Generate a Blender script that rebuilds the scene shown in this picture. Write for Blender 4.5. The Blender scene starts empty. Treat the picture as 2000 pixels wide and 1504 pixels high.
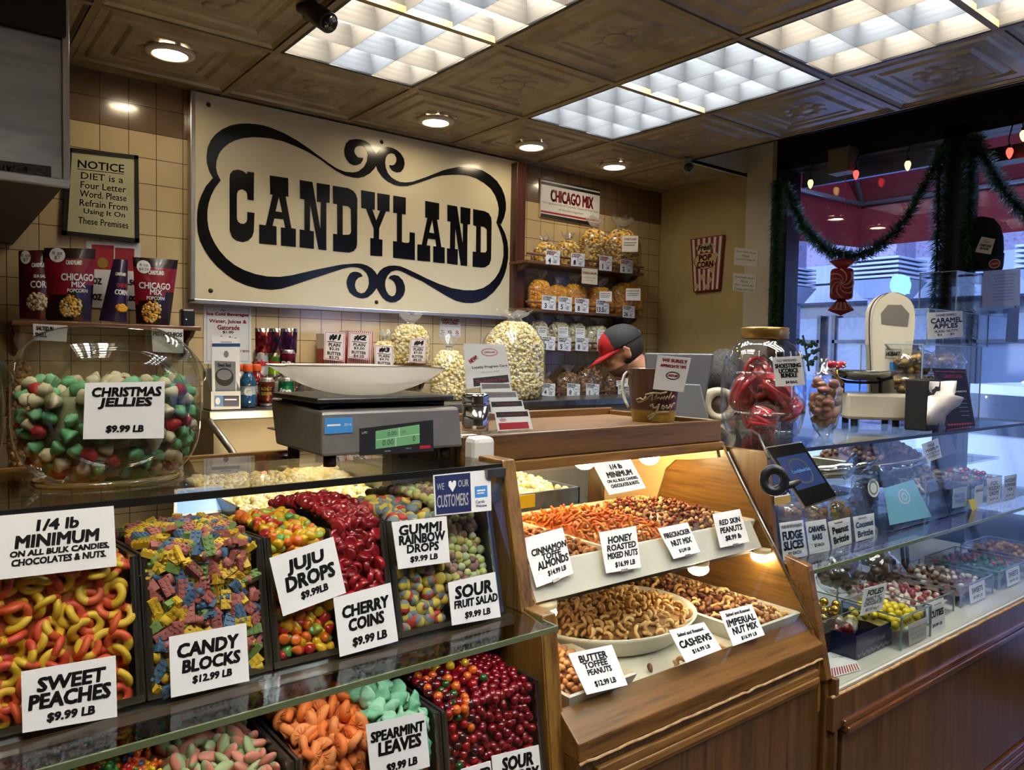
import bpy, bmesh, math, random
from mathutils import Vector, Matrix, Euler, noise
from mathutils.geometry import tessellate_polygon
random.seed(7)
SC = bpy.context.scene
COL = SC.collection
CH = 1.55                      # eye height; every number below is measured from the eye, Z is lifted by CH on linking
# ------------------------------------------------------------------ camera, world, exposure
YAW, PITCH, ROLL, FPX = 0.667523817, -0.0407736283, 0.017555109, 1483.7308
_f = Vector((math.sin(YAW)*math.cos(PITCH), math.cos(YAW)*math.cos(PITCH), math.sin(PITCH)))
_r0 = Vector((math.cos(YAW), -math.sin(YAW), 0)); _u0 = _r0.cross(_f)
_r = _r0*math.cos(ROLL)+_u0*math.sin(ROLL); _u = -_r0*math.sin(ROLL)+_u0*math.cos(ROLL)
cam = bpy.data.objects.new('camera', bpy.data.cameras.new('camera')); COL.objects.link(cam)
cam.data.sensor_width = 36.0; cam.data.lens = FPX/2000*36.0; cam.data.clip_start = 0.02
cam.matrix_world = Matrix(((_r.x, _u.x, -_f.x, 0), (_r.y, _u.y, -_f.y, 0), (_r.z, _u.z, -_f.z, CH), (0, 0, 0, 1)))
SC.camera = cam
SC.view_settings.view_transform = 'Standard'; SC.view_settings.look = 'None'
SC.view_settings.exposure = 0.8; SC.view_settings.gamma = 1.0; SC.view_settings.use_curve_mapping = False
wd = bpy.data.worlds.new('sky'); SC.world = wd; wd.use_nodes = True
_b = wd.node_tree.nodes['Background']; _b.inputs[0].default_value = (0.44, 0.58, 1.0, 1); _b.inputs[1].default_value = 3.9
SC.cycles.max_bounces = 9; SC.cycles.transparent_max_bounces = 24; SC.cycles.diffuse_bounces = 4
SC.cycles.glossy_bounces = 4; SC.cycles.transmission_bounces = 8
SC.cycles.sample_clamp_indirect = 4.0; SC.cycles.caustics_reflective = False; SC.cycles.caustics_refractive = False
L_FLUO, L_DOWN, L_BULB = 20.0, 34.0, 60.0      # radiance of the troffers, the downlights, the case bulbs

def ray(px, py): return _f*FPX+_r*(px-1000)-_u*(py-752)
def PY(px, py, y): v = ray(px, py); return v*(y/v.y)
def PX(px, py, x): v = ray(px, py); return v*(x/v.x)
def PZ(px, py, z): v = ray(px, py); return v*(z/v.z)
def PP(px, py, o, n): v = ray(px, py); return v*(o.dot(n)/v.dot(n))
# ------------------------------------------------------------------ materials
def hx(s, k=1.0):
    c = [int(s[i:i+2], 16)/255 for i in (0, 2, 4)]
    return tuple(k*(x/12.92 if x <= .04045 else ((x+.055)/1.055)**2.4) for x in c)
_M = {}
def mat(name, col, rough=.5, metal=0.0, emit=0.0, ecol=None, coat=0.0, alpha=None, spec=.5, sub=0.0, trans=0.0, subr=(.01, .006, .004)):
    if name in _M: return _M[name]
    m = bpy.data.materials.new(name); m.use_nodes = True
    if isinstance(col, str): col = hx(col)
    p = m.node_tree.nodes['Principled BSDF']
    p.inputs['Base Color'].default_value = (*col, 1); p.inputs['Roughness'].default_value = rough
    p.inputs['Metallic'].default_value = metal; p.inputs['Specular IOR Level'].default_value = spec
    p.inputs['Coat Weight'].default_value = coat; p.inputs['Coat Roughness'].default_value = .08
    if sub: p.inputs['Subsurface Weight'].default_value = sub; p.inputs['Subsurface Radius'].default_value = subr; p.inputs['Subsurface Scale'].default_value = 1
    if trans: p.inputs['Transmission Weight'].default_value = trans
    if emit:
        p.inputs['Emission Color'].default_value = (*(ecol or col), 1); p.inputs['Emission Strength'].default_value = emit
    _M[name] = m
    return m
class NT:                       # little node helper
    def __init__(s, m): s.t = m.node_tree; s.n = s.t.nodes; s.p = s.n.get('Principled BSDF')
    def new(s, ty, **kw):
        x = s.n.new(ty)
        for k, v in kw.items():
            if k.startswith('i_'):
                k = k[2:]; k = int(k) if k.isdigit() else k.replace('_', ' ')
                x.inputs[k].default_value = v
            else: setattr(x, k, v)
        return x
    def link(s, a, b): s.t.links.new(a, b)
    def ramp(s, src, stops):
        r = s.new('ShaderNodeValToRGB'); e = r.color_ramp.elements
        while len(e) < len(stops): e.new(.5)
        for k, (pos, c) in enumerate(stops): e[k].position = pos; e[k].color = (*c, 1)
        s.link(src, r.inputs[0]); return r.outputs[0]
    def coord(s, scale=(1, 1, 1), loc=(0, 0, 0)):
        c = s.new('ShaderNodeTexCoord'); mp = s.new('ShaderNodeMapping')
        mp.inputs['Scale'].default_value = scale; mp.inputs['Location'].default_value = loc
        s.link(c.outputs['Object'], mp.inputs[0]); return mp.outputs[0]
    def noise(s, vec, scale, detail=3, rough=.5):
        n = s.new('ShaderNodeTexNoise'); n.inputs['Scale'].default_value = scale; n.inputs['Detail'].default_value = detail; n.inputs['Roughness'].default_value = rough
        s.link(vec, n.inputs['Vector']); return n.outputs['Fac']
    def bump(s, h, strength=.3, dist=.002):
        b = s.new('ShaderNodeBump'); b.inputs['Strength'].default_value = strength; b.inputs['Distance'].default_value = dist
        s.link(h, b.inputs['Height']); s.link(b.outputs[0], s.p.inputs['Normal'])
def nmat(name, cols, scale=8, rough=.5, metal=0.0, stretch=(1, 1, 1), bump=0.0, bscale=None, coat=0.0, detail=3, lo=.3, hi=.7, spec=.5):
    """noise-mottled surface: cols run from the low to the high end of the noise"""
    if name in _M: return _M[name]
    cols = [hx(c) if isinstance(c, str) else c for c in cols]
    m = mat(name, cols[0], rough, metal, coat=coat, spec=spec); t = NT(m)
    v = t.coord(stretch); f = t.noise(v, scale, detail)
    k = len(cols)-1
    t.link(t.ramp(f, [(lo+(hi-lo)*i/k, c) for i, c in enumerate(cols)]), t.p.inputs['Base Color'])
    if bump: t.bump(t.noise(v, bscale or scale*3, 4), bump)
    return m
def glass(name, tint=(1, 1, 1), rough=.01, f0=.045, extra=0.0, haze=0.0):
    """thin clear sheet: straight-through plus a mirror that grows at grazing angles"""
    if name in _M: return _M[name]
    m = bpy.data.materials.new(name); m.use_nodes = True; t = NT(m); t.n.clear()
    out = t.new('ShaderNodeOutputMaterial'); mx = t.new('ShaderNodeMixShader')
    tr = t.new('ShaderNodeBsdfTransparent'); tr.inputs[0].default_value = (*tint, 1)
    gl = t.new('ShaderNodeBsdfGlossy'); gl.inputs['Roughness'].default_value = rough
    lw = t.new('ShaderNodeLayerWeight'); lw.inputs[0].default_value = .5
    pw = t.new('ShaderNodeMath', operation='POWER'); pw.inputs[1].default_value = 5
    ma = t.new('ShaderNodeMath', operation='MULTIPLY_ADD'); ma.inputs[1].default_value = 1-f0-extra; ma.inputs[2].default_value = f0+extra
    t.link(lw.outputs['Facing'], pw.inputs[0]); t.link(pw.outputs[0], ma.inputs[0]); t.link(ma.outputs[0], mx.inputs[0])
    t.link(tr.outputs[0], mx.inputs[1]); t.link(gl.outputs[0], mx.inputs[2]); 
    if haze:                    # thin cloudy film: a little of it scatters
        df = t.new('ShaderNodeBsdfDiffuse'); df.inputs[0].default_value = (.8, .8, .78, 1); m2 = t.new('ShaderNodeMixShader'); m2.inputs[0].default_value = haze
        t.link(mx.outputs[0], m2.inputs[1]); t.link(df.outputs[0], m2.inputs[2]); t.link(m2.outputs[0], out.inputs[0])
    else: t.link(mx.outputs[0], out.inputs[0])
    _M[name] = m; return m
def wood(name, c1, c2, axis='x', sc=34, rough=.35, coat=.2):
    if name in _M: return _M[name]
    m = mat(name, hx(c1), rough, coat=coat); t = NT(m)
    st = {'x': (.06, 1, 1), 'y': (1, .06, 1), 'z': (1, 1, .035)}[axis]
    v = t.coord(st); f = t.noise(v, sc, 6, .65); g = t.noise(v, sc*5, 2)
    a = t.new('ShaderNodeMath', operation='MULTIPLY_ADD'); a.inputs[1].default_value = .35; t.link(g, a.inputs[0])
    b = t.new('ShaderNodeMath', operation='MULTIPLY'); b.inputs[1].default_value = .65; t.link(f, b.inputs[0]); t.link(b.outputs[0], a.inputs[2])
    t.link(t.ramp(a.outputs[0], [(.34, hx(c2)), (.5, hx(c1)), (.66, tuple(x*1.35 for x in hx(c1)))]), t.p.inputs['Base Color'])
    t.bump(a.outputs[0], .12, .001); return m
# ------------------------------------------------------------------ mesh building
ORG = {}
def lab(o, label=None, cat=None, group=None, kind=None):
    if label: o['label'] = label
    if cat: o['category'] = cat
    if group: o['group'] = group
    if kind: o['kind'] = kind
    return o
def thing(name, label, cat, loc=(0, 0, 0), group=None, kind=None):
    o = bpy.data.objects.new(name, None); COL.objects.link(o); o.empty_display_size = .05
    o.location = Vector(loc)+Vector((0, 0, CH)); ORG[o.name] = Vector(loc)
    return lab(o, label, cat, group, kind)
class MB:
    def __init__(s, xf=None): s.v = []; s.f = []; s.mi = []; s.sm = []; s.xf = xf
    def add(s, vs, fs, mi=0, sm=False):
        b = len(s.v); x = s.xf
        s.v += [(x @ Vector(v)) if x else Vector(v) for v in vs]
        for k, f in enumerate(fs): s.f.append([b+i for i in f]); s.mi.append(mi[k] if isinstance(mi, list) else mi); s.sm.append(sm)
        return s
    def hexa(s, p, mi=0):       # 8 corners: bottom loop then top loop
        return s.add(p, [(3, 2, 1, 0), (4, 5, 6, 7), (0, 1, 5, 4), (1, 2, 6, 5), (2, 3, 7, 6), (3, 0, 4, 7)], mi)
    def box(s, x0, x1, y0, y1, z0, z1, mi=0):
        return s.hexa([(x0, y0, z0), (x1, y0, z0), (x1, y1, z0), (x0, y1, z0), (x0, y0, z1), (x1, y0, z1), (x1, y1, z1), (x0, y1, z1)], mi)
    def cbox(s, c, sx, sy, sz, mi=0): return s.box(c[0]-sx/2, c[0]+sx/2, c[1]-sy/2, c[1]+sy/2, c[2]-sz/2, c[2]+sz/2, mi)
    def slab(s, quad, th, mi=0): # quad (4 corners in order) thickened away from its face by th along -normal
        q = [Vector(a) for a in quad]; n = (q[1]-q[0]).cross(q[3]-q[0]).normalized()
        return s.hexa([a-n*th for a in q]+q, mi)
    def quad(s, a, b, c, d, mi=0): return s.add([a, b, c, d], [(0, 1, 2, 3)], mi)
    def lathe(s, prof, seg=24, o=(0, 0, 0), mi=0, sm=True, cap0=True, cap1=True, ax=None, scl=(1, 1)):
        o = Vector(o); vs = []; fs = []
        if ax: A = Vector(ax).normalized(); q = A.to_track_quat('Z', 'Y').to_matrix()
        else: q = Matrix.Identity(3)
        for r, z in prof:
            for k in range(seg):
                a = 2*math.pi*k/seg; vs.append(o+q @ Vector((r*math.cos(a)*scl[0], r*math.sin(a)*scl[1], z)))
        for j in range(len(prof)-1):
            for k in range(seg): k2 = (k+1) % seg; fs.append((j*seg+k, j*seg+k2, (j+1)*seg+k2, (j+1)*seg+k))
        if cap0: fs.append(tuple(reversed(range(seg))))
        if cap1: fs.append(tuple(range((len(prof)-1)*seg, len(prof)*seg)))
        if isinstance(mi, list): mi = [mi[j] for j in range(len(prof)-1) for k in range(seg)]+[mi[0]]*(cap0+cap1)
        return s.add(vs, fs, mi, sm)
    def cyl(s, a, b, r, seg=16, mi=0, r2=None, sm=True):
        a, b = Vector(a), Vector(b); return s.lathe([(r, 0), (r if r2 is None else r2, (b-a).length)], seg, a, mi, sm, ax=b-a)
    def tube(s, pts, r, seg=8, mi=0, closed=False):
        pts = [Vector(p) for p in pts]; n = len(pts); vs = []; fs = []; up = None
        for i, p in enumerate(pts):
            t = (pts[(i+1) % n if closed else min(i+1, n-1)]-pts[(i-1) % n if closed else max(i-1, 0)]).normalized()
            if up is None: up = t.orthogonal().normalized()
            up = (up-t*up.dot(t)).normalized(); w = t.cross(up); rr = r[i] if isinstance(r, (list, tuple)) else r
            for k in range(seg): a = 2*math.pi*k/seg; vs.append(p+(up*math.cos(a)+w*math.sin(a))*rr)
        for i in range(n if closed else n-1):
            j = (i+1) % n
            for k in range(seg): k2 = (k+1) % seg; fs.append((i*seg+k, i*seg+k2, j*seg+k2, j*seg+k))
        if not closed: fs += [tuple(reversed(range(seg))), tuple(range((n-1)*seg, n*seg))]
        return s.add(vs, fs, mi, True)
    def ball(s, c, r, seg=12, rings=8, mi=0, fn=None, rot=None):
        c = Vector(c); r = r if isinstance(r, (tuple, list)) else (r, r, r); vs = []; fs = []
        for j in range(rings+1):
            th = math.pi*j/rings
            for k in range(seg):
                a = 2*math.pi*k/seg; d = Vector((math.sin(th)*math.cos(a), math.sin(th)*math.sin(a), math.cos(th)))
                q = Vector((d.x*r[0], d.y*r[1], d.z*r[2]))
                if fn: q = fn(q, d)
                if rot: q = rot @ q
                vs.append(c+q)
        for j in range(rings):
            for k in range(seg): k2 = (k+1) % seg; fs.append((j*seg+k, (j+1)*seg+k, (j+1)*seg+k2, j*seg+k2))
        return s.add(vs, fs, mi, True)
    def prism(s, loops, o, u, v, th, mi=0):   # polygon (first loop outer, rest holes) in plane o+u*x+v*y, thickened by th along u x v
        o, u, v = Vector(o), Vector(u), Vector(v); n = u.cross(v).normalized()
        L = [[Vector((x, y, 0)) for x, y in lp] for lp in loops]; flat = [p for lp in L for p in lp]
        tri = tessellate_polygon(L); k = len(flat)
        P = [o+u*p.x+v*p.y for p in flat]; fs = []
        for t in tri:
            a, b, c = [flat[i] for i in t]
            if (b-a).cross(c-a).z < 0: t = t[::-1]
            fs.append(tuple(i+k for i in t)); fs.append(tuple(reversed(t)))
        b = 0
        for lp in L:
            m = len(lp)
            for i in range(m): j = (i+1) % m; fs.append((b+i, b+j, b+j+k, b+i+k))
            b += m
        return s.add(P+[p+n*th for p in P], fs, mi)
    def mesh(s, name, mats, org):
        me = bpy.data.meshes.new(name); me.from_pydata([tuple(v-org) for v in s.v], [], s.f); 
        for m in mats: me.materials.append(m)
        if s.f: me.polygons.foreach_set('material_index', s.mi); me.polygons.foreach_set('use_smooth', s.sm)
        me.update(); return me
def _wpos(parent):
    return ORG[parent.name]
def part(name, mb, mats, parent, bev=0, label=None, kind=None, sub=0):
    mats = mats if isinstance(mats, (list, tuple)) else [mats]
    org = _wpos(parent); o = bpy.data.objects.new(name, mb.mesh(name, mats, org)); COL.objects.link(o)
    o.parent = parent; ORG[o.name] = org
    _mod(o, bev, sub); return lab(o, label, kind=kind)
def _mod(o, bev, sub):
    if bev:
        b = o.modifiers.new('b', 'BEVEL'); b.width = bev; b.segments = 2; b.limit_method = 'ANGLE'; b.angle_limit = math.radians(40)
    if sub:
        b = o.modifiers.new('s', 'SUBSURF'); b.levels = b.render_levels = sub
def single(name, mb, mats, label, cat, group=None, kind=None, loc=None, bev=0, sub=0):
    mats = mats if isinstance(mats, (list, tuple)) else [mats]
    if loc is None:
        loc = Vector((sum(v.x for v in mb.v), sum(v.y for v in mb.v), 0))/max(1, len(mb.v)); loc.z = min(v.z for v in mb.v)
    loc = Vector(loc); o = bpy.data.objects.new(name, mb.mesh(name, mats, loc)); COL.objects.link(o)
    o.location = loc+Vector((0, 0, CH)); ORG[o.name] = loc; _mod(o, bev, sub)
    return lab(o, label, cat, group, kind)
def struct(name, mb, mats, parent=None, bev=0):
    if parent: return part(name, mb, mats, parent, bev)
    o = single(name, mb, mats, None, None, loc=(0, 0, 0), bev=bev); o['kind'] = 'structure'; return o
def place(o, loc, rot=None, scl=None):
    o.location = Vector(loc)+Vector((0, 0, CH)); ORG[o.name] = Vector(loc)
    if rot is not None: o.rotation_mode = 'XYZ'; o.rotation_euler = rot.to_euler() if hasattr(rot, 'to_euler') else rot
    if scl is not None: o.scale = scl if isinstance(scl, (tuple, list)) else (scl,)*3
    return o
def dup(root, loc, rot=None, scl=None, label=None, group=None):
    r = root.copy(); COL.objects.link(r); place(r, loc, rot, scl)
    lab(r, label, group=group)
    for ch in root.children:
        c = ch.copy(); COL.objects.link(c); c.parent = r; ORG[c.name] = Vector(loc)
        for g in ch.children: d = g.copy(); COL.objects.link(d); d.parent = c
    return r
# ------------------------------------------------------------------ lettering and cards
_T = {}
def glyphs(text, off=.02, shear=0.0, sp=1.0):
    k = (text, off, shear, sp)
    if k not in _T:
        c = bpy.data.curves.new('t', 'FONT'); c.body = text; c.size = 1; c.offset = off; c.shear = shear; c.resolution_u = 2; c.space_character = sp
        o = bpy.data.objects.new('t', c); m = o.to_mesh()
        vs = [v.co[:2] for v in m.vertices]; fs = [tuple(p.vertices) for p in m.polygons]; o.to_mesh_clear()
        bpy.data.objects.remove(o); bpy.data.curves.remove(c)
        x0 = min(v[0] for v in vs); x1 = max(v[0] for v in vs); y0 = min(v[1] for v in vs); y1 = max(v[1] for v in vs)
        _T[k] = ([((x-x0)/(x1-x0), (y-y0)/(y1-y0)) for x, y in vs], fs, (x1-x0)/(y1-y0))
    return _T[k]
class Quad:                     # a four-cornered sheet: (u,v) in 0..1 from top-left, v down
    def __init__(s, tl, tr, br, bl):
        s.c = [Vector(a) for a in (tl, tr, br, bl)]; tl, tr, br, bl = s.c
        s.bulge = None; s.n = (bl-tl).cross(tr-tl).normalized(); s.w = (tr-tl).length; s.h = (bl-tl).length
    def at(s, u, v, d=0.0):
        a, b, c, e = s.c; d = d+(s.bulge(u, v) if s.bulge else 0); return a*(1-u)*(1-v)+b*u*(1-v)+c*u*v+e*(1-u)*v+s.n*d
    def text(s, mb, txt, u, v, h=None, w=None, mi=0, off=.025, shear=0.0, d=.0006, rot=0.0, sp=1.0):
        """txt centred on (u,v), cap box h (share of sheet height), w (share of width; None keeps the letter shape)"""
        vs, fs, asp = glyphs(txt, 0.0, shear, sp)
        if w is None: w = h*s.h*asp/s.w
        if h is None: h = w*s.w/asp/s.h
        ca, sa = math.cos(rot), math.sin(rot)
        k = off*2.0*h*s.h                  # bolder strokes: the letter shape swept a little round itself
        for ox, oy in ((0, 0),)+(((k, k), (-k, k), (k, -k), (-k, -k), (1.3*k, 0), (-1.3*k, 0)) if k > 0 else ()):
            P = []
            for x, y in vs:
                dx = (x-.5)*w*s.w+ox; dy = (y-.5)*h*s.h+oy
                P.append(s.at(u+(dx*ca-dy*sa)/s.w, v-(dx*sa+dy*ca)/s.h, d))
            mb.add(P, [f for f in fs], mi)
    def poly(s, mb, pts, mi=0, d=.0005):
        L = [Vector((x, y, 0)) for x, y in pts]; tri = tessellate_polygon([L]); fs = []
        for t in tri:
            a, b, c = [L[i] for i in t]
            fs.append(t if (b-a).cross(c-a).z < 0 else t[::-1])
        mb.add([s.at(x, y, d) for x, y in pts], fs, mi)
    def rect(s, mb, u0, v0, u1, v1, mi=0, d=.0004): s.poly(mb, [(u0, v0), (u1, v0), (u1, v1), (u0, v1)], mi, d)
    def frame(s, mb, m, t, mi=0, d=.0004):      # border line inset m, thickness t (metres)
        a, b = m/s.w, m/s.h; c, e = t/s.w, t/s.h
        for r in ((a, b, 1-a, b+e), (a, 1-b-e, 1-a, 1-b), (a, b, a+c, 1-b), (1-a-c, b, 1-a, 1-b)): s.rect(mb, *r, mi, d)
    def ellipse(s, mb, u, v, ru, rv, mi=0, d=.0005, n=20):
        s.poly(mb, [(u+ru*math.cos(2*math.pi*k/n), v+rv*math.sin(2*math.pi*k/n)) for k in range(n)], mi, d)
    def board(s, th=.0012): return MB().hexa([p-s.n*th for p in (s.c[3], s.c[2], s.c[1], s.c[0])]+[s.c[3], s.c[2], s.c[1], s.c[0]])
WHITE = mat('card white', 'dfe0e0', .35); INK = mat('ink black', (.006, .006, .006), .45); RED = mat('ink red', '9c1524', .45)
CREAM = mat('paper cream', 'd8d2bc', .5); GREYINK = mat('ink grey', '70747a', .5); GOLDINK = mat('ink gold', '9a7c30', .4)
PINK = mat('ink pink', 'c88a90', .5); BLUEINK = mat('ink blue', '17456e', .45); NAVY = mat('ink navy', '14204e', .4); LBLUE = mat('ink light blue', '3c82c4', .4)
PAL = [INK, RED, GREYINK, GOLDINK, PINK, BLUEINK, WHITE, NAVY, LBLUE]    # lettering materials 0..8
def card(name, label, q, lines=(), cat='sign', board=None, th=.0012, group=None, deco=None, bev=0):
    """a flat printed sheet: lines = (text, u, v, height, width, ink, shear)"""
    q = q if isinstance(q, Quad) else Quad(*q)
    loc = q.at(.5, 1); t = thing(name, label, cat, loc, group)
    part('board', q.board(th), board or WHITE, t, bev)
    mb = MB()
    for L in lines:
        txt, u, v, h, w = L[:5]; ink = L[5] if len(L) > 5 else 0; sh = L[6] if len(L) > 6 else .12; off = L[7] if len(L) > 7 else .028
        q.text(mb, txt, u, v, h, w, ink, off, sh)
    if deco: deco(q, mb)
    if mb.f: part('lettering', mb, PAL, t)
    return t
def pquad(pts, o, n):           # four picture corners laid onto the plane through o with normal n
    o, n = Vector(o), Vector(n); return Quad(*[PP(x, y, o, n) for x, y in pts])
# ------------------------------------------------------------------ room shell
X0, Y0, TL, HC, YW = 1.10032, 2.89229, .6096, 1.13761, 3.57061
XS, XE, XWIN = X0-5*TL, X0+4*TL-.02, 4.22
tin = nmat('pressed tin paint', ['8d7f64', 'aa9a7c', '998a6c'], 5, .33, .1, bump=.25, bscale=60, lo=.35, hi=.65)
tbar = nmat('ceiling bar paint', ['8a7a5c', '9c8c6c'], 9, .4)
tilem = mat('wall tile', 'c9ad72', .16, coat=.3); _t = NT(tilem)
def tile_nodes(t, ca, cb, split):
    c = t.new('ShaderNodeTexCoord'); sp = t.new('ShaderNodeSeparateXYZ'); t.link(c.outputs['Object'], sp.inputs[0])
    cx = t.new('ShaderNodeCombineXYZ'); t.link(sp.outputs[0], cx.inputs[0]); t.link(sp.outputs[2], cx.inputs[1])
    mp = t.new('ShaderNodeMapping'); mp.inputs['Location'].default_value = (-(.507613-.109004*20), -(.920442-.109004*40), 0); t.link(cx.outputs[0], mp.inputs[0])
    br = t.new('ShaderNodeTexBrick', offset=0.0, squash=1.0)
    for k, v in (('Scale', 1.0), ('Mortar Size', .0016), ('Mortar Smooth', .25), ('Bias', 0.0), ('Brick Width', .109004), ('Row Height', .109004)): br.inputs[k].default_value = v
    br.inputs['Color1'].default_value = (*hx(ca), 1); br.inputs['Color2'].default_value = (*[x*.94 for x in hx(ca)], 1); br.inputs['Mortar'].default_value = (*hx('4d3414'), 1)
    t.link(mp.outputs[0], br.inputs['Vector'])
    br2 = t.new('ShaderNodeTexBrick', offset=0.0, squash=1.0)
    for k, v in (('Scale', 1.0), ('Mortar Size', .0016), ('Mortar Smooth', .25), ('Brick Width', .109004), ('Row Height', .109004)): br2.inputs[k].default_value = v
    br2.inputs['Color1'].default_value = (*hx(cb), 1); br2.inputs['Color2'].default_value = (*[x*.9 for x in hx(cb)], 1); br2.inputs['Mortar'].default_value = (*hx('382512'), 1)
    t.link(mp.outputs[0], br2.inputs['Vector'])
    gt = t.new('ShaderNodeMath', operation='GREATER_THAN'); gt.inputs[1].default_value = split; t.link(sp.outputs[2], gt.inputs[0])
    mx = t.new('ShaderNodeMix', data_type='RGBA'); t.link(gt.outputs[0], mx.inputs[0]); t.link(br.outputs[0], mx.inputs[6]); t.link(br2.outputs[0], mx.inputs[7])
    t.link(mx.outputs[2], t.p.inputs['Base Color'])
    n = t.noise(mp.outputs[0], 14, 1)
    a = t.new('ShaderNodeMath', operation='MULTIPLY_ADD'); a.inputs[1].default_value = -1.0; t.link(br.outputs['Fac'], a.inputs[0])
    b = t.new('ShaderNodeMath', operation='MULTIPLY'); b.inputs[1].default_value = .35; t.link(n, b.inputs[0]); t.link(b.outputs[0], a.inputs[2])
    t.bump(a.outputs[0], .5, .0025)
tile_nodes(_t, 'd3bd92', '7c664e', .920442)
plaster = nmat('yellow plaster', ['b3a06e', 'c2b07e', 'baa776'], 3, .75, bump=.1, bscale=40)
daylit = nmat('pale daylight tone', ['cfc8b8', 'ddd7ca'], 4, .55)  # pale tone standing in for daylight on the wall strip and apron
dark = mat('dark frame paint', (.006, .006, .007), .4)
floorm = nmat('floor', ['4a3a2c', '5c4a38'], 2, .3)
struct('floor', MB().box(-2.6, XWIN+.1, -3.2, YW, -CH-.06, -CH), floorm)
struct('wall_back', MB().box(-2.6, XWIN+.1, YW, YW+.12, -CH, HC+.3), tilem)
struct('wall_left', MB().box(-2.72, -2.6, -3.2, YW, -CH, HC+.3), plaster)
_m = MB(); _m.box(-2.6, 4.32, -3.32, -3.2, -CH, HC+.3)
struct('wall_front', _m, plaster)
XY = 4.115
_m = MB(); _m.box(XY, XWIN+.1, 2.88, YW, -CH, HC+.3); _m.box(XY, XWIN+.1, 2.70, 2.88, -CH, HC+.3, 1)  # second box: same wall plane, its daylight painted as a paler strip
struct('wall_right', _m, [plaster, daylit])
_m = MB(); _m.box(XWIN-.06, XWIN+.1, -3.2, 2.72, 1.14, HC+.3); _m.box(XWIN-.06, XWIN+.1, 1.62, 2.72, -CH, -.75); _m.box(XWIN-.06, XWIN+.1, -3.2, .40, -CH, -.75); _m.box(XWIN-.06, XWIN+.1, .40, 1.62, -CH, -CH+.12)
struct('wall_window', _m, dark)
# ceiling: hung bars with pressed-tin panels, open in the window bay
def ceiling():
    m = MB()
    for i in range(-6, 4):
        for j in range(0, 11):
            if (i, j) in ((0, 0), (0, 1), (2, 0), (2, 1), (2, 2), (2, 3), (-2, 3), (-2, 4), (0, 4), (0, 5), (2, 5), (2, 6)): continue
            panel(m, X0+i*TL, X0+(i+1)*TL, Y0-(j+1)*TL, Y0-j*TL)
    for i in range(-6, 5): panel(m, X0+i*TL, min(XY, X0+(i+1)*TL), Y0, Y0+TL)
    for i in range(-6, 5):
        m.box(X0+i*TL-.012, X0+i*TL+.012, -3.2, YW, HC-.004, HC+.02, 1)
    for j in range(-1, 11):
        m.box(-2.6, XE if j > 0 else XY, Y0-j*TL-.012, Y0-j*TL+.012, HC-.0035, HC+.02, 1)
    m.box(-2.6, XY, Y0+TL+.012, YW, HC, HC+.02, 0)
    m.box(-2.6, XE+.012, -3.2, Y0, HC+.12, HC+.3, 0); m.box(-2.6, XY, Y0, YW, HC+.12, HC+.3, 0)
    m.box(XE, XE+.03, -3.2, Y0, HC-.004, HC+.3, 1)
    # tin apron over the niche, facing the room, and the dark bay lid
    m.box(XE, XY, Y0-.012, Y0+.01, HC-.004, HC+.3, 3)  # the apron's pale tone is daylight put into the colour
    for a in (.0, .035, .07): m.box(XE+.05+a, XY-.03-a, Y0-.016-a*.05, Y0-.012, HC+.015+a, HC+.28-a, 3)
    m.box(XE, XWIN+.1, -3.2, Y0, HC+.28, HC+.3, 2)
    struct('ceiling', m, [tin, tbar, dark, daylit])
def panel(m, x0, x1, y0, y1):
    cx, cy, hx_, hy = (x0+x1)/2, (y0+y1)/2, (x1-x0)/2, (y1-y0)/2
    prof = [(.015, .002), (.019, .0), (.03, .010), (.05, .010), (.062, .004), (.105, .004), (.118, .013), (.128, .013), (.142, .003), (.16, .003), (.17, .008), (.5, .008)]
    vs, fs = [], []
    for d, z in prof[:-1]:
        for sx, sy in ((-1, -1), (1, -1), (1, 1), (-1, 1)): vs.append((cx+sx*max(0, hx_-d), cy+sy*max(0, hy-d), HC+z))
    n = len(prof)-1
    for k in range(n-1):
        for a in range(4): b = (a+1) % 4; fs.append((k*4+b, k*4+a, (k+1)*4+a, (k+1)*4+b))
    fs.append((4*n-1, 4*n-2, 4*n-3, 4*n-4)); m.add(vs, fs)
    # pressed rosette in the middle
    for q in range(8):
        a = q*math.pi/4; r = min(hx_, hy)*.27
        m.ball((cx+r*math.cos(a), cy+r*math.sin(a), HC+.010), (.035, .035, .008), 8, 4)
    m.ball((cx, cy, HC+.010), (.06, .06, .012), 10, 4)
ceiling()
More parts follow.
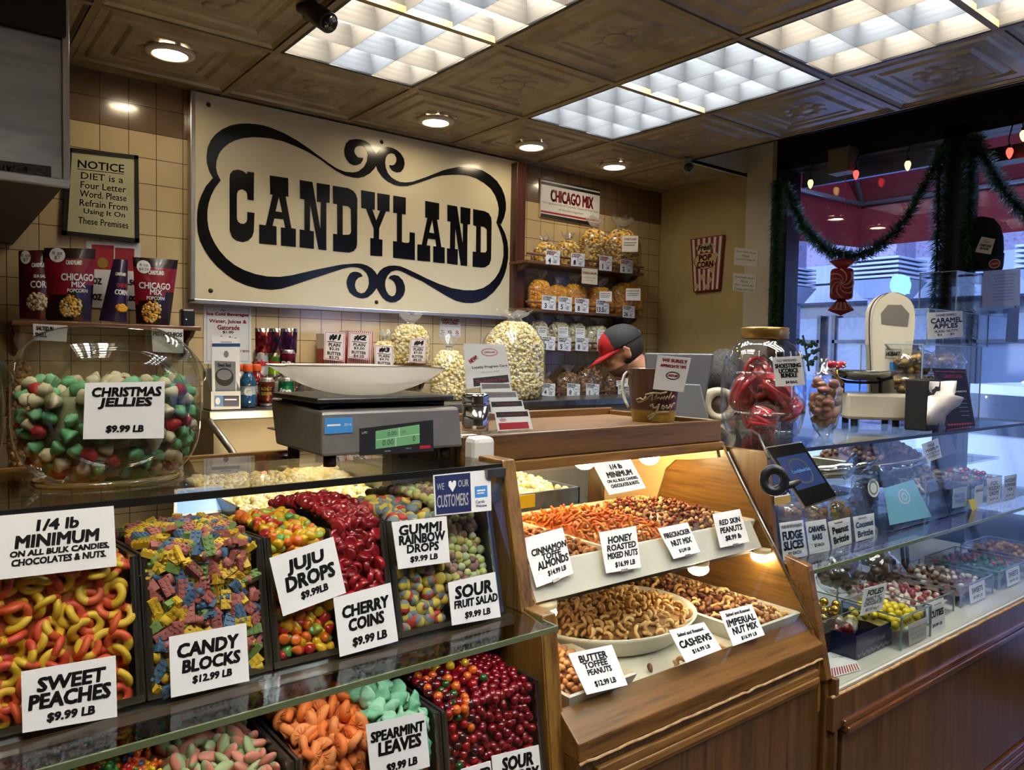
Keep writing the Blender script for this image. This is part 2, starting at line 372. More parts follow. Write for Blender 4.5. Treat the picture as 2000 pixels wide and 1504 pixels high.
# ------------------------------------------------------------------ ceiling lights
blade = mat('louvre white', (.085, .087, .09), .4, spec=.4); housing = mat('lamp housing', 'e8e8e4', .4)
EM = {k: mat('tube '+k, (1, 1, 1), emit=L_FLUO*s*2.1, ecol=c) for k, c, s in (('warm', (1, .85, .64), 1.0), ('cool', (.92, .97, 1.0), .85))}
def troffer(label, i, j, cols):
    x0, x1, y1, y0 = X0+i*TL+.014, X0+(i+1)*TL-.014, Y0-j*TL-.014, Y0-(j+2)*TL+.014
    t = thing('ceiling_light', label, 'ceiling light', ((x0+x1)/2, (y0+y1)/2, HC), 'louvred ceiling lights')
    f = MB()
    for a in ((x0, x0+.012, y0, y1), (x1-.012, x1, y0, y1), (x0, x1, y0, y0+.012), (x0, x1, y1-.012, y1)): f.box(*a, HC-.003, HC+.006); f.box(*a, HC+.006, HC+.105, 1)
    part('frame', f, [dark, housing], t)
    part('housing', MB().box(x0, x1, y0, y1, HC+.105, HC+.115), housing, t)
    w = (x1-x0)/3
    for k, c in enumerate(cols):
        part('tube', MB().box(x0+(k+.3)*w, x0+(k+.7)*w, y0+.02, y1-.02, HC+.092, HC+.104), EM[c], t)
    m = MB(); a0, a1, b0, b1 = x0+.012, x1-.012, y0+.012, y1-.012
    prof = [(.0006, 0), (.003, .02), (.007, .04), (.013, .058), (.021, .074)]
    def vane(p, q, s):
        d = (q-p).normalized(); n = Vector((-d.y, d.x, 0)); vs = []
        for h, z in prof: vs += [p+n*h*s[0]+Vector((0, 0, z)), q+n*h*s[0]+Vector((0, 0, z)), q-n*h*s[1]+Vector((0, 0, z)), p-n*h*s[1]+Vector((0, 0, z))]
        fs = []
        for k in range(len(prof)-1):
            for e in range(4): g = (e+1) % 4; fs.append((k*4+e, k*4+g, k*4+4+g, k*4+4+e))
        fs.append((3, 2, 1, 0)); m.add(vs, fs, 0, False)
    for k in range(4):
        x = a0+(a1-a0)*k/3; vane(Vector((x, b0, HC+.003)), Vector((x, b1, HC+.003)), {0: (0, 1), 3: (1, 0)}.get(k, (1, 1)))
    for k in range(7):
        y = b0+(b1-b0)*k/6; vane(Vector((a0, y, HC+.0032)), Vector((a1, y, HC+.0032)), {0: (1, 0), 6: (0, 1)}.get(k, (1, 1)))
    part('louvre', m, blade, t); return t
troffer('louvred ceiling light above the big wall sign with a dark camera hanging in front', 0, 0, ('warm', 'cool', 'warm'))
troffer('cool white louvred ceiling light between the downlights and the window', 2, 0, ('cool', 'cool', 'cool'))
troffer('cream louvred ceiling light in the top corner near the window bay', 2, 2, ('warm', 'cool', 'warm'))
troffer('louvred ceiling light overhead behind the viewer', -2, 3, ('warm', 'cool', 'warm'))
troffer('louvred ceiling light behind the viewer towards the window', 0, 4, ('cool', 'cool', 'cool'))
troffer('louvred ceiling light overhead beyond the picture towards the door', 2, 5, ('warm', 'cool', 'warm'))  # added out of view to brighten the fronts on the window side
ringm = mat('downlight trim', 'e6dcc8', .45); lens = mat('downlight lens', (1, 1, 1), emit=L_DOWN, ecol=(1, .83, .58))
for (px, py, s) in ((332, 101, 'above the framed notice beside the steel hood'), (851, 235, 'above the middle of the big wall sign'), (1038, 284, "above the big sign's far end"), (1200, 323, 'above the shelf of caramel and cheese popcorn bags')):
    c = PZ(px, py, HC); t = thing('downlight', 'round recessed downlight with pale trim ring '+s, 'downlight', c, 'recessed downlights')
    part('trim_ring', MB().lathe([(.062, -.012), (.066, -.016), (.088, -.010), (.092, 0), (.066, .004), (.062, -.012)], 32, c, cap0=False, cap1=False), ringm, t)
    part('lens', MB().lathe([(.0, -.007), (.05, -.0075), (.062, -.006), (.062, .004)], 32, c, cap0=False, cap1=False), lens, t)
# ------------------------------------------------------------------ the big wall sign
def zz(off, pts, sc=6.25): return [(off[0]+x/sc, off[1]+y/sc) for x, y in pts]
Z1, Z2, Z3, Z4 = (370, 170), (370, 380), (690, 230), (690, 390)
YB = YW-.045                    # face of the board
def wl(pts): return [(p.x, p.z) for p in (PY(x, y, YB) for x, y in pts)]
lt = zz(Z1, [(285,1110),(240,1030),(212,930),(207,850),(220,740),(260,650),(320,575),(400,515),(500,470),(600,450),(700,445),(800,452),(900,468),(1000,500),(1150,562),(1300,645),(1450,745),(1600,858),(1700,930),(1800,995),(1900,1035),(2000,1043)]) \
   + zz(Z3, [(30,662),(60,655),(130,600),(165,530),(175,450),(155,380),(110,345),(60,340),(20,370),(10,410),(20,440),(50,480),(90,490),(120,490),(115,520),(90,560),(40,580),(0,580)]) \
   + zz(Z1, [(1960,935),(1920,890),(1895,830),(1890,760),(1910,690),(1950,650),(2000,638)]) \
   + zz(Z3, [(30,260),(70,262),(140,280),(200,320),(250,390),(277,440),(277,590),(250,630),(200,680),(130,720),(60,735),(0,730)]) \
   + zz(Z1, [(1900,1080),(1800,1030),(1700,960),(1600,885),(1450,795),(1300,725),(1150,665),(1000,630),(900,618),(780,612),(660,622),(560,650),(480,690),(410,745),(360,810),(330,890),(322,980),(340,1060),(380,1140)])
lb = zz(Z2, [(380,-172),(310,-80),(265,10),(235,100),(218,200),(218,310),(235,420),(265,510),(310,600),(370,690),(450,780),(550,860),(660,920),(800,970),(950,1000),(1100,1005),(1250,985),(1400,950),(1550,915),(1700,885),(1850,855),(2000,843)]) \
   + zz(Z4, [(40,778),(100,783),(160,800),(220,835),(265,880),(290,920),(283,1080),(270,1100),(230,1150),(170,1195),(110,1207),(60,1198),(0,1172)]) \
   + zz(Z2, [(1950,1190),(1925,1130),(1915,1070),(1930,1010),(1960,960),(2000,942)]) \
   + zz(Z4, [(50,882),(90,900),(115,935),(60,955),(30,990),(18,1040),(25,1080),(50,1125),(95,1145),(140,1130),(175,1080),(190,1020),(185,960),(160,900),(110,850),(60,830),(0,822)]) \
   + zz(Z2, [(1950,885),(1850,910),(1700,960),(1550,1010),(1400,1060),(1250,1110),(1120,1150),(1000,1163),(850,1150),(700,1110),(560,1050),(450,975),(340,880),(250,780),(180,670),(130,570),(100,460),(90,330),(95,200),(112,100),(145,8),(200,-102),(285,-202)])
rt = zz(Z3, [(278,590),(300,650),(350,720),(420,780),(500,820),(570,835),(650,835),(720,820),(800,795),(900,760),(1000,725),(1080,705),(1200,697),(1300,697),(1400,708),(1500,740),(1600,800),(1680,870),(1730,950),(1760,1030),(1775,1110),(1770,1180),(1745,1280),(1800,1305),(1840,1220),(1862,1120),(1862,1040),(1845,950),(1810,860),(1750,770),(1670,700),(1580,645),(1480,612),(1380,600),(1280,600),(1180,620),(1100,640),(1000,680),(900,720),(800,755),(720,782),(640,790),(570,785),(520,765),(460,725),(420,675),(395,610),(387,550),(395,490),(420,450),(460,435),(500,445),(525,490),(525,530),(505,570),(475,582),(437,578),(445,610),(480,650),(530,670),(580,662),(612,620),(626,560),(615,500),(580,440),(530,395),(480,370),(420,357),(360,365),(310,400),(278,440)])
rb = zz(Z4, [(290,920),(320,870),(370,830),(430,808),(500,803),(570,812),(640,840),(750,890),(900,965),(1050,1030),(1200,1080),(1350,1105),(1480,1105),(1580,1080),(1660,1030),(1730,960),(1780,880),(1815,780),(1833,680),(1832,560),(1810,450),(1780,360),(1745,280),(1800,310),(1850,410),(1880,510),(1890,620),(1888,720),(1870,830),(1840,930),(1790,1030),(1710,1130),(1620,1205),(1540,1245),(1450,1262),(1350,1258),(1250,1232),(1120,1165),(980,1080),(850,1000),(700,930),(580,870),(520,860),(460,880),(415,930),(390,990),(387,1050),(400,1110),(430,1160),(470,1183),(505,1165),(522,1120),(520,1060),(500,1010),(470,980),(430,960),(450,930),(500,918),(550,930),(600,980),(628,1050),(630,1110),(610,1170),(570,1220),(520,1248),(460,1255),(400,1235),(350,1190),(310,1130),(284,1080)])
A = lambda *p: zz(Z1, p)
B = lambda *p: zz(Z2, p)
Cc = lambda *p: zz(Z3, p)
letters = [
 [A((705,1032),(788,1045),(783,1385),(708,1375),(705,1310),(690,1275),(655,1252),(625,1250),(590,1270),(577,1310),(577,1500))+B((577,290),(590,330),(625,355),(665,358),(695,335),(705,290),(705,213),(793,225),(785,450),(765,515),(720,560),(650,580),(580,565),(520,520),(490,440))+A((488,1120),(495,1060),(530,1020),(590,1008),(650,1025),(690,1055),(704,1058))],
 [A((980,1080),(1205,1113),(1207,1340),(1172,1335))+B((1243,410),(1298,420),(1298,640),(1115,622),(1115,402),(1167,405),(1145,303),(1035,292),(1013,380),(1062,392),(1062,617),(850,597),(850,365),(930,376))+A((1015,1315),(985,1310)), B((1090,32),(1130,217),(1050,205))],
 [A((1345,1135),(1500,1160))+B((1597,420),(1602,95),(1555,88))+A((1553,1170),(1712,1195),(1710,1415),(1670,1412))+B((1670,682),(1575,670),(1472,115),(1470,440),(1518,450),(1518,663),(1345,645),(1345,425),(1402,435),(1402,60),(1350,52))],
 [A((1750,1205),(1940,1235))+Cc((0,895),(30,935),(48,990),(45,1540),(35,1590),(0,1630))+B((1945,710),(1752,690),(1752,478),(1803,485),(1803,120),(1752,110)), B((1870,133),(1940,145),(1970,180),(1972,460),(1950,490),(1870,492))],
 [Cc((95,885),(263,912),(260,1125),(230,1120),(280,1255),(328,1133),(295,1130),(293,920),(443,943),(440,1145),(398,1142),(315,1350),(312,1482),(355,1490),(352,1692),(207,1682),(207,1468),(248,1472),(248,1350),(155,1108),(97,1100))],
 [Cc((487,950),(640,975),(638,1182),(593,1175),(592,1515),(620,1525),(665,1527),(685,1515),(687,1397),(750,1407),(750,1738),(485,1708),(485,1505),(532,1512),(532,1165),(487,1158))],
 [Cc((877,1015),(1047,1045),(1045,1245),(1020,1242),(1073,1578),(1115,1585),(1115,1778),(975,1762),(975,1568),(1012,1572),(1000,1487),(910,1475),(893,1558),(937,1562),(937,1757),(782,1742),(782,1545),(835,1550),(903,1222),(877,1218)), Cc((962,1245),(988,1413),(925,1400))],
 [Cc((1147,1062),(1265,1082),(1335,1545),(1338,1295),(1308,1285),(1308,1088),(1428,1108),(1425,1302),(1393,1300),(1388,1810),(1312,1802),(1243,1340),(1240,1602),(1275,1605),(1272,1797),(1143,1780),(1143,1592),(1180,1598),(1185,1268),(1148,1262))],
 [Cc((1463,1115),(1600,1140),(1650,1165),(1682,1220),(1687,1280),(1680,1730),(1660,1790),(1610,1825),(1570,1830),(1455,1818),(1458,1632),(1497,1637),(1500,1325),(1463,1312)), Cc((1555,1325),(1600,1335),(1628,1365),(1628,1620),(1610,1645),(1553,1643))]]
gloss_black = mat('sign black', (.004, .004, .004), .16, spec=.3); signcream = nmat('sign cream', ['d6ccab', 'dcd2b2'], 2, .25, coat=.15)
alu = mat('brushed aluminium', 'b9b4b0', .3, .9)
sg = thing('shop_sign', 'large cream sign reading CANDYLAND in black slab letters with a scrolled border', 'sign', (1.9, YB, .21))
part('board', MB().box(.972, 2.812, YB, YW-.001, .214, 1.126), signcream, sg)
U, V = Vector((1, 0, 0)), Vector((0, 0, 1))
for nm, lst in (('scroll_border', [[lt], [lb], [rt], [rb]]), ('lettering', letters)):
    m = MB()
    for lp in lst: m.prism([wl(l) for l in lp], (0, YB, 0), U, V, .002)
    part(nm, m, gloss_black, sg)
m = MB(); m.box(.962, .982, YB-.006, YW-.001, .204, 1.126); m.box(.962, 2.822, YB-.006, YW-.001, .200, .220); m.box(2.806, 2.822, YB-.006, YW-.001, .204, 1.126)
part('edge_trim', m, alu, sg, .003)
for x, z in ((1.04, 1.08), (1.05, .26), (1.9, 1.075), (1.88, .255), (2.76, 1.085), (2.76, .27)): part('screw', MB().lathe([(.011, 0), (.008, .004), (0, .004)], 10, (x, YB, z), ax=(0, -1, 0), cap1=False), mat('dark screw', '3a2c1c', .4, .6), sg)
# framed notice
q = pquad([(132, 288), (270, 304), (272, 474), (121, 458)], (0, YW-.02, 0), (0, 1, 0))
t = thing('framed_notice', 'black framed notice about the word diet on the tiled wall', 'framed notice', q.at(.5, 1))
m = MB(); a, b = .016/q.w, .016/q.h
for r in ((0, 0, 1, b), (0, 1-b, 1, 1), (0, 0, a, 1), (1-a, 0, 1, 1)):
    m.hexa([q.at(r[0], r[3], -.018), q.at(r[2], r[3], -.018), q.at(r[2], r[1], -.018), q.at(r[0], r[1], -.018), q.at(r[0], r[3], .004), q.at(r[2], r[3], .004), q.at(r[2], r[1], .004), q.at(r[0], r[1], .004)])
part('frame', m, mat('frame black', (.012, .01, .009), .3), t); part('paper', q.board(.004), nmat('aged paper', ['b9b892', 'c4c3a0'], 4, .25, coat=.4), t)
m = MB()
for k, (s, u, w) in enumerate((('NOTICE', .47, .64), ('DIET is a', .49, .58), ('Four Letter', .51, .62), ('Word. Please', .51, .63), ('Refrain From', .52, .64), ('Using It On', .53, .55), ('These Premises', .52, .66))):
    q.text(m, s, u, (.17, .30, .405, .505, .61, .71, .815)[k], .088 if k == 0 else .075, w, 0, .005 if k else .012)
q.rect(m, .14, .228, .79, .236, 0)
part('lettering', m, PAL, t)
# ------------------------------------------------------------------ candy shapes
def rot_rand(): return Euler((random.uniform(0, 6.28), random.uniform(0, 6.28), random.uniform(0, 6.28)))
def candy_mesh(name, mb, mats): return mb.mesh(name, mats if isinstance(mats, (list, tuple)) else [mats], Vector((0, 0, 0)))
def cm(name, c, rough=.45, coat=.0, sub=0.0): return mat('candy '+name, c, rough, coat=coat, sub=sub)
def put(mesh, name, loc, rot, scl, label, cat, group):
    o = bpy.data.objects.new(name, mesh); COL.objects.link(o); place(o, loc, rot, scl); return lab(o, label, cat, group)
def ring_mesh(a, b, R=.0138, r=.0066):
    m = MB(); n, k = 20, 9; vs = []; fs = []; mi = []
    for i in range(n):
        for j in range(k):
            t, p = 2*math.pi*i/n, 2*math.pi*j/k; q = R+r*math.cos(p)
            vs.append((q*math.cos(t), q*math.sin(t), r*.85*math.sin(p)))
    for i in range(n):
        for j in range(k):
            fs.append((i*k+j, ((i+1) % n)*k+j, ((i+1) % n)*k+(j+1) % k, i*k+(j+1) % k)); mi.append(0 if i < n/2 else 1)
    m.add(vs, fs, mi, True); return candy_mesh('gummy_ring', m, [a, b])
def block_mesh(c, nx, ny):
    m = MB(); w, d, h = .0078*nx, .0078*ny, .0095; m.box(-w/2, w/2, -d/2, d/2, 0, h)
    for i in range(nx):
        for j in range(ny): m.lathe([(.0025, 0), (.0025, .0018)], 7, (-w/2+.0078*(i+.5), -d/2+.0078*(j+.5), h), cap0=False, sm=False)
    for i in range(nx):
        for j in range(ny): m.box(-w/2+.0078*i+.0022, -w/2+.0078*i+.0056, -d/2+.0078*j+.0022, -d/2+.0078*j+.0056, -.0002, .0001, 1)
    return candy_mesh('candy_block', m, [c, mat('block hollow', '3a3428', .7)])
def drop_mesh(c, r=.010, h=.020, seg=12, mis=None):
    pr = [(r*.75, 0), (r*.97, .08*h), (r*1.0, .25*h), (r*.95, .45*h), (r*.86, .62*h), (r*.7, .8*h), (r*.45, .94*h), (r*.15, h)]
    pr = [(a, b-h/2) for a, b in pr]; m = MB(); m.lathe(pr, seg, mi=mis or 0); return candy_mesh('gummy_drop', m, c if isinstance(c, list) else [c])
def coin_mesh(c, r=.0135, t=.011):
    m = MB(); m.lathe([(r*.45, -t/2), (r*.85, -t/2), (r, -t*.28), (r, t*.28), (r*.85, t/2), (r*.6, t/2), (r*.5, t*.36), (r*.1, t*.36)], 16); return candy_mesh('cherry_coin', m, [c])
def ball_mesh(c, r=.009, seg=14):
    m = MB(); m.ball((0, 0, 0), r, seg, seg//2+1); return candy_mesh('candy_ball', m, [c])
def lump_mesh(c, rx, ry, rz, seed=0, amp=.18, seg=12, rings=8, name='lump'):
    def fn(q, d): return q*(1+amp*noise.noise(d*2.2+Vector((seed*3.1, seed, 0))))
    m = MB(); m.ball((0, 0, 0), (rx, ry, rz), seg, rings, fn=fn); return candy_mesh(name, m, c if isinstance(c, list) else [c])
def slice_mesh(c, r=.021, t=.013):
    m = MB(); n = 9; pts = [(r*math.cos(math.pi*k/n), r*math.sin(math.pi*k/n)) for k in range(n+1)]; vs = []; fs = []
    prof = [(.82, -t/2), (1.0, -t*.25), (1.0, t*.25), (.82, t/2)]
    for s, z in prof: vs += [(x*s, y*s+(.002 if s < 1 else 0), z) for x, y in pts]
    k = n+1
    for j in range(3):
        for i in range(n): fs.append((j*k+i, j*k+i+1, (j+1)*k+i+1, (j+1)*k+i))
        fs.append((j*k+n, j*k, (j+1)*k, (j+1)*k+n))
    fs.append(tuple(range(n, -1, -1))); fs.append(tuple(range(3*k, 4*k))); m.add(vs, fs, 0, True)
    for s in (-1, 1):
        for a in (30, 60, 90, 120, 150):
            e = math.radians(a); m.tube([(0, .003, s*t*.52), (r*.75*math.cos(e), r*.75*math.sin(e), s*t*.52)], .0011, 5)
    return candy_mesh('orange_slice', m, [c])
def leaf_mesh(c):
    def fn(q, d): return Vector((q.x*(1-.35*abs(q.y)/.02 if False else 1), q.y*(1-.55*abs(d.x)**1.6), q.z*(1-.4*abs(d.x))+.002*math.cos(d.x*9)))
    m = MB(); m.ball((0, 0, 0), (.025, .0155, .0085), 16, 9, fn=fn, rot=Matrix.Rotation(0, 3, 'Z')); return candy_mesh('spearmint_leaf', m, [c])
def wedge_mesh(a, b):
    m = MB(); m.ball((0, 0, 0), (.0095, .007, .018), 10, 9, fn=lambda q, d: Vector((q.x*(1.15 if abs(d.z) < .8 else 1.35), q.y, q.z)))
    mi = [0 if sum(m.v[i].x for i in f) > -.004*len(f) else 1 for f in m.f]; m.mi = mi; return candy_mesh('watermelon_gummy', m, [a, b])
def bear_mesh(c):
    m = MB(); f = Vector
    for p, r in (((0, 0, 0), (.0085, .006, .011)), ((0, 0, .014), (.0065, .0055, .006)), ((-.0055, 0, .019), .0025), ((.0055, 0, .019), .0025), ((-.0085, -.003, .004), (.003, .004, .005)), ((.0085, -.003, .004), (.003, .004, .005)), ((-.006, -.004, -.009), (.004, .005, .004)), ((.006, -.004, -.009), (.004, .005, .004))):
        m.ball(p, r, 8, 6)
    return candy_mesh('gummy_bear', m, [c])
def cashew_mesh(c, L=.011, r=.0052):
    m = MB(); pts = []; rs = []
    for k in range(9):
        a = math.radians(-105+210*k/8); pts.append((L*math.cos(a)*.85, L*math.sin(a), 0)); rs.append(r*(.55+.45*math.sin(math.pi*(k+.6)/9.2))*(1.12 if k > 4 else .95))
    m.tube(pts, rs, 7); return candy_mesh('cashew', m, [c])
def nut_mesh(c, L, w, t, name='almond'):
    m = MB(); m.ball((0, 0, 0), (w, t, L), 9, 8, fn=lambda q, d: Vector((q.x*(1-.45*d.z), q.y*(1-.35*d.z), q.z))); return candy_mesh(name, m, [c])
def stick_mesh(c):
    m = MB(); m.tube([(0, 0, -.017), (.001, 0, -.013), (-.001, .001, 0), (.001, 0, .013), (0, 0, .017)], [.0022, .0034, .0038, .0034, .002], 7); return candy_mesh('sesame_stick', m, [c])
def poisson(area, r, n, tries=30):
    """darts in a box area=(a0,a1,b0,b1), at least r apart"""
    a0, a1, b0, b1 = area; g = {}; out = []; c = r/1.42
    for _ in range(n*tries):
        if len(out) >= n: break
        a, b = random.uniform(a0, a1), random.uniform(b0, b1); i, j = int(a//c), int(b//c)
        if any((a-x)**2+(b-y)**2 < r*r for ii in range(i-2, i+3) for jj in range(j-2, j+3) for x, y in g.get((ii, jj), ())): continue
        g.setdefault((i, j), []).append((a, b)); out.append((a, b))
    return out
class Heap:                     # a bin's visible skin: the sloped front (s from 0 at the bottom) then the top running back
    def __init__(s, x0, x1, fb, ft, back, mound=.02):
        s.x0, s.x1, s.fb, s.ft, s.bk, s.mound = x0, x1, Vector((0, *fb)), Vector((0, *ft)), Vector((0, *back)), mound
        s.L1 = (s.ft-s.fb).length; s.L2 = (s.bk-s.ft).length
    def at(s, x, t, inset):
        if t < s.L1:
            d = (s.ft-s.fb).normalized(); p = s.fb+d*t; n = Vector((0, -d.z, d.y))
        else:
            d = (s.bk-s.ft).normalized(); k = (t-s.L1)/s.L2; p = s.ft+d*(t-s.L1); n = Vector((0, -d.z, d.y))
            w = math.sin(math.pi*min(1, max(0, (x-s.x0)/(s.x1-s.x0))))**.5; p = p+Vector((0, 0, s.mound*math.sin(math.pi*min(1, k*1.1))*(.5+.5*w)))
        return Vector((x, p.y, p.z))-n*inset
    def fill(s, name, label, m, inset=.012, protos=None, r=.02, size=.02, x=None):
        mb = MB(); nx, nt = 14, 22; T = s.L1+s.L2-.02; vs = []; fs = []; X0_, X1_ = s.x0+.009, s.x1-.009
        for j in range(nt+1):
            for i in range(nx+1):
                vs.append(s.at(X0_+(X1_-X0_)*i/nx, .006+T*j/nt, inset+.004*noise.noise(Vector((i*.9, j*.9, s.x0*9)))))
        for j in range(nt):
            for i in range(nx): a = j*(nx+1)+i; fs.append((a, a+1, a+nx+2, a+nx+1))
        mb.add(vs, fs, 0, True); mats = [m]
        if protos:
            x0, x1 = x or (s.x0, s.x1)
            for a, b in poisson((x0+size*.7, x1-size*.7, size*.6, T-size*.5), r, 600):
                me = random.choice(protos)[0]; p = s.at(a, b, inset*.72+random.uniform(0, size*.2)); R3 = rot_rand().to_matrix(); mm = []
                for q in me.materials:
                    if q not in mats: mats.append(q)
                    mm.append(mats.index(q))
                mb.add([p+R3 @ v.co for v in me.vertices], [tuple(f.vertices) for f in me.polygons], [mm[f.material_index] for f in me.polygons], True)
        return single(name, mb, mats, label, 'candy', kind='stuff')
    def scatter(s, protos, name, label, cat, group, r, n, size, x=None, t=None, inset=None, face=.35, scl=(.92, 1.08)):
        x0, x1 = x or (s.x0, s.x1); t0, t1 = t or (0, s.L1+s.L2); k = 0
        for a, b in poisson((x0+size*.55, x1-size*.55, t0+size*.5, t1), r, n):
            ins = inset if inset is not None else size*.45
            p = s.at(a, b, ins+random.uniform(0, size*.25))
            e = rot_rand()
            if random.random() < face: e = Euler((math.radians(75 if b < s.L1 else 10)+random.gauss(0, .3), random.gauss(0, .3), random.uniform(0, 6.28)), 'ZYX')
            me, lb = random.choice(protos)
            put(me, name, p, e.to_matrix() if e.order != 'XYZ' else e, random.uniform(*scl), label.replace('#', lb), cat, group); k += 1
        return k
# ------------------------------------------------------------------ the glass-fronted candy case
GL = glass('case glass', (.965, .985, .975)); GLE = mat('glass edge green', '6c7a58', .15, coat=.3, trans=.3)
steel = nmat('bin steel', ['6b6a68', '8a8985'], 20, .3, .9, stretch=(1, 1, .1)); chrome = mat('polished steel', 'c4c4c2', .14, 1.0)
blackp = mat('black plastic', (.012, .012, .013), .35); rubber = mat('black edging', (.008, .008, .008), .3)
oak = wood('oak', '7c5a28', '43290e', 'z'); oakx = wood('oak rail', '7a5624', '432a0e', 'x'); lam = wood('dark laminate', '553a1a', '1e1006', 'z', 30, .3)
CXL, CXR = -.55, .978
cs = thing('candy_case', 'stepped glass candy case with oak end posts and steel bins of gummies', 'display case', (.2, 1.4, -CH))
def FY(z): return 1.204+.076*(z+.533)/.30          # the front glass leans back a little
part('top_glass', MB().box(CXL, CXR, 1.275, 1.68, -.241, -.233), GL, cs)
m = MB(); m.box(CXL, CXR, 1.270, 1.2755, -.245, -.2325); m.box(CXL, CXR, 1.68, 1.70, -.25, -.23, 1)
part('glass_edging', m, [rubber, oakx], cs)
part('front_glass', MB().slab([(CXL, FY(-.54), -.54), (CXR, FY(-.54), -.54), (CXR, FY(-.245), -.245), (CXL, FY(-.245), -.245)], .005), GL, cs)
part('ledge_glass', MB().box(CXL, .985, 1.098, 1.235, -.541, -.533), GL, cs)
m = MB(); m.box(CXL, .985, 1.094, 1.0985, -.542, -.532); m.box(.985, .989, 1.094, 1.235, -.542, -.532); part('glass_rim', m, GLE, cs)
m = MB(); m.box(CXL, .975, 1.215, 1.235, -.560, -.543); part('support_rail', m, alu, cs)
def xprism(x0, x1, poly): # polygon in (y,z), thickened along x
    mb = MB(); mb.prism([poly], (x0, 0, 0), (0, 1, 0), (0, 0, 1), x1-x0); return mb
part('end_post', xprism(CXR+.002, CXR+.036, [(1.272, -.226), (1.196, -.535), (1.30, -.535), (1.36, -.226)]), oak, cs, .003)
part('end_post', xprism(CXR+.008, CXR+.045, [(1.14, -.525), (1.075, -1.0), (1.20, -1.0), (1.32, -.525)]), oak, cs, .003)
part('end_panel', xprism(CXR+.004, CXR+.020, [(1.27, -.235), (1.20, -.53), (1.14, -.54), (1.08, -1.0), (1.75, -1.0), (1.75, -.235)]), oak, cs)
part('shelf', MB().box(CXL, CXR, 1.24, 1.70, -.575, -.560), mat('shelf paint', '3a3026', .5), cs)
part('base_cabinet', xprism(CXL, CXR+.02, [(1.08, -.99), (1.06, -CH), (1.75, -CH), (1.75, -.99)]), lam, cs)
m = MB(); m.box(.93, CXR, 1.256, 1.275, -.258, -.240); part('steel_corner', m, steel, cs)
def cbin(name, label, x0, x1, fb, ft, yb, zt, th=.006, pane=False):
    t = thing(name, label, 'candy bin', ((x0+x1)/2, (ft[0]+yb)/2, fb[1]), 'steel candy bins')
    P = [fb, ft, (yb, zt), (yb, fb[1])]
    for a in (x0, x1-th):
        part('side_panel', xprism(a, a+th, P), steel, t, .001)
    m = MB(); m.slab([(x0, fb[0], fb[1]), (x1, fb[0], fb[1]), (x1, yb, fb[1]), (x0, yb, fb[1])], .003); part('floor_panel', m, steel, t)
    m = MB(); m.box(x0+th, x1-th, yb-.004, yb, fb[1], zt); part('back_panel', m, steel, t)
    m = MB()
    for a in (x0-.001, x1-.011): m.slab([(a, fb[0], fb[1]), (a+.012, fb[0], fb[1]), (a+.012, ft[0], ft[1]), (a, ft[0], ft[1])], .004)
    m.slab([(x0, fb[0], fb[1]), (x1, fb[0], fb[1]), (x1, fb[0]+.002, fb[1]+.008), (x0, fb[0]+.002, fb[1]+.008)], .004)
    part('front_flange', m, chrome, t)
    if pane: part('pane', MB().slab([(x0+th, fb[0]-.004, fb[1]), (x1-th, fb[0]-.004, fb[1]), (x1-th, ft[0]-.004, ft[1]), (x0+th, ft[0]-.004, ft[1])], .003), GL, t)
    return t
UB = [(-.10, .268), (.272, .463), (.467, .698), (.702, .948)]
ub_f, ub_t, ub_b = (FY(-.529)+.012, -.529), (FY(-.322)+.012, -.322), (1.60, -.350)
for (a, b), s in zip(UB, ('of peach gummy rings under the quarter-pound minimum sign', 'of candy blocks in the upper row', 'shared by juju drops and cherry coins', 'of gummi rainbow drops and sour fruit salad at the oak post')):
    cbin('candy_bin', 'steel bin '+s, a, b, ub_f, ub_t, ub_b[0], ub_b[1])
BINW = .007
def ubheap(i, mound): mound *= .8; a, b = UB[i]; return Heap(a+BINW, b-BINW, ub_f, ub_t, (ub_b[0]-.004, ub_b[1]), mound)
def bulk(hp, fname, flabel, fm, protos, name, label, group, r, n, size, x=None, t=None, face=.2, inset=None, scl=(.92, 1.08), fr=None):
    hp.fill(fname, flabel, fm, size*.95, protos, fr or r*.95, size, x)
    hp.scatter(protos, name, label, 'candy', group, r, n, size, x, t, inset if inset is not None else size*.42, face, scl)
peach = ring_mesh(cm('peach red', 'c4442a', .5), cm('peach yellow', 'd8b030', .5)); peach2 = ring_mesh(cm('peach orange', 'd0552c', .5), cm('peach yellow', 'd8b030', .5))
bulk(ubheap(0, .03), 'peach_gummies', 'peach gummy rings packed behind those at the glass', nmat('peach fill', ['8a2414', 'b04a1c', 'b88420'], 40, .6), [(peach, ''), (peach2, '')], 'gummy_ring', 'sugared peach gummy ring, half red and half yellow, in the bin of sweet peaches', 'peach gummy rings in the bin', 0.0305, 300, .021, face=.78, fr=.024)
bc = [(cm('block pink', 'a8605a', .55), 'dusty pink'), (cm('block yellow', 'cfa92a', .55), 'yellow'), (cm('block green', '6f8a48', .55), 'green'), (cm('block blue', '4c6a8c', .55), 'blue')]
pr = [(block_mesh(c, nx, 2), n) for c, n in bc for nx in (4, 2, 3, 4)]; pr += [(block_mesh(bc[0][0], 4, 2), 'dusty pink')]*3+[(block_mesh(bc[1][0], 4, 2), 'yellow')]*2
bulk(ubheap(1, .035), 'block_candies', 'candy blocks packed behind those at the glass', nmat('block fill', ['6a3a34', '8a7024', '4a5a30', '34485c'], 70, .6), pr, 'candy_block', '# studded candy block in the bin of candy blocks', 'studded candy blocks', .0150, 300, .016, face=.45, scl=(.95, 1.1))
